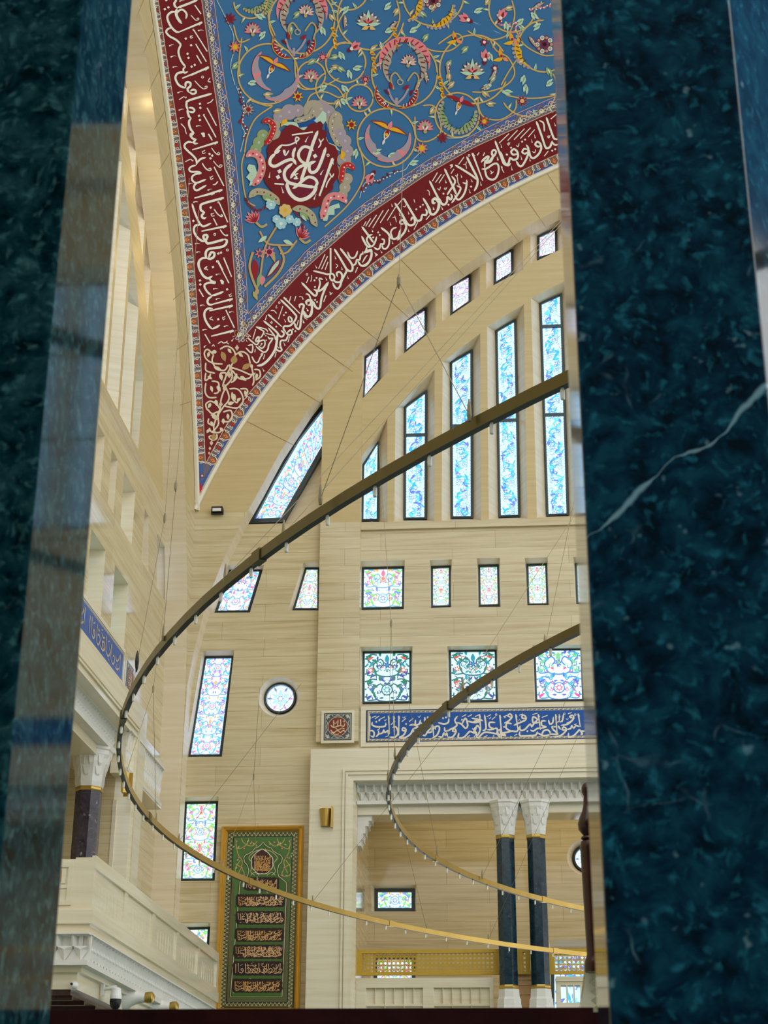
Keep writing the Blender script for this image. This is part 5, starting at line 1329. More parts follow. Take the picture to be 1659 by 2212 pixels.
# ------------------------------------------------------------ painted pendentive between the two arches
ZTOP = AZ0 + AB
RMIN = CX - TX
def rho(z):
    return math.sqrt(max(0.01, AA * AA * (1 - ((z - AZ0) / AB) ** 2) + RMIN * RMIN))
def S(x, y, l):
    r = ray(x, y); r = r * (1 / r.y)
    lo, hi = 15.0, 34.0
    for _ in range(34):
        m = (lo + hi) / 2; 
        if math.hypot(r.x * m - CX, m - CY) < rho(max(r.z * m + CZ, AZ0 + .5)): lo = m
        else: hi = m
    P = Vector((r.x * lo, lo, r.z * lo + CZ))
    d = Vector((CX - P.x, CY - P.y, -3.0)).normalized()
    return P + d * (0.004 + 0.003 * l)
pm = MB(); NT, NZ = 40, 46; z0 = arch_z(TX)
rows = []
for i in range(NZ + 1):
    z = z0 + (ZTOP - 0.05 - z0) * i / NZ
    q = math.sqrt(max(0, 1 - ((z - AZ0) / AB) ** 2)); xb = CX - AA * q; xb = max(xb, TX)
    th0 = math.atan2(TY - CY, xb - CX); th1 = math.atan2(CY - CY + (AA * q if AA * q < RMIN else RMIN), TX - CX)
    R = rho(z)
    rows.append([Vector((CX + R * math.cos(th0 + (th1 - th0) * j / NT), CY + R * math.sin(th0 + (th1 - th0) * j / NT), z)) for j in range(NT + 1)])
pm.mesh([p for r_ in rows for p in r_], [(i * (NT + 1) + j, i * (NT + 1) + j + 1, (i + 1) * (NT + 1) + j + 1, (i + 1) * (NT + 1) + j) for i in range(NZ) for j in range(NT)], 0, rgb(60, 116, 166))
# the dome above starts over the arches
dm = []
for i in range(9):
    z = ZTOP - .05 + i * .35; R = rho(z); dm.append([Vector((CX + R * math.cos(math.radians(80 + 120 * j / 60)), CY + R * math.sin(math.radians(80 + 120 * j / 60)), z)) for j in range(61)])
pm.mesh([p for r_ in dm for p in r_], [(i * 61 + j, i * 61 + j + 1, (i + 1) * 61 + j + 1, (i + 1) * 61 + j) for i in range(8) for j in range(60)], 0, rgb(60, 116, 166))
ceil_ = build('ceiling', pm, M_PAINT, smooth=True); tag(ceil_, 'blue painted vault corner covered with flowers and script, at the top', 'vault', kind='structure')

LT = [(306, -80), (318, 0), (341, 160), (359, 290), (376, 430), (392, 570), (401, 680), (408, 800), (415, 900), (421, 1000), (423.5, 1098)]
LB = [(326, -80), (340, 0), (364, 160), (385, 290), (404, 430), (417.5, 570), (426, 680), (431.5, 760), (437, 880), (442.6, 1003)]
LR = [(420, -80), (434, 0), (457, 160), (476, 290), (490.5, 430), (503.5, 570), (511, 680), (515, 740)]
LI = [(445, -80), (460, 0), (481, 160), (501, 290), (516, 430), (528.5, 570), (534.6, 678)]
RT = [(423.5, 1098), (455, 1036), (494, 968), (539, 896), (580, 841), (593.5, 822), (690, 715), (798, 610), (928.7, 508), (1100, 410), (1207, 361), (1300, 324), (1400, 288)]
RB = [(442.6, 1003), (470, 952), (500, 899), (539, 848), (563, 820), (650, 719), (690, 679), (780, 590.6), (830, 551), (920, 485), (960, 459), (1064, 400), (1100, 382), (1205, 333), (1300, 296), (1400, 262)]
RR = [(515, 740), (602, 640), (650, 589), (703, 540), (780, 474.5), (844, 430), (920, 378), (1003.5, 330), (1040, 311), (1201.7, 238), (1300, 200), (1400, 166)]
RI = [(535, 678), (569, 640), (650, 555), (664, 540), (780, 445), (800.6, 430), (920, 349), (956, 330), (1040, 282), (1174.5, 220), (1300, 170), (1400, 134)]
def resamp(P, n):
    P = catmull(P, 6.0); acc = [0]
    for a, b in zip(P, P[1:]): acc.append(acc[-1] + math.hypot(b[0] - a[0], b[1] - a[1]))
    out = []; k_ = 0
    for i in range(n + 1):
        s_ = acc[-1] * i / n
        while k_ < len(acc) - 2 and acc[k_ + 1] < s_: k_ += 1
        t = (s_ - acc[k_]) / max(1e-9, acc[k_ + 1] - acc[k_]); out.append((P[k_][0] + (P[k_ + 1][0] - P[k_][0]) * t, P[k_][1] + (P[k_ + 1][1] - P[k_][1]) * t))
    return out, acc[-1]
def strip(o, A, B, col, lay, n=70, m=4, f0=0.0, f1=1.0):
    a, _ = resamp(A, n); b, _ = resamp(B, n)
    v = [o.fn(p[0] + (q[0] - p[0]) * (f0 + (f1 - f0) * j / m), p[1] + (q[1] - p[1]) * (f0 + (f1 - f0) * j / m), lay) for p, q in zip(a, b) for j in range(m + 1)]
    o.mb.mesh(v, [(i * (m + 1) + j, i * (m + 1) + j + 1, (i + 1) * (m + 1) + j + 1, (i + 1) * (m + 1) + j) for i in range(n) for j in range(m)], 0, col)
C_RED, C_BLUE, C_CREAM, C_PINK = rgb(122, 18, 22), rgb(60, 116, 166), rgb(252, 246, 230), rgb(226, 176, 150)
C_BORD, C_GREY = rgb(72, 98, 160), rgb(120, 108, 116)
# red script bands
o = Orn(S)
strip(o, LB, LR, C_RED, 2); strip(o, RB, RR, C_RED, 2)
def tri_fill(pts, col, lay, k_=5):
    a, b, c = pts
    for i in range(k_):
        for j in range(k_ - i):
            f = lambda i_, j_: (a[0] + (b[0] - a[0]) * i_ / k_ + (c[0] - a[0]) * j_ / k_, a[1] + (b[1] - a[1]) * i_ / k_ + (c[1] - a[1]) * j_ / k_)
            o.poly([f(i, j), f(i + 1, j), f(i, j + 1)], col, lay)
            if j < k_ - i - 1: o.poly([f(i + 1, j), f(i + 1, j + 1), f(i, j + 1)], col, lay)
tri_fill([(442.6, 1003), (431.5, 760), (515, 740)], C_RED, 2, 10); tri_fill([(442.6, 1003), (515, 740), (563, 820)], C_RED, 2, 10)
for P in (LB, RB, LR, RR): o.ribbon(P, 1.8, C_PINK, 4, step=8)
sb = build('script_band', o.mb, M_PAINT, ceil_)
# borders
o = Orn(S)
strip(o, LT, LB, C_GREY, 2, m=2); strip(o, RT, RB, C_GREY, 2, m=2)
strip(o, LT, LB, C_BORD, 3, m=2, f0=.05, f1=.52); strip(o, RT, RB, C_BORD, 3, m=2, f0=.05, f1=.52)
tri_fill([(423.5, 1098), (421, 1000), (442.6, 1003)], C_BORD, 2); tri_fill([(423.5, 1098), (442.6, 1003), (470, 1008)], C_BORD, 2)
strip(o, LR, LI, rgb(112, 108, 128), 2, m=2); strip(o, RR, RI, rgb(112, 108, 128), 2, m=2)
strip(o, LR, LI, rgb(80, 104, 168), 3, m=2, f0=.55, f1=.98); strip(o, RR, RI, rgb(80, 104, 168), 3, m=2, f0=.55, f1=.98)
tri_fill([(515, 740), (511, 680), (534.6, 678)], C_BORD, 2); tri_fill([(515, 740), (534.6, 678), (566, 681)], C_BORD, 2)
for P in (LI, RI): o.ribbon(P, 1.4, C_PINK, 5, step=8)
def frames(P, side, wd, pitch):
    """local frames along an edge line: u runs along it, v from 0 to 1 across the border"""
    n = int(resamp(P, 4)[1] / pitch); a, _ = resamp(P, n * 4)
    for i in range(n):
        k_ = i * 4 + 2; p = a[k_]
        d = Vector((a[k_ + 1][0] - a[k_ - 1][0], a[k_ + 1][1] - a[k_ - 1][1])).normalized()
        w_ = Vector((-d.y, d.x)) * (wd * side)
        yield i, (lambda u, v, p=p, d=d, w_=w_: (p[0] + w_.x * v + d.x * u, p[1] + w_.y * v + d.y * u)), math.atan2(w_.y, w_.x), math.atan2(d.y, d.x)
CR2, RUST, RED2 = rgb(236, 220, 196), rgb(170, 96, 44), rgb(168, 52, 44)
for A, B in ((LB, 1), (RB, 1)):
    for i, F0, an, ad in frames(A, B, 25.0, 29.0):
        F = lambda u, v, F0=F0: F0(u, 1 - v)
        if i % 2 == 0:                                    # flame
            o.poly([F(-7, .56), F(-3.4, .36), F(0, .2), F(3.4, .36), F(7, .56), F(5.6, .8), F(0, .93), F(-5.6, .8)], RUST, 4); o.poly([F(-3.5, .56), F(0, .34), F(3.5, .56), F(0, .84)], rgb(228, 150, 96), 5); o.disc(*F(0, .6), 1.6, RED2, 6, 6)
            for s_ in (-1, 1):
                o.ribbon([F(s_ * 12, .96), F(s_ * 8.5, .78), F(s_ * 8.6, .5), F(0, .12), F(-s_ * 4, .02)], 2.0, CR2, 6, step=2); o.ribbon([F(s_ * 12, .5), F(s_ * 11, .95)], 1.6, CR2, 6)
        else:                                             # red lily between scrolls
            o.poly([F(-5, .62), F(-2, .46), F(0, .2), F(2, .46), F(5, .62), F(3, .9), F(0, .76), F(-3, .9)], RED2, 5)
            for s_ in (-1, 1):
                o.ribbon([F(s_ * 3.5, .95), F(s_ * 9, .98), F(s_ * 10.5, .7), F(s_ * 7.4, .52), F(s_ * 5.6, .7), F(s_ * 8, .8)], 1.9, CR2, 6, step=2); o.ribbon([F(s_ * 4, .5), F(s_ * 9, .42), F(s_ * 13, .52)], 1.5, CR2, 6, step=2)
    for i, F0, an, ad in frames(A, B, 25.0, 9.5):
        F = lambda u, v, F0=F0: F0(u, 1 - v)
        o.leaf(*F(-2.6, .13), 6.6, 3.2, ad + .55, rgb(244, 240, 228), 5)
for A, B in ((LR, -1), (RR, -1)):
    for i, F, an, ad in frames(A, B, 25.0, 25.5):
        for s_ in (-1, 1): o.ring(*F(s_ * 8.5, .34), 3.6, 1.5, CR2, 5, 8); o.disc(*F(s_ * 8.5, .34), 2.4, rgb(112, 92, 140), 4, 7)
        o.ribbon([F(-13, .72), F(-7, .62), F(-5, .78), F(0, .9), F(5, .78), F(7, .62), F(13, .72)], 1.2, CR2, 4, step=2)
        if i % 2 == 0:
            o.disc(*F(0, .42), 5.0, rgb(238, 230, 206), 6, 9); o.ribbon([F(-6, .5), F(-5, .78), F(0, .86), F(5, .78), F(6, .5)], 1.7, rgb(170, 116, 60), 7, step=2); o.disc(*F(0, .5), 1.7, rgb(140, 120, 60), 7, 6); o.disc(*F(0, .14), 1.8, rgb(150, 128, 70), 7, 6)
        else:
            o.flower(*F(0, .4), 5.6, 5, rgb(244, 238, 220), rgb(150, 130, 80), an, 6); o.ring(*F(0, .74), 2.3, 1.4, rgb(226, 196, 186), 6, 8); o.disc(*F(0, .82), 1.4, rgb(196, 60, 80), 7, 6)
o.flower(524, 702, 5.5, 7, rgb(176, 48, 44), CR2, 0, 6); o.leaf(522, 716, 5, 2, 1.5, CR2, 6)
o.poly([(424, 1082), (428, 1060), (432, 1042), (437, 1056), (432, 1074)], rgb(200, 30, 50), 6); o.flower(435, 1028, 6, 4, RED2, CR2, .7, 6)
build('border', o.mb, M_PAINT, ceil_)
# script
SL = 160 / 1659 * 10
T1 = ("s5.6 69 -5 71 2 67 8 69 15 74 18;s5.6 74 18 96 10 120 0;s5 93 43 95 33 90 25 83 22 76 26 73 32;s7 74 19 71 28 74 40 84 54;s5.4 70 27 60 28 52 36 53 47 61 62 72 72 80 72;a5.5 131 50 76 73;s5 60 63 52 66 49 73 57 82 70 89 79 97 81 102 77 112 77 122 83 138 93 151;s4.6 93 151 88 154 88 160 90 164 98 161;"
      "a5.5 146 150 106 169;l3 113 12 127 32;t2.2 104 34 111 42 116 46 122 44 121 41 117 43;l3 111 68 141 116;t2.4 110 70 109 66 112 66;l3 115 99 139 139;l3 117 124 128 143;d 46 21 54 17 93 87 105 102 97 121 99 130 106 150 113 146 49 1;t2 103 80 104 86 109 84;t2 103 84 108 80;h 122 69 133 69;h 57 103 66 101;h 60 128 71 126;h 65 151 75 150;h 80 3 90 1")
T2 = ("s5.4 70 17 55 19 49 28 51 37 58 47 72 53;s5.5 72 52 72 42 77 39 83 42 82 49 76 54 78 60 81 63;s5 80 62 88 66 95 63 94 58 88 56 82 60;a5.8 125 6 64 31;t2.4 92 36 104 49 112 55;t2.2 112 55 120 52 119 48 114 51;o 110 28;t2.2 127 29 122 38 127 38 126 41;s5.4 131 65 80 80 74 86 74 94 77 102;s5.8 76 98 77 108 80 117 85 120;s5 78 97 86 97 92 102 88 107 79 105;s5.6 85 120 80 126 80 136 84 146 89 152;"
      "s5 89 152 83 156 84 162 90 166;h 55 63 66 61;h 58 102 68 100;h 61 120 69 119;h 97 138 107 138;t2.2 57 79 68 72 72 75 74 72;t2.4 61 132 70 142 72 150 74 156;t2.6 120 87 128 84 134 77;d 104 88 105 97 102 115 104 124;l3 120 97 141 137;l3 113 114 140 163;t2.4 112 116 112 112 115 112;v 106 153 112 163 115 160 113 152;l3 124 156 130 166")
T3 = ("s5 62 0 69 8 64 14 66 20 74 23 69 28 72 32 79 31;s5 68 30 58 28 50 33 49 40 57 49 66 57 75 68 76 80;s5 97 63 84 67 77 76;s4.6 75 80 63 84 59 90 64 95 78 95 87 97;s4.8 87 99 74 100 66 106 66 114 74 120 82 118 97 112;s5 78 119 71 125 70 132 76 137 84 133 98 125;a5.4 125 28 66 46;a5.2 135 135 71 154;a5.2 138 153 86 167;l3 102 10 111 25;l3 110 0 119 18;t2.2 109 41 117 52 124 57 128 55 125 52 121 55;"
      "t2.2 88 48 90 54 96 52;t2 89 50 95 47;d 105 55 111 59 107 65;t2.2 113 70 121 80 128 85 133 82 130 79 126 83;t3 88 75 95 86 103 92 108 91 107 87 102 89;l3 115 84 137 127;t2.2 106 105 108 112 114 109;t2 107 108 113 104;t3 112 124 118 123 124 116;h 59 122 68 121;h 102 136 111 134;t2.2 50 73 62 67 67 71 68 68;v 85 8 90 17 95 17 94 8 90 7;h 70 163 79 163")
T4 = ("a5 97 -3 50 9;s5.8 117 8 70 21 64 27 65 36 72 41 67 47 68 52 73 54 77 51;s5 45 21 50 38 56 53 62 65 69 72 75 71 88 65;s5.4 64 69 53 70 49 78 51 88 58 98 68 105 74 106;s6 75 106 71 98 71 93 77 91 80 95 76 103 78 109 85 110 118 101;s6 116 101 123 103 121 112 112 118 100 120 82 123 76 130 76 140 80 145;s6 82 143 86 133 89 130 95 132 94 140 86 145 78 144;s5.4 78 144 70 143 62 148 59 157 62 168;"
      "a5.6 124 71 66 83;l3 106 19 125 63;t2.4 104 21 103 17 107 18;d 87 30 48 60;t3 94 33 101 43 108 49 112 50 113 47 109 46;t2.2 88 42 89 49 96 48;t2 89 45 94 42;l3 93 54 101 70;o 96 90;t3 108 79 115 89 122 93 125 92 122 90;h 49 18 58 17;h 53 111 63 111;h 56 130 64 130;o 124 125;d 104 133 110 131;l3 104 150 114 170;t2.4 102 152 101 149 105 149;l3 116 142 126 166;t2.6 76 166 79 161;d 92 163")
T5 = ("s6 43 0 39 10 41 22 49 37 58 43 64 42 70 38;s5 62 42 67 49 76 52 74 54 64 53 54 56 52 62 58 73 68 82;s5.4 68 82 80 79 95 73;s5.4 70 83 61 89 59 97 63 102 72 102;a5.4 117 89 68 102;a5.6 117 104 63 116;s5.4 71 111 60 111 53 118 52 128 56 140 64 152 70 157;s5.4 68 157 76 154 87 148;a5.6 119 160 67 173;l3 82 6 107 54;t2.4 80 8 79 4 83 4;l3 96 0 113 40;l3 40 68 50 85;l3 53 168 65 189;l3 100 114 119 154;"
      "d 71 18 42 48 43 57 103 68 83 135;t2.4 58 16 52 22 58 23 60 26;t2.4 70 129 64 134 70 136 72 138;h 79 35 89 34;h 73 67 83 67;h 79 90 88 89;h 44 104 53 104;h 109 119 118 119;h 97 151 106 150;h 49 159 58 158;v 87 47 90 56 95 57 96 50 91 46;t2.2 107 78 109 84 114 82;t2 108 81 113 77;t2.2 93 129 94 136 99 133;t2 94 132 99 128;t2.4 82 190 90 185 94 188 100 187 104 183;t2.4 102 187 107 191;h 52 197 57 193;t2.2 69 196 72 192 75 196;h 114 183 119 178")
SR = 180 / 1659 * 10
Q1 = ("a5 93 2 126 35;s5.4 87 7 103 22 116 36 119 42 113 53 104 60 95 60 93 65 98 72;s5 105 40 110 46 109 51 104 50 103 43 105 40;s5 97 72 103 77 109 76 110 70 106 68 100 74;s5 103 77 98 88 90 88 87 92 87 100 90 107 86 110 80 107 78 102;a5 62 36 90 61;s5.4 53 49 68 61 80 72 86 80 92 80 94 74 88 68;s7 81 76 80 90 77 105 70 118 60 130 50 137 40 139;s6 126 24 125 18 130 16 134 19 132 26 128 45 127 58 124 66 118 62 115 53;"
      "s6 140 17 139 10 145 9 149 8 150 16 150 25 147 37 141 42 135 38 133 30;s4 152 10 156 22 164 25 167 20;s4 38 61 52 69 54 72 50 80 46 84;s3.4 38 61 58 66 62 72;s4 63 63 70 72 76 80 77 88;s4 22 83 32 92 40 97 46 90 55 88 56 98 50 104 43 99;s5 37 91 40 84 44 81 44 88 38 92;s4 22 99 31 97 32 105 29 113 18 103;s4.4 62 80 65 85 72 84 64 97 62 106 54 112 38 100;s4 30 120 36 131 42 132 47 122 52 115 47 116;s3 57 74 76 79;"
      "l2.4 92 20 83 46;l2.4 60 38 57 48;l2.4 38 66 32 86;l2.4 123 48 120 59;l2.4 106 80 102 92;l2.4 79 111 76 122;l2.4 56 116 53 126;l2.4 37 106 36 112;d4.6 98 33 94 38 79 61 112 66 117 70 50 95;d3.4 81 101 84 103 48 98 55 76 58 79 59 88;o 85 13;t2 80 18 78 24 82 23;t2.4 68 29 74 29 80 35;t2 66 51 70 55 71 51;t2 69 53 70 49;h 97 51 94 46;h 96 98 93 92;h 134 53 131 47;h 142 29 138 24;h 54 149 50 143;h 27 80 24 77;t2 134 38 135 43 141 47;l2.4 108 0 105 11;l2.4 118 0 115 10;t2 124 1 130 2 132 7")
Q2 = ("l5 58 -3 58 46;s5 23 42 40 46 52 49 62 48 66 55 62 62 57 57 57 46;s6 65 -2 77 17 88 36 90 42 86 50 80 62 77 72 72 78 66 74 62 65;s5.6 72 54 70 47 75 44 80 48 81 56 77 64 68 64 62 58;s6 77 -3 96 22 102 34 100 42 94 42 88 36;s5 101 32 108 28 110 20 116 20 118 10 122 8 122 3;s5 92 4 96 14 102 17 108 13 112 2;s6 127 4 133 2 139 0 139 12 134 25 126 32 118 31 112 22;t3 121 26 126 18 130 11;l2.6 47 9 34 38;l2.6 52 13 40 39;l2.6 53 24 47 40;l2.6 112 35 107 46;l2.6 49 91 44 104;l2.6 15 54 10 66;"
      "t2.2 20 50 20 58 18 64;o 11 49;d4.8 30 56 26 61 27 74 27 100 31 104;s5 35 62 36 57 43 60;s5 36 60 37 68 32 84;s6 31 84 42 78 54 64;s6 54 64 46 80 40 97 37 115 32 117 27 112 24 103;s6 0 65 20 86 28 92 31 86 29 81 24 79;s6 11 110 9 104 14 100 19 103 17 110 12 110;s4.6 8 88 15 90 19 102;s5.6 19 103 21 118 20 128 15 133 9 130 4 121;t2.4 68 28 72 32 68 37;h 68 18 66 12;h 81 39 79 34;h 93 57 91 52;h 30 36 27 31;h 50 60 47 55;h 12 121 10 116;h 3 98 1 93;h 4 145 2 139;t2 5 131 6 135 12 139;t2.4 55 84 58 86 57 90 62 85;t2.4 147 7 149 12 152 9")
Q3 = ("s6 66 8 80 30 90 48 97 53 105 50 106 42 101 37 98 44;s6 83 -2 108 40 112 44 118 42 121 32 128 33 130 26 127 20;s6 84 50 78 50 77 45 82 42 86 48 89 55 86 65 80 73 71 83;s6 38 57 52 68 57 76 64 80 72 77 76 66 78 60;s4.6 70 57 62 60 58 68 62 77;s5 55 74 55 88 52 96 47 100 42 98 41 91;s5 39 80 45 82 44 90 38 90 36 98 31 101 24 96;s6 0 55 15 75 24 88;s5 22 71 14 74 10 82 14 90 20 95 26 88 30 75;s6 0 74 8 90 14 96 20 95;s6 10 96 9 104 5 107 17 104 20 108 18 120 10 130 0 134;"
      "s6 122 -2 133 16 138 26;s6 146 10 142 9 141 3 146 -1 153 3 153 14 150 25 143 31 137 30 133 20;s6 154 -2 160 10 168 12;l2.6 82 0 71 13;l2.6 68 16 51 43;l2.6 54 21 37 48;l2.6 43 23 22 58;l2.6 30 32 14 56;l2.6 18 39 8 55;l2.6 9 45 4 54;l2.6 136 33 128 42;t2.4 112 46 108 54 104 62;d4.8 109 21 117 16 122 12 33 67 36 72 23 77;h 61 15 59 10;h 76 33 74 28;h 94 30 92 25;h 58 52 56 46;h 94 65 92 60;h 62 89 60 84;h 40 107 37 103;h 22 65 20 61;h 144 21 142 17;h 161 21 158 17;t2.2 61 37 67 38 69 47;t2.2 66 33 67 39;t2.2 82 15 87 16 88 11;t2.2 104 1 106 8;t2.4 25 107 30 111 27 115 32 110;t2.6 2 127 6 118 12 112")
Q4 = ("s6 6 56 22 88 30 102 36 104 41 98 42 88 48 94 51 88 48 82;s6 36 32 50 62 60 84;s5.4 50 47 57 56 55 64 48 74 41 85;s5.4 54 66 57 78 60 84;s5.4 60 66 68 70 66 78 58 90 50 101;s5 72 60 80 62 80 54;s5.6 80 56 80 64 77 78 70 90 62 94 56 84;s6 57 25 72 34 92 47 99 54;s6.4 80 8 92 32 100 48 102 58 100 68 95 77;a6 91 0 112 56;s6 19 100 14 100 13 94 18 93 23 98 26 106 22 116 14 124 8 120 3 108 0 100;s6 109 20 112 16 120 9 124 8 122 14 116 20 124 20 128 18 132 10 131 0;s4.6 116 18 116 31;s5.6 110 33 120 32 132 24 140 22 144 30 142 44 136 53 128 54 120 48 116 32;s6 147 -2 156 20 162 26 168 22;"
      "l2.6 75 9 64 24;l2.6 55 33 49 42;l2.6 22 40 12 57;l2.6 30 43 18 60;l2.6 36 44 25 61;l2.6 105 0 101 6;l2.6 116 0 113 7;t2.2 73 24 78 24 80 33;t2.2 80 18 78 25;t2.4 57 45 61 48 62 42;t2.4 60 46 62 52 63 60 66 65;t2.2 35 71 38 74 41 69;t2.2 37 73 37 69;t2.4 22 71 26 75 28 68;o 85 6;v 46 25 52 23 53 28 47 33 49 28;t2.2 1 75 5 77 6 86;t2.4 127 36 130 40 128 43 134 38;t2.2 151 28 151 34 155 41;d5 34 82 44 104 89 68 160 4;h 39 60 37 54;h 70 49 68 44;h 91 58 88 53;h 87 80 84 73;h 109 65 107 58;h 14 113 13 108;h 32 113 29 107;h 142 15 140 9")
Q5 = ("s6 26 78 38 110 44 124 50 126 54 120 56 112 62 116 70 114 72 106 69 98 63 95 58 100 62 106 71 104;s6 88 86 92 92 92 104 88 115 80 128 74 128 68 118;s5.6 91 96 84 94 80 101 86 104 92 100;s6 94 96 96 108 102 113 112 106 118 94 116 84 110 80 106 86 112 90 118 88;s6 108 39 118 66 126 90 130 93 136 90 140 78;s5.4 140 80 144 86 152 86;s6 128 31 138 60 144 74 152 75;s4.4 114 38 122 42 124 52 124 60;s5.6 24 107 20 106 20 100 24 96 28 99 26 106 20 112 14 119 4 118;"
      "l2.6 54 64 34 83;l2.6 71 57 51 78;l2.6 85 54 64 76;l2.6 97 52 76 74;l2.6 105 56 92 71;l2.6 149 25 137 35;l2.6 132 99 124 109;t2.2 50 83 53 87 56 81;t2.2 52 85 53 81;t2.2 130 68 133 73 136 67;t2.2 132 71 133 67;d5 58 92 50 106 80 80 86 76 140 98 146 95;t2.4 68 87 72 90 74 83;t2.4 100 99 105 102 107 95;h 39 91 37 84;h 32 116 31 110;h 79 115 77 107;h 106 72 104 65;h 100 81 98 75;h 96 118 94 113;h 60 136 58 128;h 146 48 144 42;t2.2 38 128 40 134 44 142")
o = Orn(S); o.layer = 4
for n_t, (txt, ox, oy, s_) in enumerate(((T1, 310, 0, SL), (T2, 330, 140, SL), (T3, 350, 280, SL), (T4, 370, 420, SL), (T5, 390, 560, SL), (Q1, 510, 640, SR), (Q2, 650, 540, SR), (Q3, 780, 430, SR), (Q4, 920, 330, SR), (Q5, 1040, 220, SR))):
    letters(o, unpack(txt, ox, oy, s_), C_CREAM, .88 if n_t < 5 else .76, 5)
build('script', o.mb, M_PAINT, sb)
# interlaced arabesque in the tip
o = Orn(S); ST = 180 / 1076 * 10; G = lambda P: [(400 + a * ST, 730 + b * ST) for a, b in P]
tipscr = [[(36, 22), (28, 15), (24, 20), (27, 28), (36, 33), (48, 34)], [(44, 15), (52, 11), (60, 14), (64, 22), (60, 30)], [(64, 22), (72, 18), (80, 22), (83, 32), (86, 42), (88, 55), (86, 62)], [(26, 32), (26, 42), (34, 45), (38, 46)], [(26, 45), (25, 55), (30, 52), (32, 46)], [(26, 58), (25, 70), (30, 77), (40, 77)], [(33, 56), (42, 58), (42, 70), (36, 72)],
          [(55, 35), (50, 42), (40, 40), (34, 30), (36, 22)], [(58, 38), (70, 42), (85, 48), (90, 45)], [(88, 41), (95, 42), (96, 50), (90, 55)], [(60, 42), (70, 53), (82, 52), (86, 46)], [(62, 30), (52, 50), (48, 62), (52, 66)], [(56, 34), (60, 50), (54, 60), (50, 62)], [(52, 62), (46, 78), (44, 92), (40, 102), (36, 115), (38, 122)], [(50, 60), (56, 78), (48, 90), (42, 100), (42, 112), (34, 122)],
          [(56, 66), (66, 66), (72, 72), (74, 82), (68, 90), (58, 90), (50, 88)], [(60, 70), (60, 78), (66, 84), (68, 80)], [(28, 92), (34, 98), (42, 95)], [(28, 94), (26, 86), (32, 82), (40, 86), (44, 92)], [(48, 96), (58, 94), (60, 102), (56, 108), (46, 108)], [(30, 104), (29, 110), (36, 114)], [(30, 116), (34, 122), (44, 122), (46, 118)], [(32, 100), (38, 100), (40, 106)], [(70, 66), (78, 66), (80, 70), (76, 76)], [(44, 46), (52, 46), (50, 56)], [(66, 46), (64, 54), (58, 58)], [(34, 126), (30, 128), (34, 132), (40, 130), (40, 124)]]
cg, cd = rgb(240, 224, 190), rgb(190, 150, 90)
for P in tipscr: o.ribbon(G(P), 3.4, cg, 5, taper=.6, step=2.5)
for x, y, L, w_, a, c in ((46, 18, 14, 7, 1.1, cd), (73, 41, 14, 7, -.7, cd), (62, 34, 12, 9, -1.57, cd), (40, 18, 7, 5, 3.0, cg), (68, 20, 8, 4, .6, cg), (54, 14, 8, 4, .8, cg), (36, 38, 12, 5, .3, cg), (70, 50, 10, 5, .5, cg), (44, 46, 10, 5, 1.2, cg), (66, 48, 9, 5, 2.0, cg), (32, 62, 9, 4, 1.2, cg), (40, 62, 9, 5, .9, cg), (60, 72, 10, 5, 1.0, cg), (66, 82, 7, 4, -.8, cg), (38, 80, 9, 5, 1.2, cg), (32, 84, 8, 4, 1.9, cg), (54, 86, 9, 5, -.4, cg), (34, 98, 9, 5, 1.0, cg), (54, 98, 8, 4, 1.4, cg), (48, 104, 8, 4, 1.4, cg), (32, 108, 7, 4, 1.0, cg), (44, 116, 7, 4, .8, cg), (36, 124, 9, 7, 1.5, cd), (30, 118, 6, 4, 2, cg), (84, 34, 7, 4, 1.2, cg), (92, 46, 8, 4, 1.7, cg), (76, 68, 9, 4, 1.2, cg), (28, 50, 7, 4, .4, cg), (30, 18, 8, 4, 1.7, cg)):
    o.leaf(*G([(x, y)])[0], L * ST, w_ * ST, a, c, 6, .1)
for x, y, r_ in ((56, 48, 4.5), (50, 66, 4), (45, 86, 4), (40, 103, 3.5), (33, 136, 3.5), (31, 143, 2.6), (30, 149, 2.2), (66, 13, 4), (59, 40, 2.5)):
    o.poly([G([(x - r_ * .7, y)])[0], G([(x, y - r_)])[0], G([(x + r_ * .7, y)])[0], G([(x, y + r_)])[0]], rgb(236, 206, 176), 7)
build('arabesque', o.mb, M_PAINT, ceil_)

# ------------------------------------------------------------ floral field
o = Orn(S)
VN, VD = rgb(216, 182, 112), rgb(176, 138, 72)
PK, RD, YE, LIL, GRN, LG, TAN, MAR, WH, LB2, DBL, GRY = rgb(240, 140, 146), rgb(160, 26, 40), rgb(244, 186, 30), rgb(176, 160, 172), rgb(150, 176, 120), rgb(196, 226, 200), rgb(196, 172, 112), rgb(120, 24, 50), rgb(246, 238, 226), rgb(170, 220, 232), rgb(24, 84, 160), rgb(184, 172, 152)
def za(P): return [(250 + x * .3014, y * .3014) for x, y in P]
def zb(P): return [(700 + x * .3315, y * .3315) for x, y in P]
def vine(P, w_=3.2): o.ribbon(P, w_ + 1.0, VD, 2, taper=.5, step=5); o.ribbon(P, w_, VN, 3, taper=.5, step=5)
def circ_vine(x, y, r_, a0=0, a1=360, w_=3.0): vine([(x + r_ * math.cos(math.radians(a0 + (a1 - a0) * k_ / 18)), y + r_ * math.sin(math.radians(a0 + (a1 - a0) * k_ / 18))) for k_ in range(19)], w_)
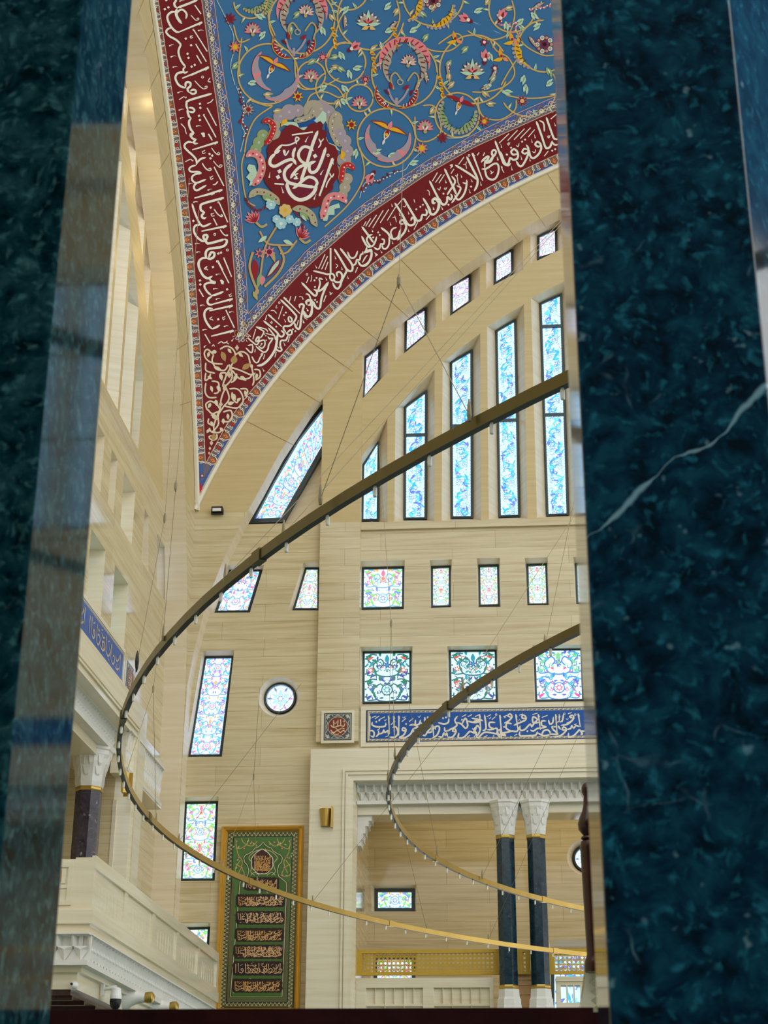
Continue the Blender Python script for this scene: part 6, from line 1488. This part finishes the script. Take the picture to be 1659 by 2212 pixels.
for c in ((578, 160, 65, 0, 360), (834, 298, 63, 0, 360), (873, 160, 71, 0, 360), (651, 45, 71, 0, 360), (746, 136, 43, 20, 380), (987, 249, 48, 0, 360), (776, 212, 29, 0, 360), (672, 163, 30, 0, 360), (1023, 150, 74, 20, 330), (800, 36, 72, 10, 330), (540, 4, 36, 0, 180), (1140, 190, 62, -30, 150), (1175, 100, 56, 60, 270), (935, -10, 66, 0, 180), (715, 190, 34, 30, 250), (752, -20, 42, 0, 180), (1105, 20, 50, 0, 200)):
    circ_vine(*c)
    for k_ in range(int(c[2] / 9)):                       # small curled leaves along the stem
        a_ = math.radians(c[3] + (c[4] - c[3]) * (k_ + .4) / int(c[2] / 9)) ; sg = 1 if k_ % 2 else -1
        X_, Y_ = c[0] + c[2] * math.cos(a_), c[1] + c[2] * math.sin(a_); col_ = (LG, TAN, GRN)[(k_ + int(c[0])) % 3]
        o.leaf(X_, Y_, 15, 6, a_ + math.pi / 2 + sg * .9, col_, 4, sg * .4); o.leaf(X_, Y_, 11, 2.4, a_ + math.pi / 2 + sg * .9, GRN if col_ == LG else WH, 5, sg * .4)
for P in (za([(1080, -10), (1100, 60), (1090, 130), (1140, 260)]), za([(900, 270), (880, 440), (890, 560)]), za([(960, 720), (1080, 760), (1120, 760), (1000, 850), (940, 980), (920, 1100)]), za([(920, 1100), (900, 1200), (930, 1420), (1000, 1480)]), za([(1280, 430), (1290, 560), (1340, 640), (1480, 620), (1600, 560)]), za([(1360, 760), (1400, 680), (1500, 660), (1600, 700), (1650, 660)]),
          zb([(230, 960), (260, 1100), (240, 1200), (150, 1340), (0, 1480)]), zb([(590, 760), (600, 900), (680, 920), (760, 850), (720, 700), (640, 690)]), zb([(1000, 640), (1010, 720), (1050, 770), (1150, 780), (1240, 720), (1250, 650)]), zb([(740, 290), (850, 220), (900, 260), (820, 330), (700, 330), (610, 280)]), zb([(930, 200), (1000, 240), (1100, 260), (1200, 220), (1240, 100), (1220, 0)]),
          zb([(1080, 260), (1120, 330), (1200, 380), (1240, 480), (1180, 560), (1060, 600), (960, 600)]), zb([(1240, 180), (1300, 290), (1420, 360), (1500, 360)]), zb([(470, 0), (490, 120), (440, 230), (380, 290)]), zb([(-10, 540), (80, 570), (130, 640)]), zb([(1180, 620), (1280, 640), (1400, 640), (1520, 620)]), zb([(500, 180), (540, 260), (660, 300)]), zb([(1260, 380), (1200, 470), (1150, 560)]),
          za([(840, 180), (880, 300), (960, 280)]), za([(1650, 80), (1600, 150), (1560, 300)]), za([(1520, 420), (1560, 330), (1650, 300)])):
    vine(P, 2.6)
thin = rgb(200, 214, 206)
for P in (za([(720, 0), (770, 100), (800, 160), (840, 250), (840, 340)]), za([(850, 360), (820, 470), (850, 610)]), za([(860, 620), (890, 700), (910, 790)]), za([(920, 800), (900, 900), (920, 960), (890, 1090)]), zb([(770, 900), (880, 900), (950, 880)]), zb([(640, 980), (560, 1060), (520, 1110), (420, 1130)]), zb([(330, 1140), (260, 1200), (230, 1290)])): o.ribbon(P, 1.6, thin, 3, step=4)
def lotus(x, y, r_, a=-1.57, c=PK, c2=RD):
    for k_ in range(9):
        an = a + (k_ - 4) * .42; o.leaf(x, y, r_ * (1.0 - .04 * abs(k_ - 4)), r_ * .42, an, c2, 5); o.leaf(x + 1 * math.cos(an), y + 1 * math.sin(an), r_ * .86, r_ * .28, an, c, 6)
    o.disc(x + r_ * .2 * math.cos(a), y + r_ * .2 * math.sin(a), r_ * .42, GRY, 7); 
    for k_ in range(3): o.leaf(x - r_ * .2 * math.cos(a), y - r_ * .2 * math.sin(a), r_ * .55, r_ * .2, a + (k_ - 1) * .6, c2 if k_ == 1 else WH, 8)
    o.disc(x - r_ * .35 * math.cos(a), y - r_ * .35 * math.sin(a), r_ * .2, TAN, 8, 7)
def palmette(x, y, r_, a=-1.57):
    for k_ in range(7):
        an = a + (k_ - 3) * .42; o.leaf(x, y, r_ * 1.0, r_ * .42, an, MAR, 5); o.leaf(x, y, r_ * .96, r_ * .34, an, GRY, 6); o.disc(x + r_ * .74 * math.cos(an), y + r_ * .74 * math.sin(an), r_ * .08, WH, 7, 6)
    o.leaf(x, y, r_ * 1.1, r_ * .3, a, LG, 7)
    for k_ in range(5): o.leaf(x, y, r_ * .5, r_ * .16, a + (k_ - 2) * .5, RD if k_ % 2 == 0 else PK, 8)
    for s_ in (-1, 1):
        o.leaf(x, y + r_ * .05, r_ * .95, r_ * .3, a + s_ * 1.75, LG, 8, -.3 * s_); o.leaf(x, y + r_ * .2, r_ * .6, r_ * .3, a + s_ * 2.3, rgb(238, 190, 110), 9, -.3 * s_)
    o.disc(x, y + r_ * .35, r_ * .12, rgb(60, 40, 70), 9, 6)
def bird(x, y, r_, a, c=YE, c2=RD):
    for s_ in (-1, 1): o.leaf(x, y, r_ * 1.25, r_ * .42, a + s_ * 1.05, RD if c == YE else c, 5, .5 * s_); o.leaf(x, y, r_ * 1.1, r_ * .28, a + s_ * 1.05, c, 6, .5 * s_)
    o.leaf(x, y, r_ * .8, r_ * .4, a + math.pi, WH, 6); o.leaf(x, y, r_ * .65, r_ * .3, a + math.pi, c2, 7); o.disc(x - r_ * .4 * math.cos(a), y - r_ * .4 * math.sin(a), r_ * .12, YE, 8, 6); o.leaf(x, y, r_ * .6, r_ * .3, a, PK, 7); o.leaf(x - r_ * .75 * math.cos(a), y - r_ * .75 * math.sin(a), r_ * .4, r_ * .16, a + math.pi, WH, 6)
def crescent(x, y, r_, a, c, c2=None, edge=None):
    pts = [(x + r_ * math.cos(a + t), y + r_ * math.sin(a + t)) for t in [(-1.2 + 2.4 * k_ / 10) for k_ in range(11)]]
    inn = [(x + r_ * .28 * math.cos(a) + r_ * .78 * math.cos(a + t) * .86, y + r_ * .28 * math.sin(a) + r_ * .78 * math.sin(a + t) * .86) for t in [(1.25 - 2.5 * k_ / 10) for k_ in range(11)]]
    n_ = 11; q = [pts[k_] for k_ in range(11)]; w_ = [(x + (r_ * (.62 + .36 * abs(k_ - 5) / 5)) * math.cos(a - 1.2 + 2.4 * k_ / 10), y + (r_ * (.62 + .36 * abs(k_ - 5) / 5)) * math.sin(a - 1.2 + 2.4 * k_ / 10)) for k_ in range(11)]
    for k_ in range(10): o.poly([q[k_], q[k_ + 1], w_[k_ + 1], w_[k_]], c, 5)
    if edge: 
        for k_ in range(11): o.disc(x + r_ * 1.06 * math.cos(a - 1.1 + 2.2 * k_ / 10), y + r_ * 1.06 * math.sin(a - 1.1 + 2.2 * k_ / 10), r_ * .1, edge, 5, 6)
    if c2:
        for k_ in range(7): t = a - .8 + 1.6 * k_ / 6; o.ribbon([(x + r_ * .72 * math.cos(t), y + r_ * .72 * math.sin(t)), (x + r_ * .94 * math.cos(t + .1), y + r_ * .94 * math.sin(t + .1))], r_ * .05, c2, 6, taper=.3)
for x, y, r_, c, cc, n_ in ((496, 41, 13, RD, MAR, 8), (642, 209, 13, YE, RD, 7), (758, 270, 13, YE, RD, 7), (955, 298, 12, RD, MAR, 8), (506, 102, 15, rgb(230, 130, 110), YE, 8), (910, 321, 15, rgb(230, 140, 120), YE, 8), (1045, 263, 13, rgb(190, 80, 76), YE, 8), (1127, 219, 13, MAR, rgb(240, 190, 130), 8), (696, 124, 11, MAR, PK, 7), (788, 172, 10, MAR, PK, 7), (1045, 92, 9, RD, WH, 6), (1068, 148, 8, RD, WH, 6), (560, 548, 12, PK, rgb(110, 80, 120), 7), (535, 237, 14, GRY, RD, 9)):
    o.flower(x, y, r_ + 2, n_, MAR if c != MAR else PK, cc, .2, 4); o.flower(x, y, r_, n_, c, cc, .2, 5)
for a_ in ((544, 68, 21), (670, 168, 20), (775, 226, 20), (917, 278, 21)): lotus(*a_)
palmette(794, 52, 28); palmette(1019, 158, 28)
bird(590, 140, 30, -1.1); bird(838, 280, 32, -1.2); bird(993, 222, 26, -1.2, RD, rgb(200, 100, 40)); 
for x, y, r_ in ((1175, 97, 21), (934, 3, 20)):
    for k_ in range(10): o.disc(x + r_ * .72 * math.cos(k_ * .628), y + r_ * .72 * math.sin(k_ * .628), r_ * .24, WH if k_ % 2 else RD, 5, 8); o.disc(x + r_ * .72 * math.cos(k_ * .628), y + r_ * .72 * math.sin(k_ * .628), r_ * .15, GRY, 6, 7)
    o.flower(x, y, r_ * .6, 8, RD, rgb(40, 10, 40), 0, 7)
for x, y, r_, a in ((876, 8, 36, .3), (940, 22, 38, .9), (1150, 105, 40, 2.9)): crescent(x, y, r_, a, YE, rgb(110, 50, 20), LIL); 
for x, y, r_, a in ((590, 150, 46, 2.9), (596, 170, 48, .9), (834, 298, 46, 2.6), (838, 302, 48, .9)): crescent(x, y, r_, a, LIL, None, None); crescent(x, y, r_ * 1.03, a, PK, None); crescent(x, y, r_ * .98, a, LIL, None)
for x, y, r_, a in ((985, 245, 36, 2.7), (990, 250, 36, .9)): crescent(x, y, r_, a, GRN, rgb(70, 60, 20), GRY)
for x, y, r_, a in ((545, -2, 28, 1.2), (560, 6, 26, .2)): crescent(x, y, r_, a, GRN, rgb(60, 40, 30), TAN)
# blossoms with trees inside the big roundels
for X, Y, s_ in ((873, 150, 1), (651, 42, 1)):
    P = lambda a, b: (X + a, Y + b)
    lotus(X + 8, Y - 14, 20, -1.4, rgb(244, 190, 180), MAR)
    for sg in (-1, 1):
        crescent(X + sg * 4, Y - 18, 52, -1.57 + sg * .75, PK, RD); crescent(X, Y - 6, 48, -1.57 + sg * 1.3, GRY, MAR)
        o.ribbon([P(sg * 6, 26), P(sg * 20, 8), P(sg * 30, 20), P(sg * 24, 44)], 3.4, TAN, 6, step=3); o.ribbon([P(-18, 76), P(-16 + sg * 14, 60), P(-14 + sg * 22, 42)], 4.4, LIL, 6, taper=.5, step=3)
        o.leaf(*P(-16 + sg * 12, 44), 18, 7, -1.2 + sg * .6, RD, 7); o.leaf(*P(-14 + sg * 30, 44), 16, 6, 1.3 + sg * .5, MAR, 7)
        crescent(X - 18 + sg * 14, Y + 52, 32, 1.57 - sg * .9, RD, WH); crescent(X - 18 + sg * 14, Y + 52, 34, 1.57 - sg * .9, rgb(206, 150, 70), None)
    o.ribbon([P(-18, 80), P(-18, 62)], 6, LIL, 6); o.ring(*P(-10, 28), 6, 2.4, GRY, 7)
# tulips, gold sprays and birds between
for x, y, a in ((758, 106, -.6), (1010, 44, 3.6), (1046, 130, -1.5), (803, 378, 2.2), (1080, 40, -1.2)):
    o.leaf(x, y, 24, 13, a, PK, 5); o.leaf(x, y, 20, 9, a + .5, PK, 6); o.leaf(x, y, 20, 9, a - .5, PK, 6); o.leaf(x + 2, y, 15, 6, a, RD, 7); o.leaf(x, y, 12, 10, a + math.pi, MAR, 6); o.disc(x, y, 4, WH, 7)
for x, y in ((803, 132), (949, 186), (718, 80), (850, 80)):
    for k_ in range(4): o.leaf(x - 6 + 3 * k_, y - 18 + 11 * k_, 13, 9, .1 + .3 * k_, YE, 5, .3); o.leaf(x - 4 + 3 * k_, y - 16 + 11 * k_, 9, 4, .2 + .3 * k_, rgb(190, 100, 30), 6)
for x, y in ((985, 88), (1085, 126), (1108, 90)):
    o.leaf(x, y, 22, 10, -2.2, rgb(238, 166, 60), 5, .3); o.leaf(x, y, 22, 9, 2.6, YE, 6, .3); o.leaf(x, y, 14, 8, .5, rgb(250, 150, 110), 6); o.disc(x - 3, y - 4, 3, RD, 7)
rnd = random.Random(12)
for x, y, a in [za([(p[0], p[1])])[0] + (p[2],) for p in ((950, 600, -.6), (1060, 680, -.4), (1130, 800, -.5), (835, 490, -1.2), (1060, 235, 1.8), (1500, 620, 2.2), (1590, 720, 1.6), (1620, 620, .4), (1590, 480, 2.6), (1470, 200, .8), (1420, 430, 2.2), (1600, 380, .6), (1250, 190, 1.2), (1010, 110, 0), (1200, 60, 1), (1310, 90, 2), (1530, 110, .4))] + \
    [zb([(p[0], p[1])])[0] + (p[2],) for p in ((85, 440, .2), (155, 465, .9), (85, 370, 2.6), (190, 450, -.6), (300, 330, -1), (320, 1000, -.8), (420, 1020, -.7), (205, 980, 1.3), (560, 1070, -.7), (670, 230, 1.8), (560, 210, -1), (110, 650, .3), (400, 210, -.9), (395, 60, -1.2), (150, 50, 1.9), (820, 400, 1.7), (810, 480, 1.2), (930, 310, 2), (1070, 350, .8), (1110, 500, 1.9), (1080, 560, 2.4), (1300, 500, 1.4), (1310, 560, 1.1), (1450, 560, -1.2), (1290, 130, 2), (1350, 90, .4), (1400, 160, 2), (1180, 150, 1), (1450, 450, .6), (1030, 600, .3), (840, 540, 2), (1060, 680, -.4), (1170, 600, -.3), (690, 740, -1.4), (980, 80, -.8), (1050, 30, -1.4), (620, 80, .3), (720, 30, 1.7), (1180, 60, -.6), (480, 60, 1.8))]:
    c1 = (LG, GRN, TAN, LG)[rnd.randrange(4)]
    o.leaf(x, y, 19, 8, a, c1, 5, .35); o.leaf(x, y, 15, 6.5, a + 1.0, c1, 5, -.3); o.leaf(x, y, 13, 3, a + .1, GRN if c1 == LG else WH, 6, .35); o.disc(x, y, 2.8, c1, 6, 7)
for x, y, a in [zb([(p[0], p[1])])[0] + (p[2],) for p in ((800, 400, 1.4), (1120, 450, 1.9), (1090, 540, 2.4), (130, 100, 1.4), (420, 200, -1), (650, 460, 1.2), (620, 520, 1.8), (380, 400, 2.4), (1330, 240, .8), (1360, 60, -.7))]:
    o.leaf(x, y, 30, 10, a, MAR, 5, .2); o.leaf(x, y, 28, 7, a, GRY, 6, .2)
    for k_ in range(3): o.disc(x + (8 + 7 * k_) * math.cos(a), y + (8 + 7 * k_) * math.sin(a), 1.5, WH, 7, 6)
for P, c in ((za([(870, 640), (900, 700), (910, 780)]), MAR), (za([(905, 810), (900, 880), (930, 930), (905, 980)]), RD), (zb([(340, 1180), (420, 1150), (470, 1120)]), MAR), (zb([(320, 1180), (280, 1200), (250, 1250)]), RD), (zb([(1480, 20), (1400, 60), (1330, 60)]), PK), (zb([(1120, 100), (1180, 180), (1240, 150), (1240, 200)]), PK)):
    for k_, p in enumerate(catmull(P, 7)): o.leaf(p[0], p[1], 9, 4.5, .5 + k_ * .9, c, 5); o.disc(p[0] + 2, p[1], 1.8, WH, 6, 6)
build('floral_field', o.mb, M_PAINT, ceil_)

# medallion with the single large word
o = Orn(S); SM = 260 / 1659 * 10; Q = lambda P: [(520 + a * SM, 230 + b * SM) for a, b in P]
SMI = SM
def lob(x, y, rx, ry, c, lay): o.fan(Q([(x, y)])[0], Q([(x + rx * math.cos(k_ * .349), y + ry * math.sin(k_ * .349)) for k_ in range(18)]), c, lay)
# cloud collar around the red ground
for x, y, r_, c in ((54, 14, 9, LIL), (66, 8, 10, LIL), (78, 6, 8, LIL), (100, 6, 14, GRY), (110, 4, 12, LIL), (120, 8, 9, LIL), (46, 26, 7, GRY), (46, 38, 8, GRY), (128, 18, 11, GRY), (130, 30, 11, GRY), (136, 38, 8, LIL), (143, 48, 8, LIL), (146, 62, 8, LIL), (142, 74, 9, LIL), (132, 90, 7, GRY), (30, 40, 7, GRN), (24, 50, 7, GRN), (20, 60, 7, GRN), (146, 100, 7, GRY), (143, 112, 7, GRY), (140, 122, 6, GRY)):
    lob(x, y, r_ + .9, r_ + .9, TAN, 3); lob(x, y, r_, r_, c, 4)
    if c in (LIL, GRN) or r_ < 8: o.flower(*Q([(x, y)])[0], 3.6, 6, WH, LIL, 0, 6)
o.poly(Q([(70, 18), (90, 22), (102, 14), (104, 24), (92, 30), (80, 28)]), DBL, 5); o.poly(Q([(116, 22), (121, 34), (128, 50), (136, 58), (124, 56), (117, 40)]), DBL, 5)
for P, c in (([(100, 20), (106, 14), (112, 6), (117, 10), (117, 20), (110, 28)], LG), ([(56, 26), (64, 22), (76, 22), (80, 30), (92, 28), (84, 36), (74, 32), (64, 27)], LG), ([(116, 40), (120, 50), (130, 54), (136, 62), (126, 58), (118, 54)], LG), ([(54, 28), (56, 20), (62, 17), (64, 22), (56, 28)], YE), ([(138, 60), (144, 66), (140, 74), (136, 72)], YE)):
    o.poly(Q(P), c, 6)
red = []
for k_ in range(72):
    a = 2 * math.pi * k_ / 72; rr = 1 + .05 * abs(math.sin(4 * a + .4)); x, y = 82 + 50 * rr * math.cos(a), 82 + 54 * rr * math.sin(a)
    red.append((x, y))
red_t = [(104, 24), (108, 22), (112, 27), (111, 33), (117, 36), (116, 44), (120, 52), (128, 56), (132, 66), (130, 76), (133, 88), (132, 98), (126, 106), (125, 114), (116, 122), (112, 134), (100, 139), (86, 138), (70, 142), (56, 138), (48, 128), (42, 116), (34, 106), (31, 94), (32, 80), (37, 70), (36, 60), (42, 50), (52, 44), (56, 36), (66, 27), (76, 29), (86, 34), (94, 26)]
rt = catmull(red_t + [red_t[0]], 1.5)
o.fan(Q([(82, 84)])[0], Q([(82 + (x - 82) * 1.02, 84 + (y - 84) * 1.02) for x, y in rt[:-1]]), MAR, 7)
for f0, f1 in ((0, .5), (.5, 1)):
    n_ = len(rt) - 1; v = [o.fn(*Q([(82 + (p[0] - 82) * f, 84 + (p[1] - 84) * f)])[0], 8) for p in rt[:-1] for f in (max(f0, .02), f1)]
    o.mb.mesh(v, [(2 * k_, 2 * k_ + 1, (2 * k_ + 3) % (2 * n_), (2 * k_ + 2) % (2 * n_)) for k_ in range(n_)], 0, rgb(126, 22, 24))
o.disc(*Q([(82, 84)])[0], 3, rgb(126, 22, 24), 8)
# leaves and horns
def horn_leaf(P, w_, c, c2, c3):
    P = Q(P); o.ribbon(P, w_ * SMI + 2.4, TAN, 9, taper=.7, step=3); o.ribbon(P, w_ * SMI, c, 10, taper=.7, step=3)
    for k_, p in enumerate(catmull(P, 7)[1:-1]): o.disc(p[0] + 2, p[1] + 1, w_ * SMI * .16, c2 if k_ % 2 else c3, 11, 7)
horn_leaf([(6, 70), (14, 65), (24, 70), (28, 84), (24, 98), (15, 110)], 9, PK, RD, WH); horn_leaf([(145, 134), (138, 126), (126, 124), (118, 130), (114, 144), (110, 156)], 9, PK, RD, WH)
horn_leaf([(28, 23), (36, 20), (44, 28), (40, 42), (32, 54)], 7, rgb(200, 34, 44), WH, PK); horn_leaf([(156, 88), (148, 81), (140, 84), (138, 96), (136, 106)], 7, rgb(200, 34, 44), WH, PK)
horn_leaf([(130, 8), (124, 20), (124, 34), (130, 48), (136, 56)], 6, GRY, rgb(110, 84, 50), WH); horn_leaf([(98, 2), (96, 12), (86, 18), (72, 20)], 6, GRY, rgb(110, 84, 50), WH)
for P in ([(10, 80), (18, 82), (22, 94), (18, 108), (10, 110), (12, 104), (6, 98), (11, 92), (7, 86)], [(112, 158), (114, 146), (122, 138), (134, 134), (136, 140), (128, 142), (128, 150), (120, 150), (118, 158)]): o.poly(Q(P), LG, 9)
for x, y in ((13, 86), (14, 96), (14, 104), (120, 148), (128, 140), (116, 156)): o.flower(*Q([(x, y)])[0], 3.2, 6, WH, GRN, 0, 10)
horn_leaf([(10, 126), (20, 118), (34, 120), (46, 128), (52, 136)], 8, rgb(190, 180, 150), RD, GRN); horn_leaf([(70, 142), (84, 142), (96, 150), (100, 160), (104, 166)], 8, rgb(190, 180, 150), RD, GRN)
o.leaf(*Q([(28, 124)])[0], 28, 13, .5, GRN, 11, -.2); o.leaf(*Q([(80, 146)])[0], 26, 12, .9, GRN, 11, -.2); o.leaf(*Q([(32, 128)])[0], 20, 6, .4, LG, 12); o.leaf(*Q([(82, 150)])[0], 18, 6, .9, LG, 12)
for P in ([(6, 128), (12, 138), (22, 144), (32, 140), (46, 132)], [(74, 146), (80, 154), (84, 164), (84, 172)]):
    for p in catmull(Q(P), 6): o.flower(p[0], p[1], 4.4, 5, RD, MAR, .3, 9)
for x, y, r_ in ((60, 144, 9), (40, 136, 7), (54, 162, 8), (48, 156, 6), (66, 156, 6), (76, 160, 6)):
    c = rgb(232, 196, 120) if (x, y) == (60, 144) else LB2
    for k_ in range(7): o.disc(*(Vector(Q([(x, y)])[0]) + Vector((r_ * .62 * SMI * math.cos(k_ * .9), r_ * .62 * SMI * math.sin(k_ * .9)))), r_ * .42 * SMI, c, 11, 8)
    o.disc(*Q([(x, y)])[0], r_ * .3 * SMI, YE if c != LB2 else WH, 12, 8)
for x, y, a in ((20, 160, -2.1), (80, 182, -1.0)):
    X, Y = Q([(x, y)])[0]
    for k_ in range(6): o.leaf(X, Y, 30 - 2 * abs(k_ - 2), 8, a + (k_ - 2.5) * .33, PK, 6); o.leaf(X, Y, 22, 3, a + (k_ - 2.5) * .33, RD, 7)
    o.ribbon([(X, Y), (X + 12, Y + 10), (X + 24, Y + 4)], 5, TAN, 7, step=3)
# tail below the medallion
for P, w_ in (([(612, 470), (590, 500), (570, 540), (560, 600), (548, 640)], 4), ([(560, 500), (575, 525), (600, 530), (630, 530)], 4), ([(545, 545), (538, 575), (545, 605), (556, 630)], 5), ([(600, 530), (612, 560), (600, 590), (570, 620)], 5), ([(640, 520), (620, 545), (604, 548)], 4)):
    o.ribbon(P, w_ + 1, RD, 4, step=4); o.ribbon(P, w_, TAN, 5, step=4)
for x, y, L, w_, a, c in ((548, 560, 48, 15, 1.45, RD), (604, 560, 52, 15, 2.1, RD), (550, 562, 40, 9, 1.45, LG), (602, 562, 44, 9, 2.1, LG), (562, 590, 34, 12, 1.7, GRN), (582, 540, 30, 10, 1.1, TAN), (566, 596, 22, 12, 1.57, PK), (545, 630, 22, 9, 1.0, TAN), (558, 626, 20, 9, 2.2, TAN), (610, 520, 24, 9, .3, LG), (575, 510, 24, 9, 2.4, LG)):
    o.leaf(x, y, L, w_, a, c, 6, .1)
o.flower(580, 545, 15, 7, PK, MAR, .2, 8)
build('medallion', o.mb, M_PAINT, ceil_)
o = Orn(S)
MW = ("a7 126 71 107 124;s7 116 57 110 75 104 88 97 92 93 88 94 80 102 76;s7 105 34 98 52 91 75 86 90 81 105;s6.4 99 62 92 57 84 57 78 66 81 75 90 80 100 76;s6.4 91 80 80 84 72 92 67 100;s7 70 79 60 88 59 98 66 106 85 110 101 112;s6.4 101 112 104 106 100 100 92 98 84 103 76 110 70 114;s8 63 104 63 112 68 122 78 129 90 127 100 118 103 106;s6 56 53 49 60 46 65 53 61;s7 47 65 40 72 39 80 46 83 60 76 70 74 75 81;s6.4 74 57 71 65 71 73;d8 52 90 50 98 101 69;"
      "l3.4 69 40 98 36;l3.4 45 107 58 108;s3.4 54 54 64 54 74 50 79 45 75 43 74 48 76 53;t3 57 60 60 68 65 61;t3 60 66 59 60;h 88 49 92 42;t3 106 45 109 52 105 58;t2.6 109 50 113 45;h 109 94 113 88;h 38 98 39 91;h 57 119 54 111;h 100 128 103 121;o 119 68;t3 121 92 124 98 127 93;t3 123 98 118 106 116 113;t3 78 93 73 95 76 98 72 100 78 100")
letters(o, unpack(MW, 520, 230, SM), C_CREAM, .98, 10)
o2 = build('script', o.mb, M_PAINT, ceil_.children[-1] if False else bpy.data.objects['medallion'])
# white stucco trim along the two arches
def arc_pts(n_=60):
    out = []
    for i in range(n_ + 1):
        z = z0 + (ZTOP - .02 - z0) * i / n_; out.append(z)
    return out
for left in (False, True):
    t = MB(); pts = []
    for k_ in range(70):
        a = math.pi - math.asin(max(-1, min(1, (z0 - AZ0) / AB))) - k_ * .02
        x, z = CX + AA * math.cos(a), AZ0 + AB * math.sin(a)
        p = Vector((max(x, TX), TY - .04, z)); pts.append(ML @ p if left else p)
    t.tube(pts, .055, 6)
    o_ = build('trim_9' if not left else 'trim_10', t, M_TRIM, smooth=True); tag(o_, 'white stucco moulding along the end wall arch' if not left else 'white stucco moulding along the left arch', 'moulding', kind='structure')

# the matching vault corner on the far side of the end wall, seen only mirrored in the polished pillars
cc = ceil_.copy(); COL.objects.link(cc); cc.name = 'ceiling_far_corner'
cc.matrix_world = Matrix(((-1, 0, 0, 2 * CX), (0, 1, 0, 0), (0, 0, 1, 0), (0, 0, 0, 1))) @ Matrix.Translation(ORG[ceil_.name])
tag(cc, 'matching painted vault corner beyond the right pillar, seen only as a reflection', 'vault', kind='structure')
for ch in ceil_.children:
    if ch.name.startswith(('border', 'floral')): d = ch.copy(); COL.objects.link(d); d.parent = cc; d.location = ch.location
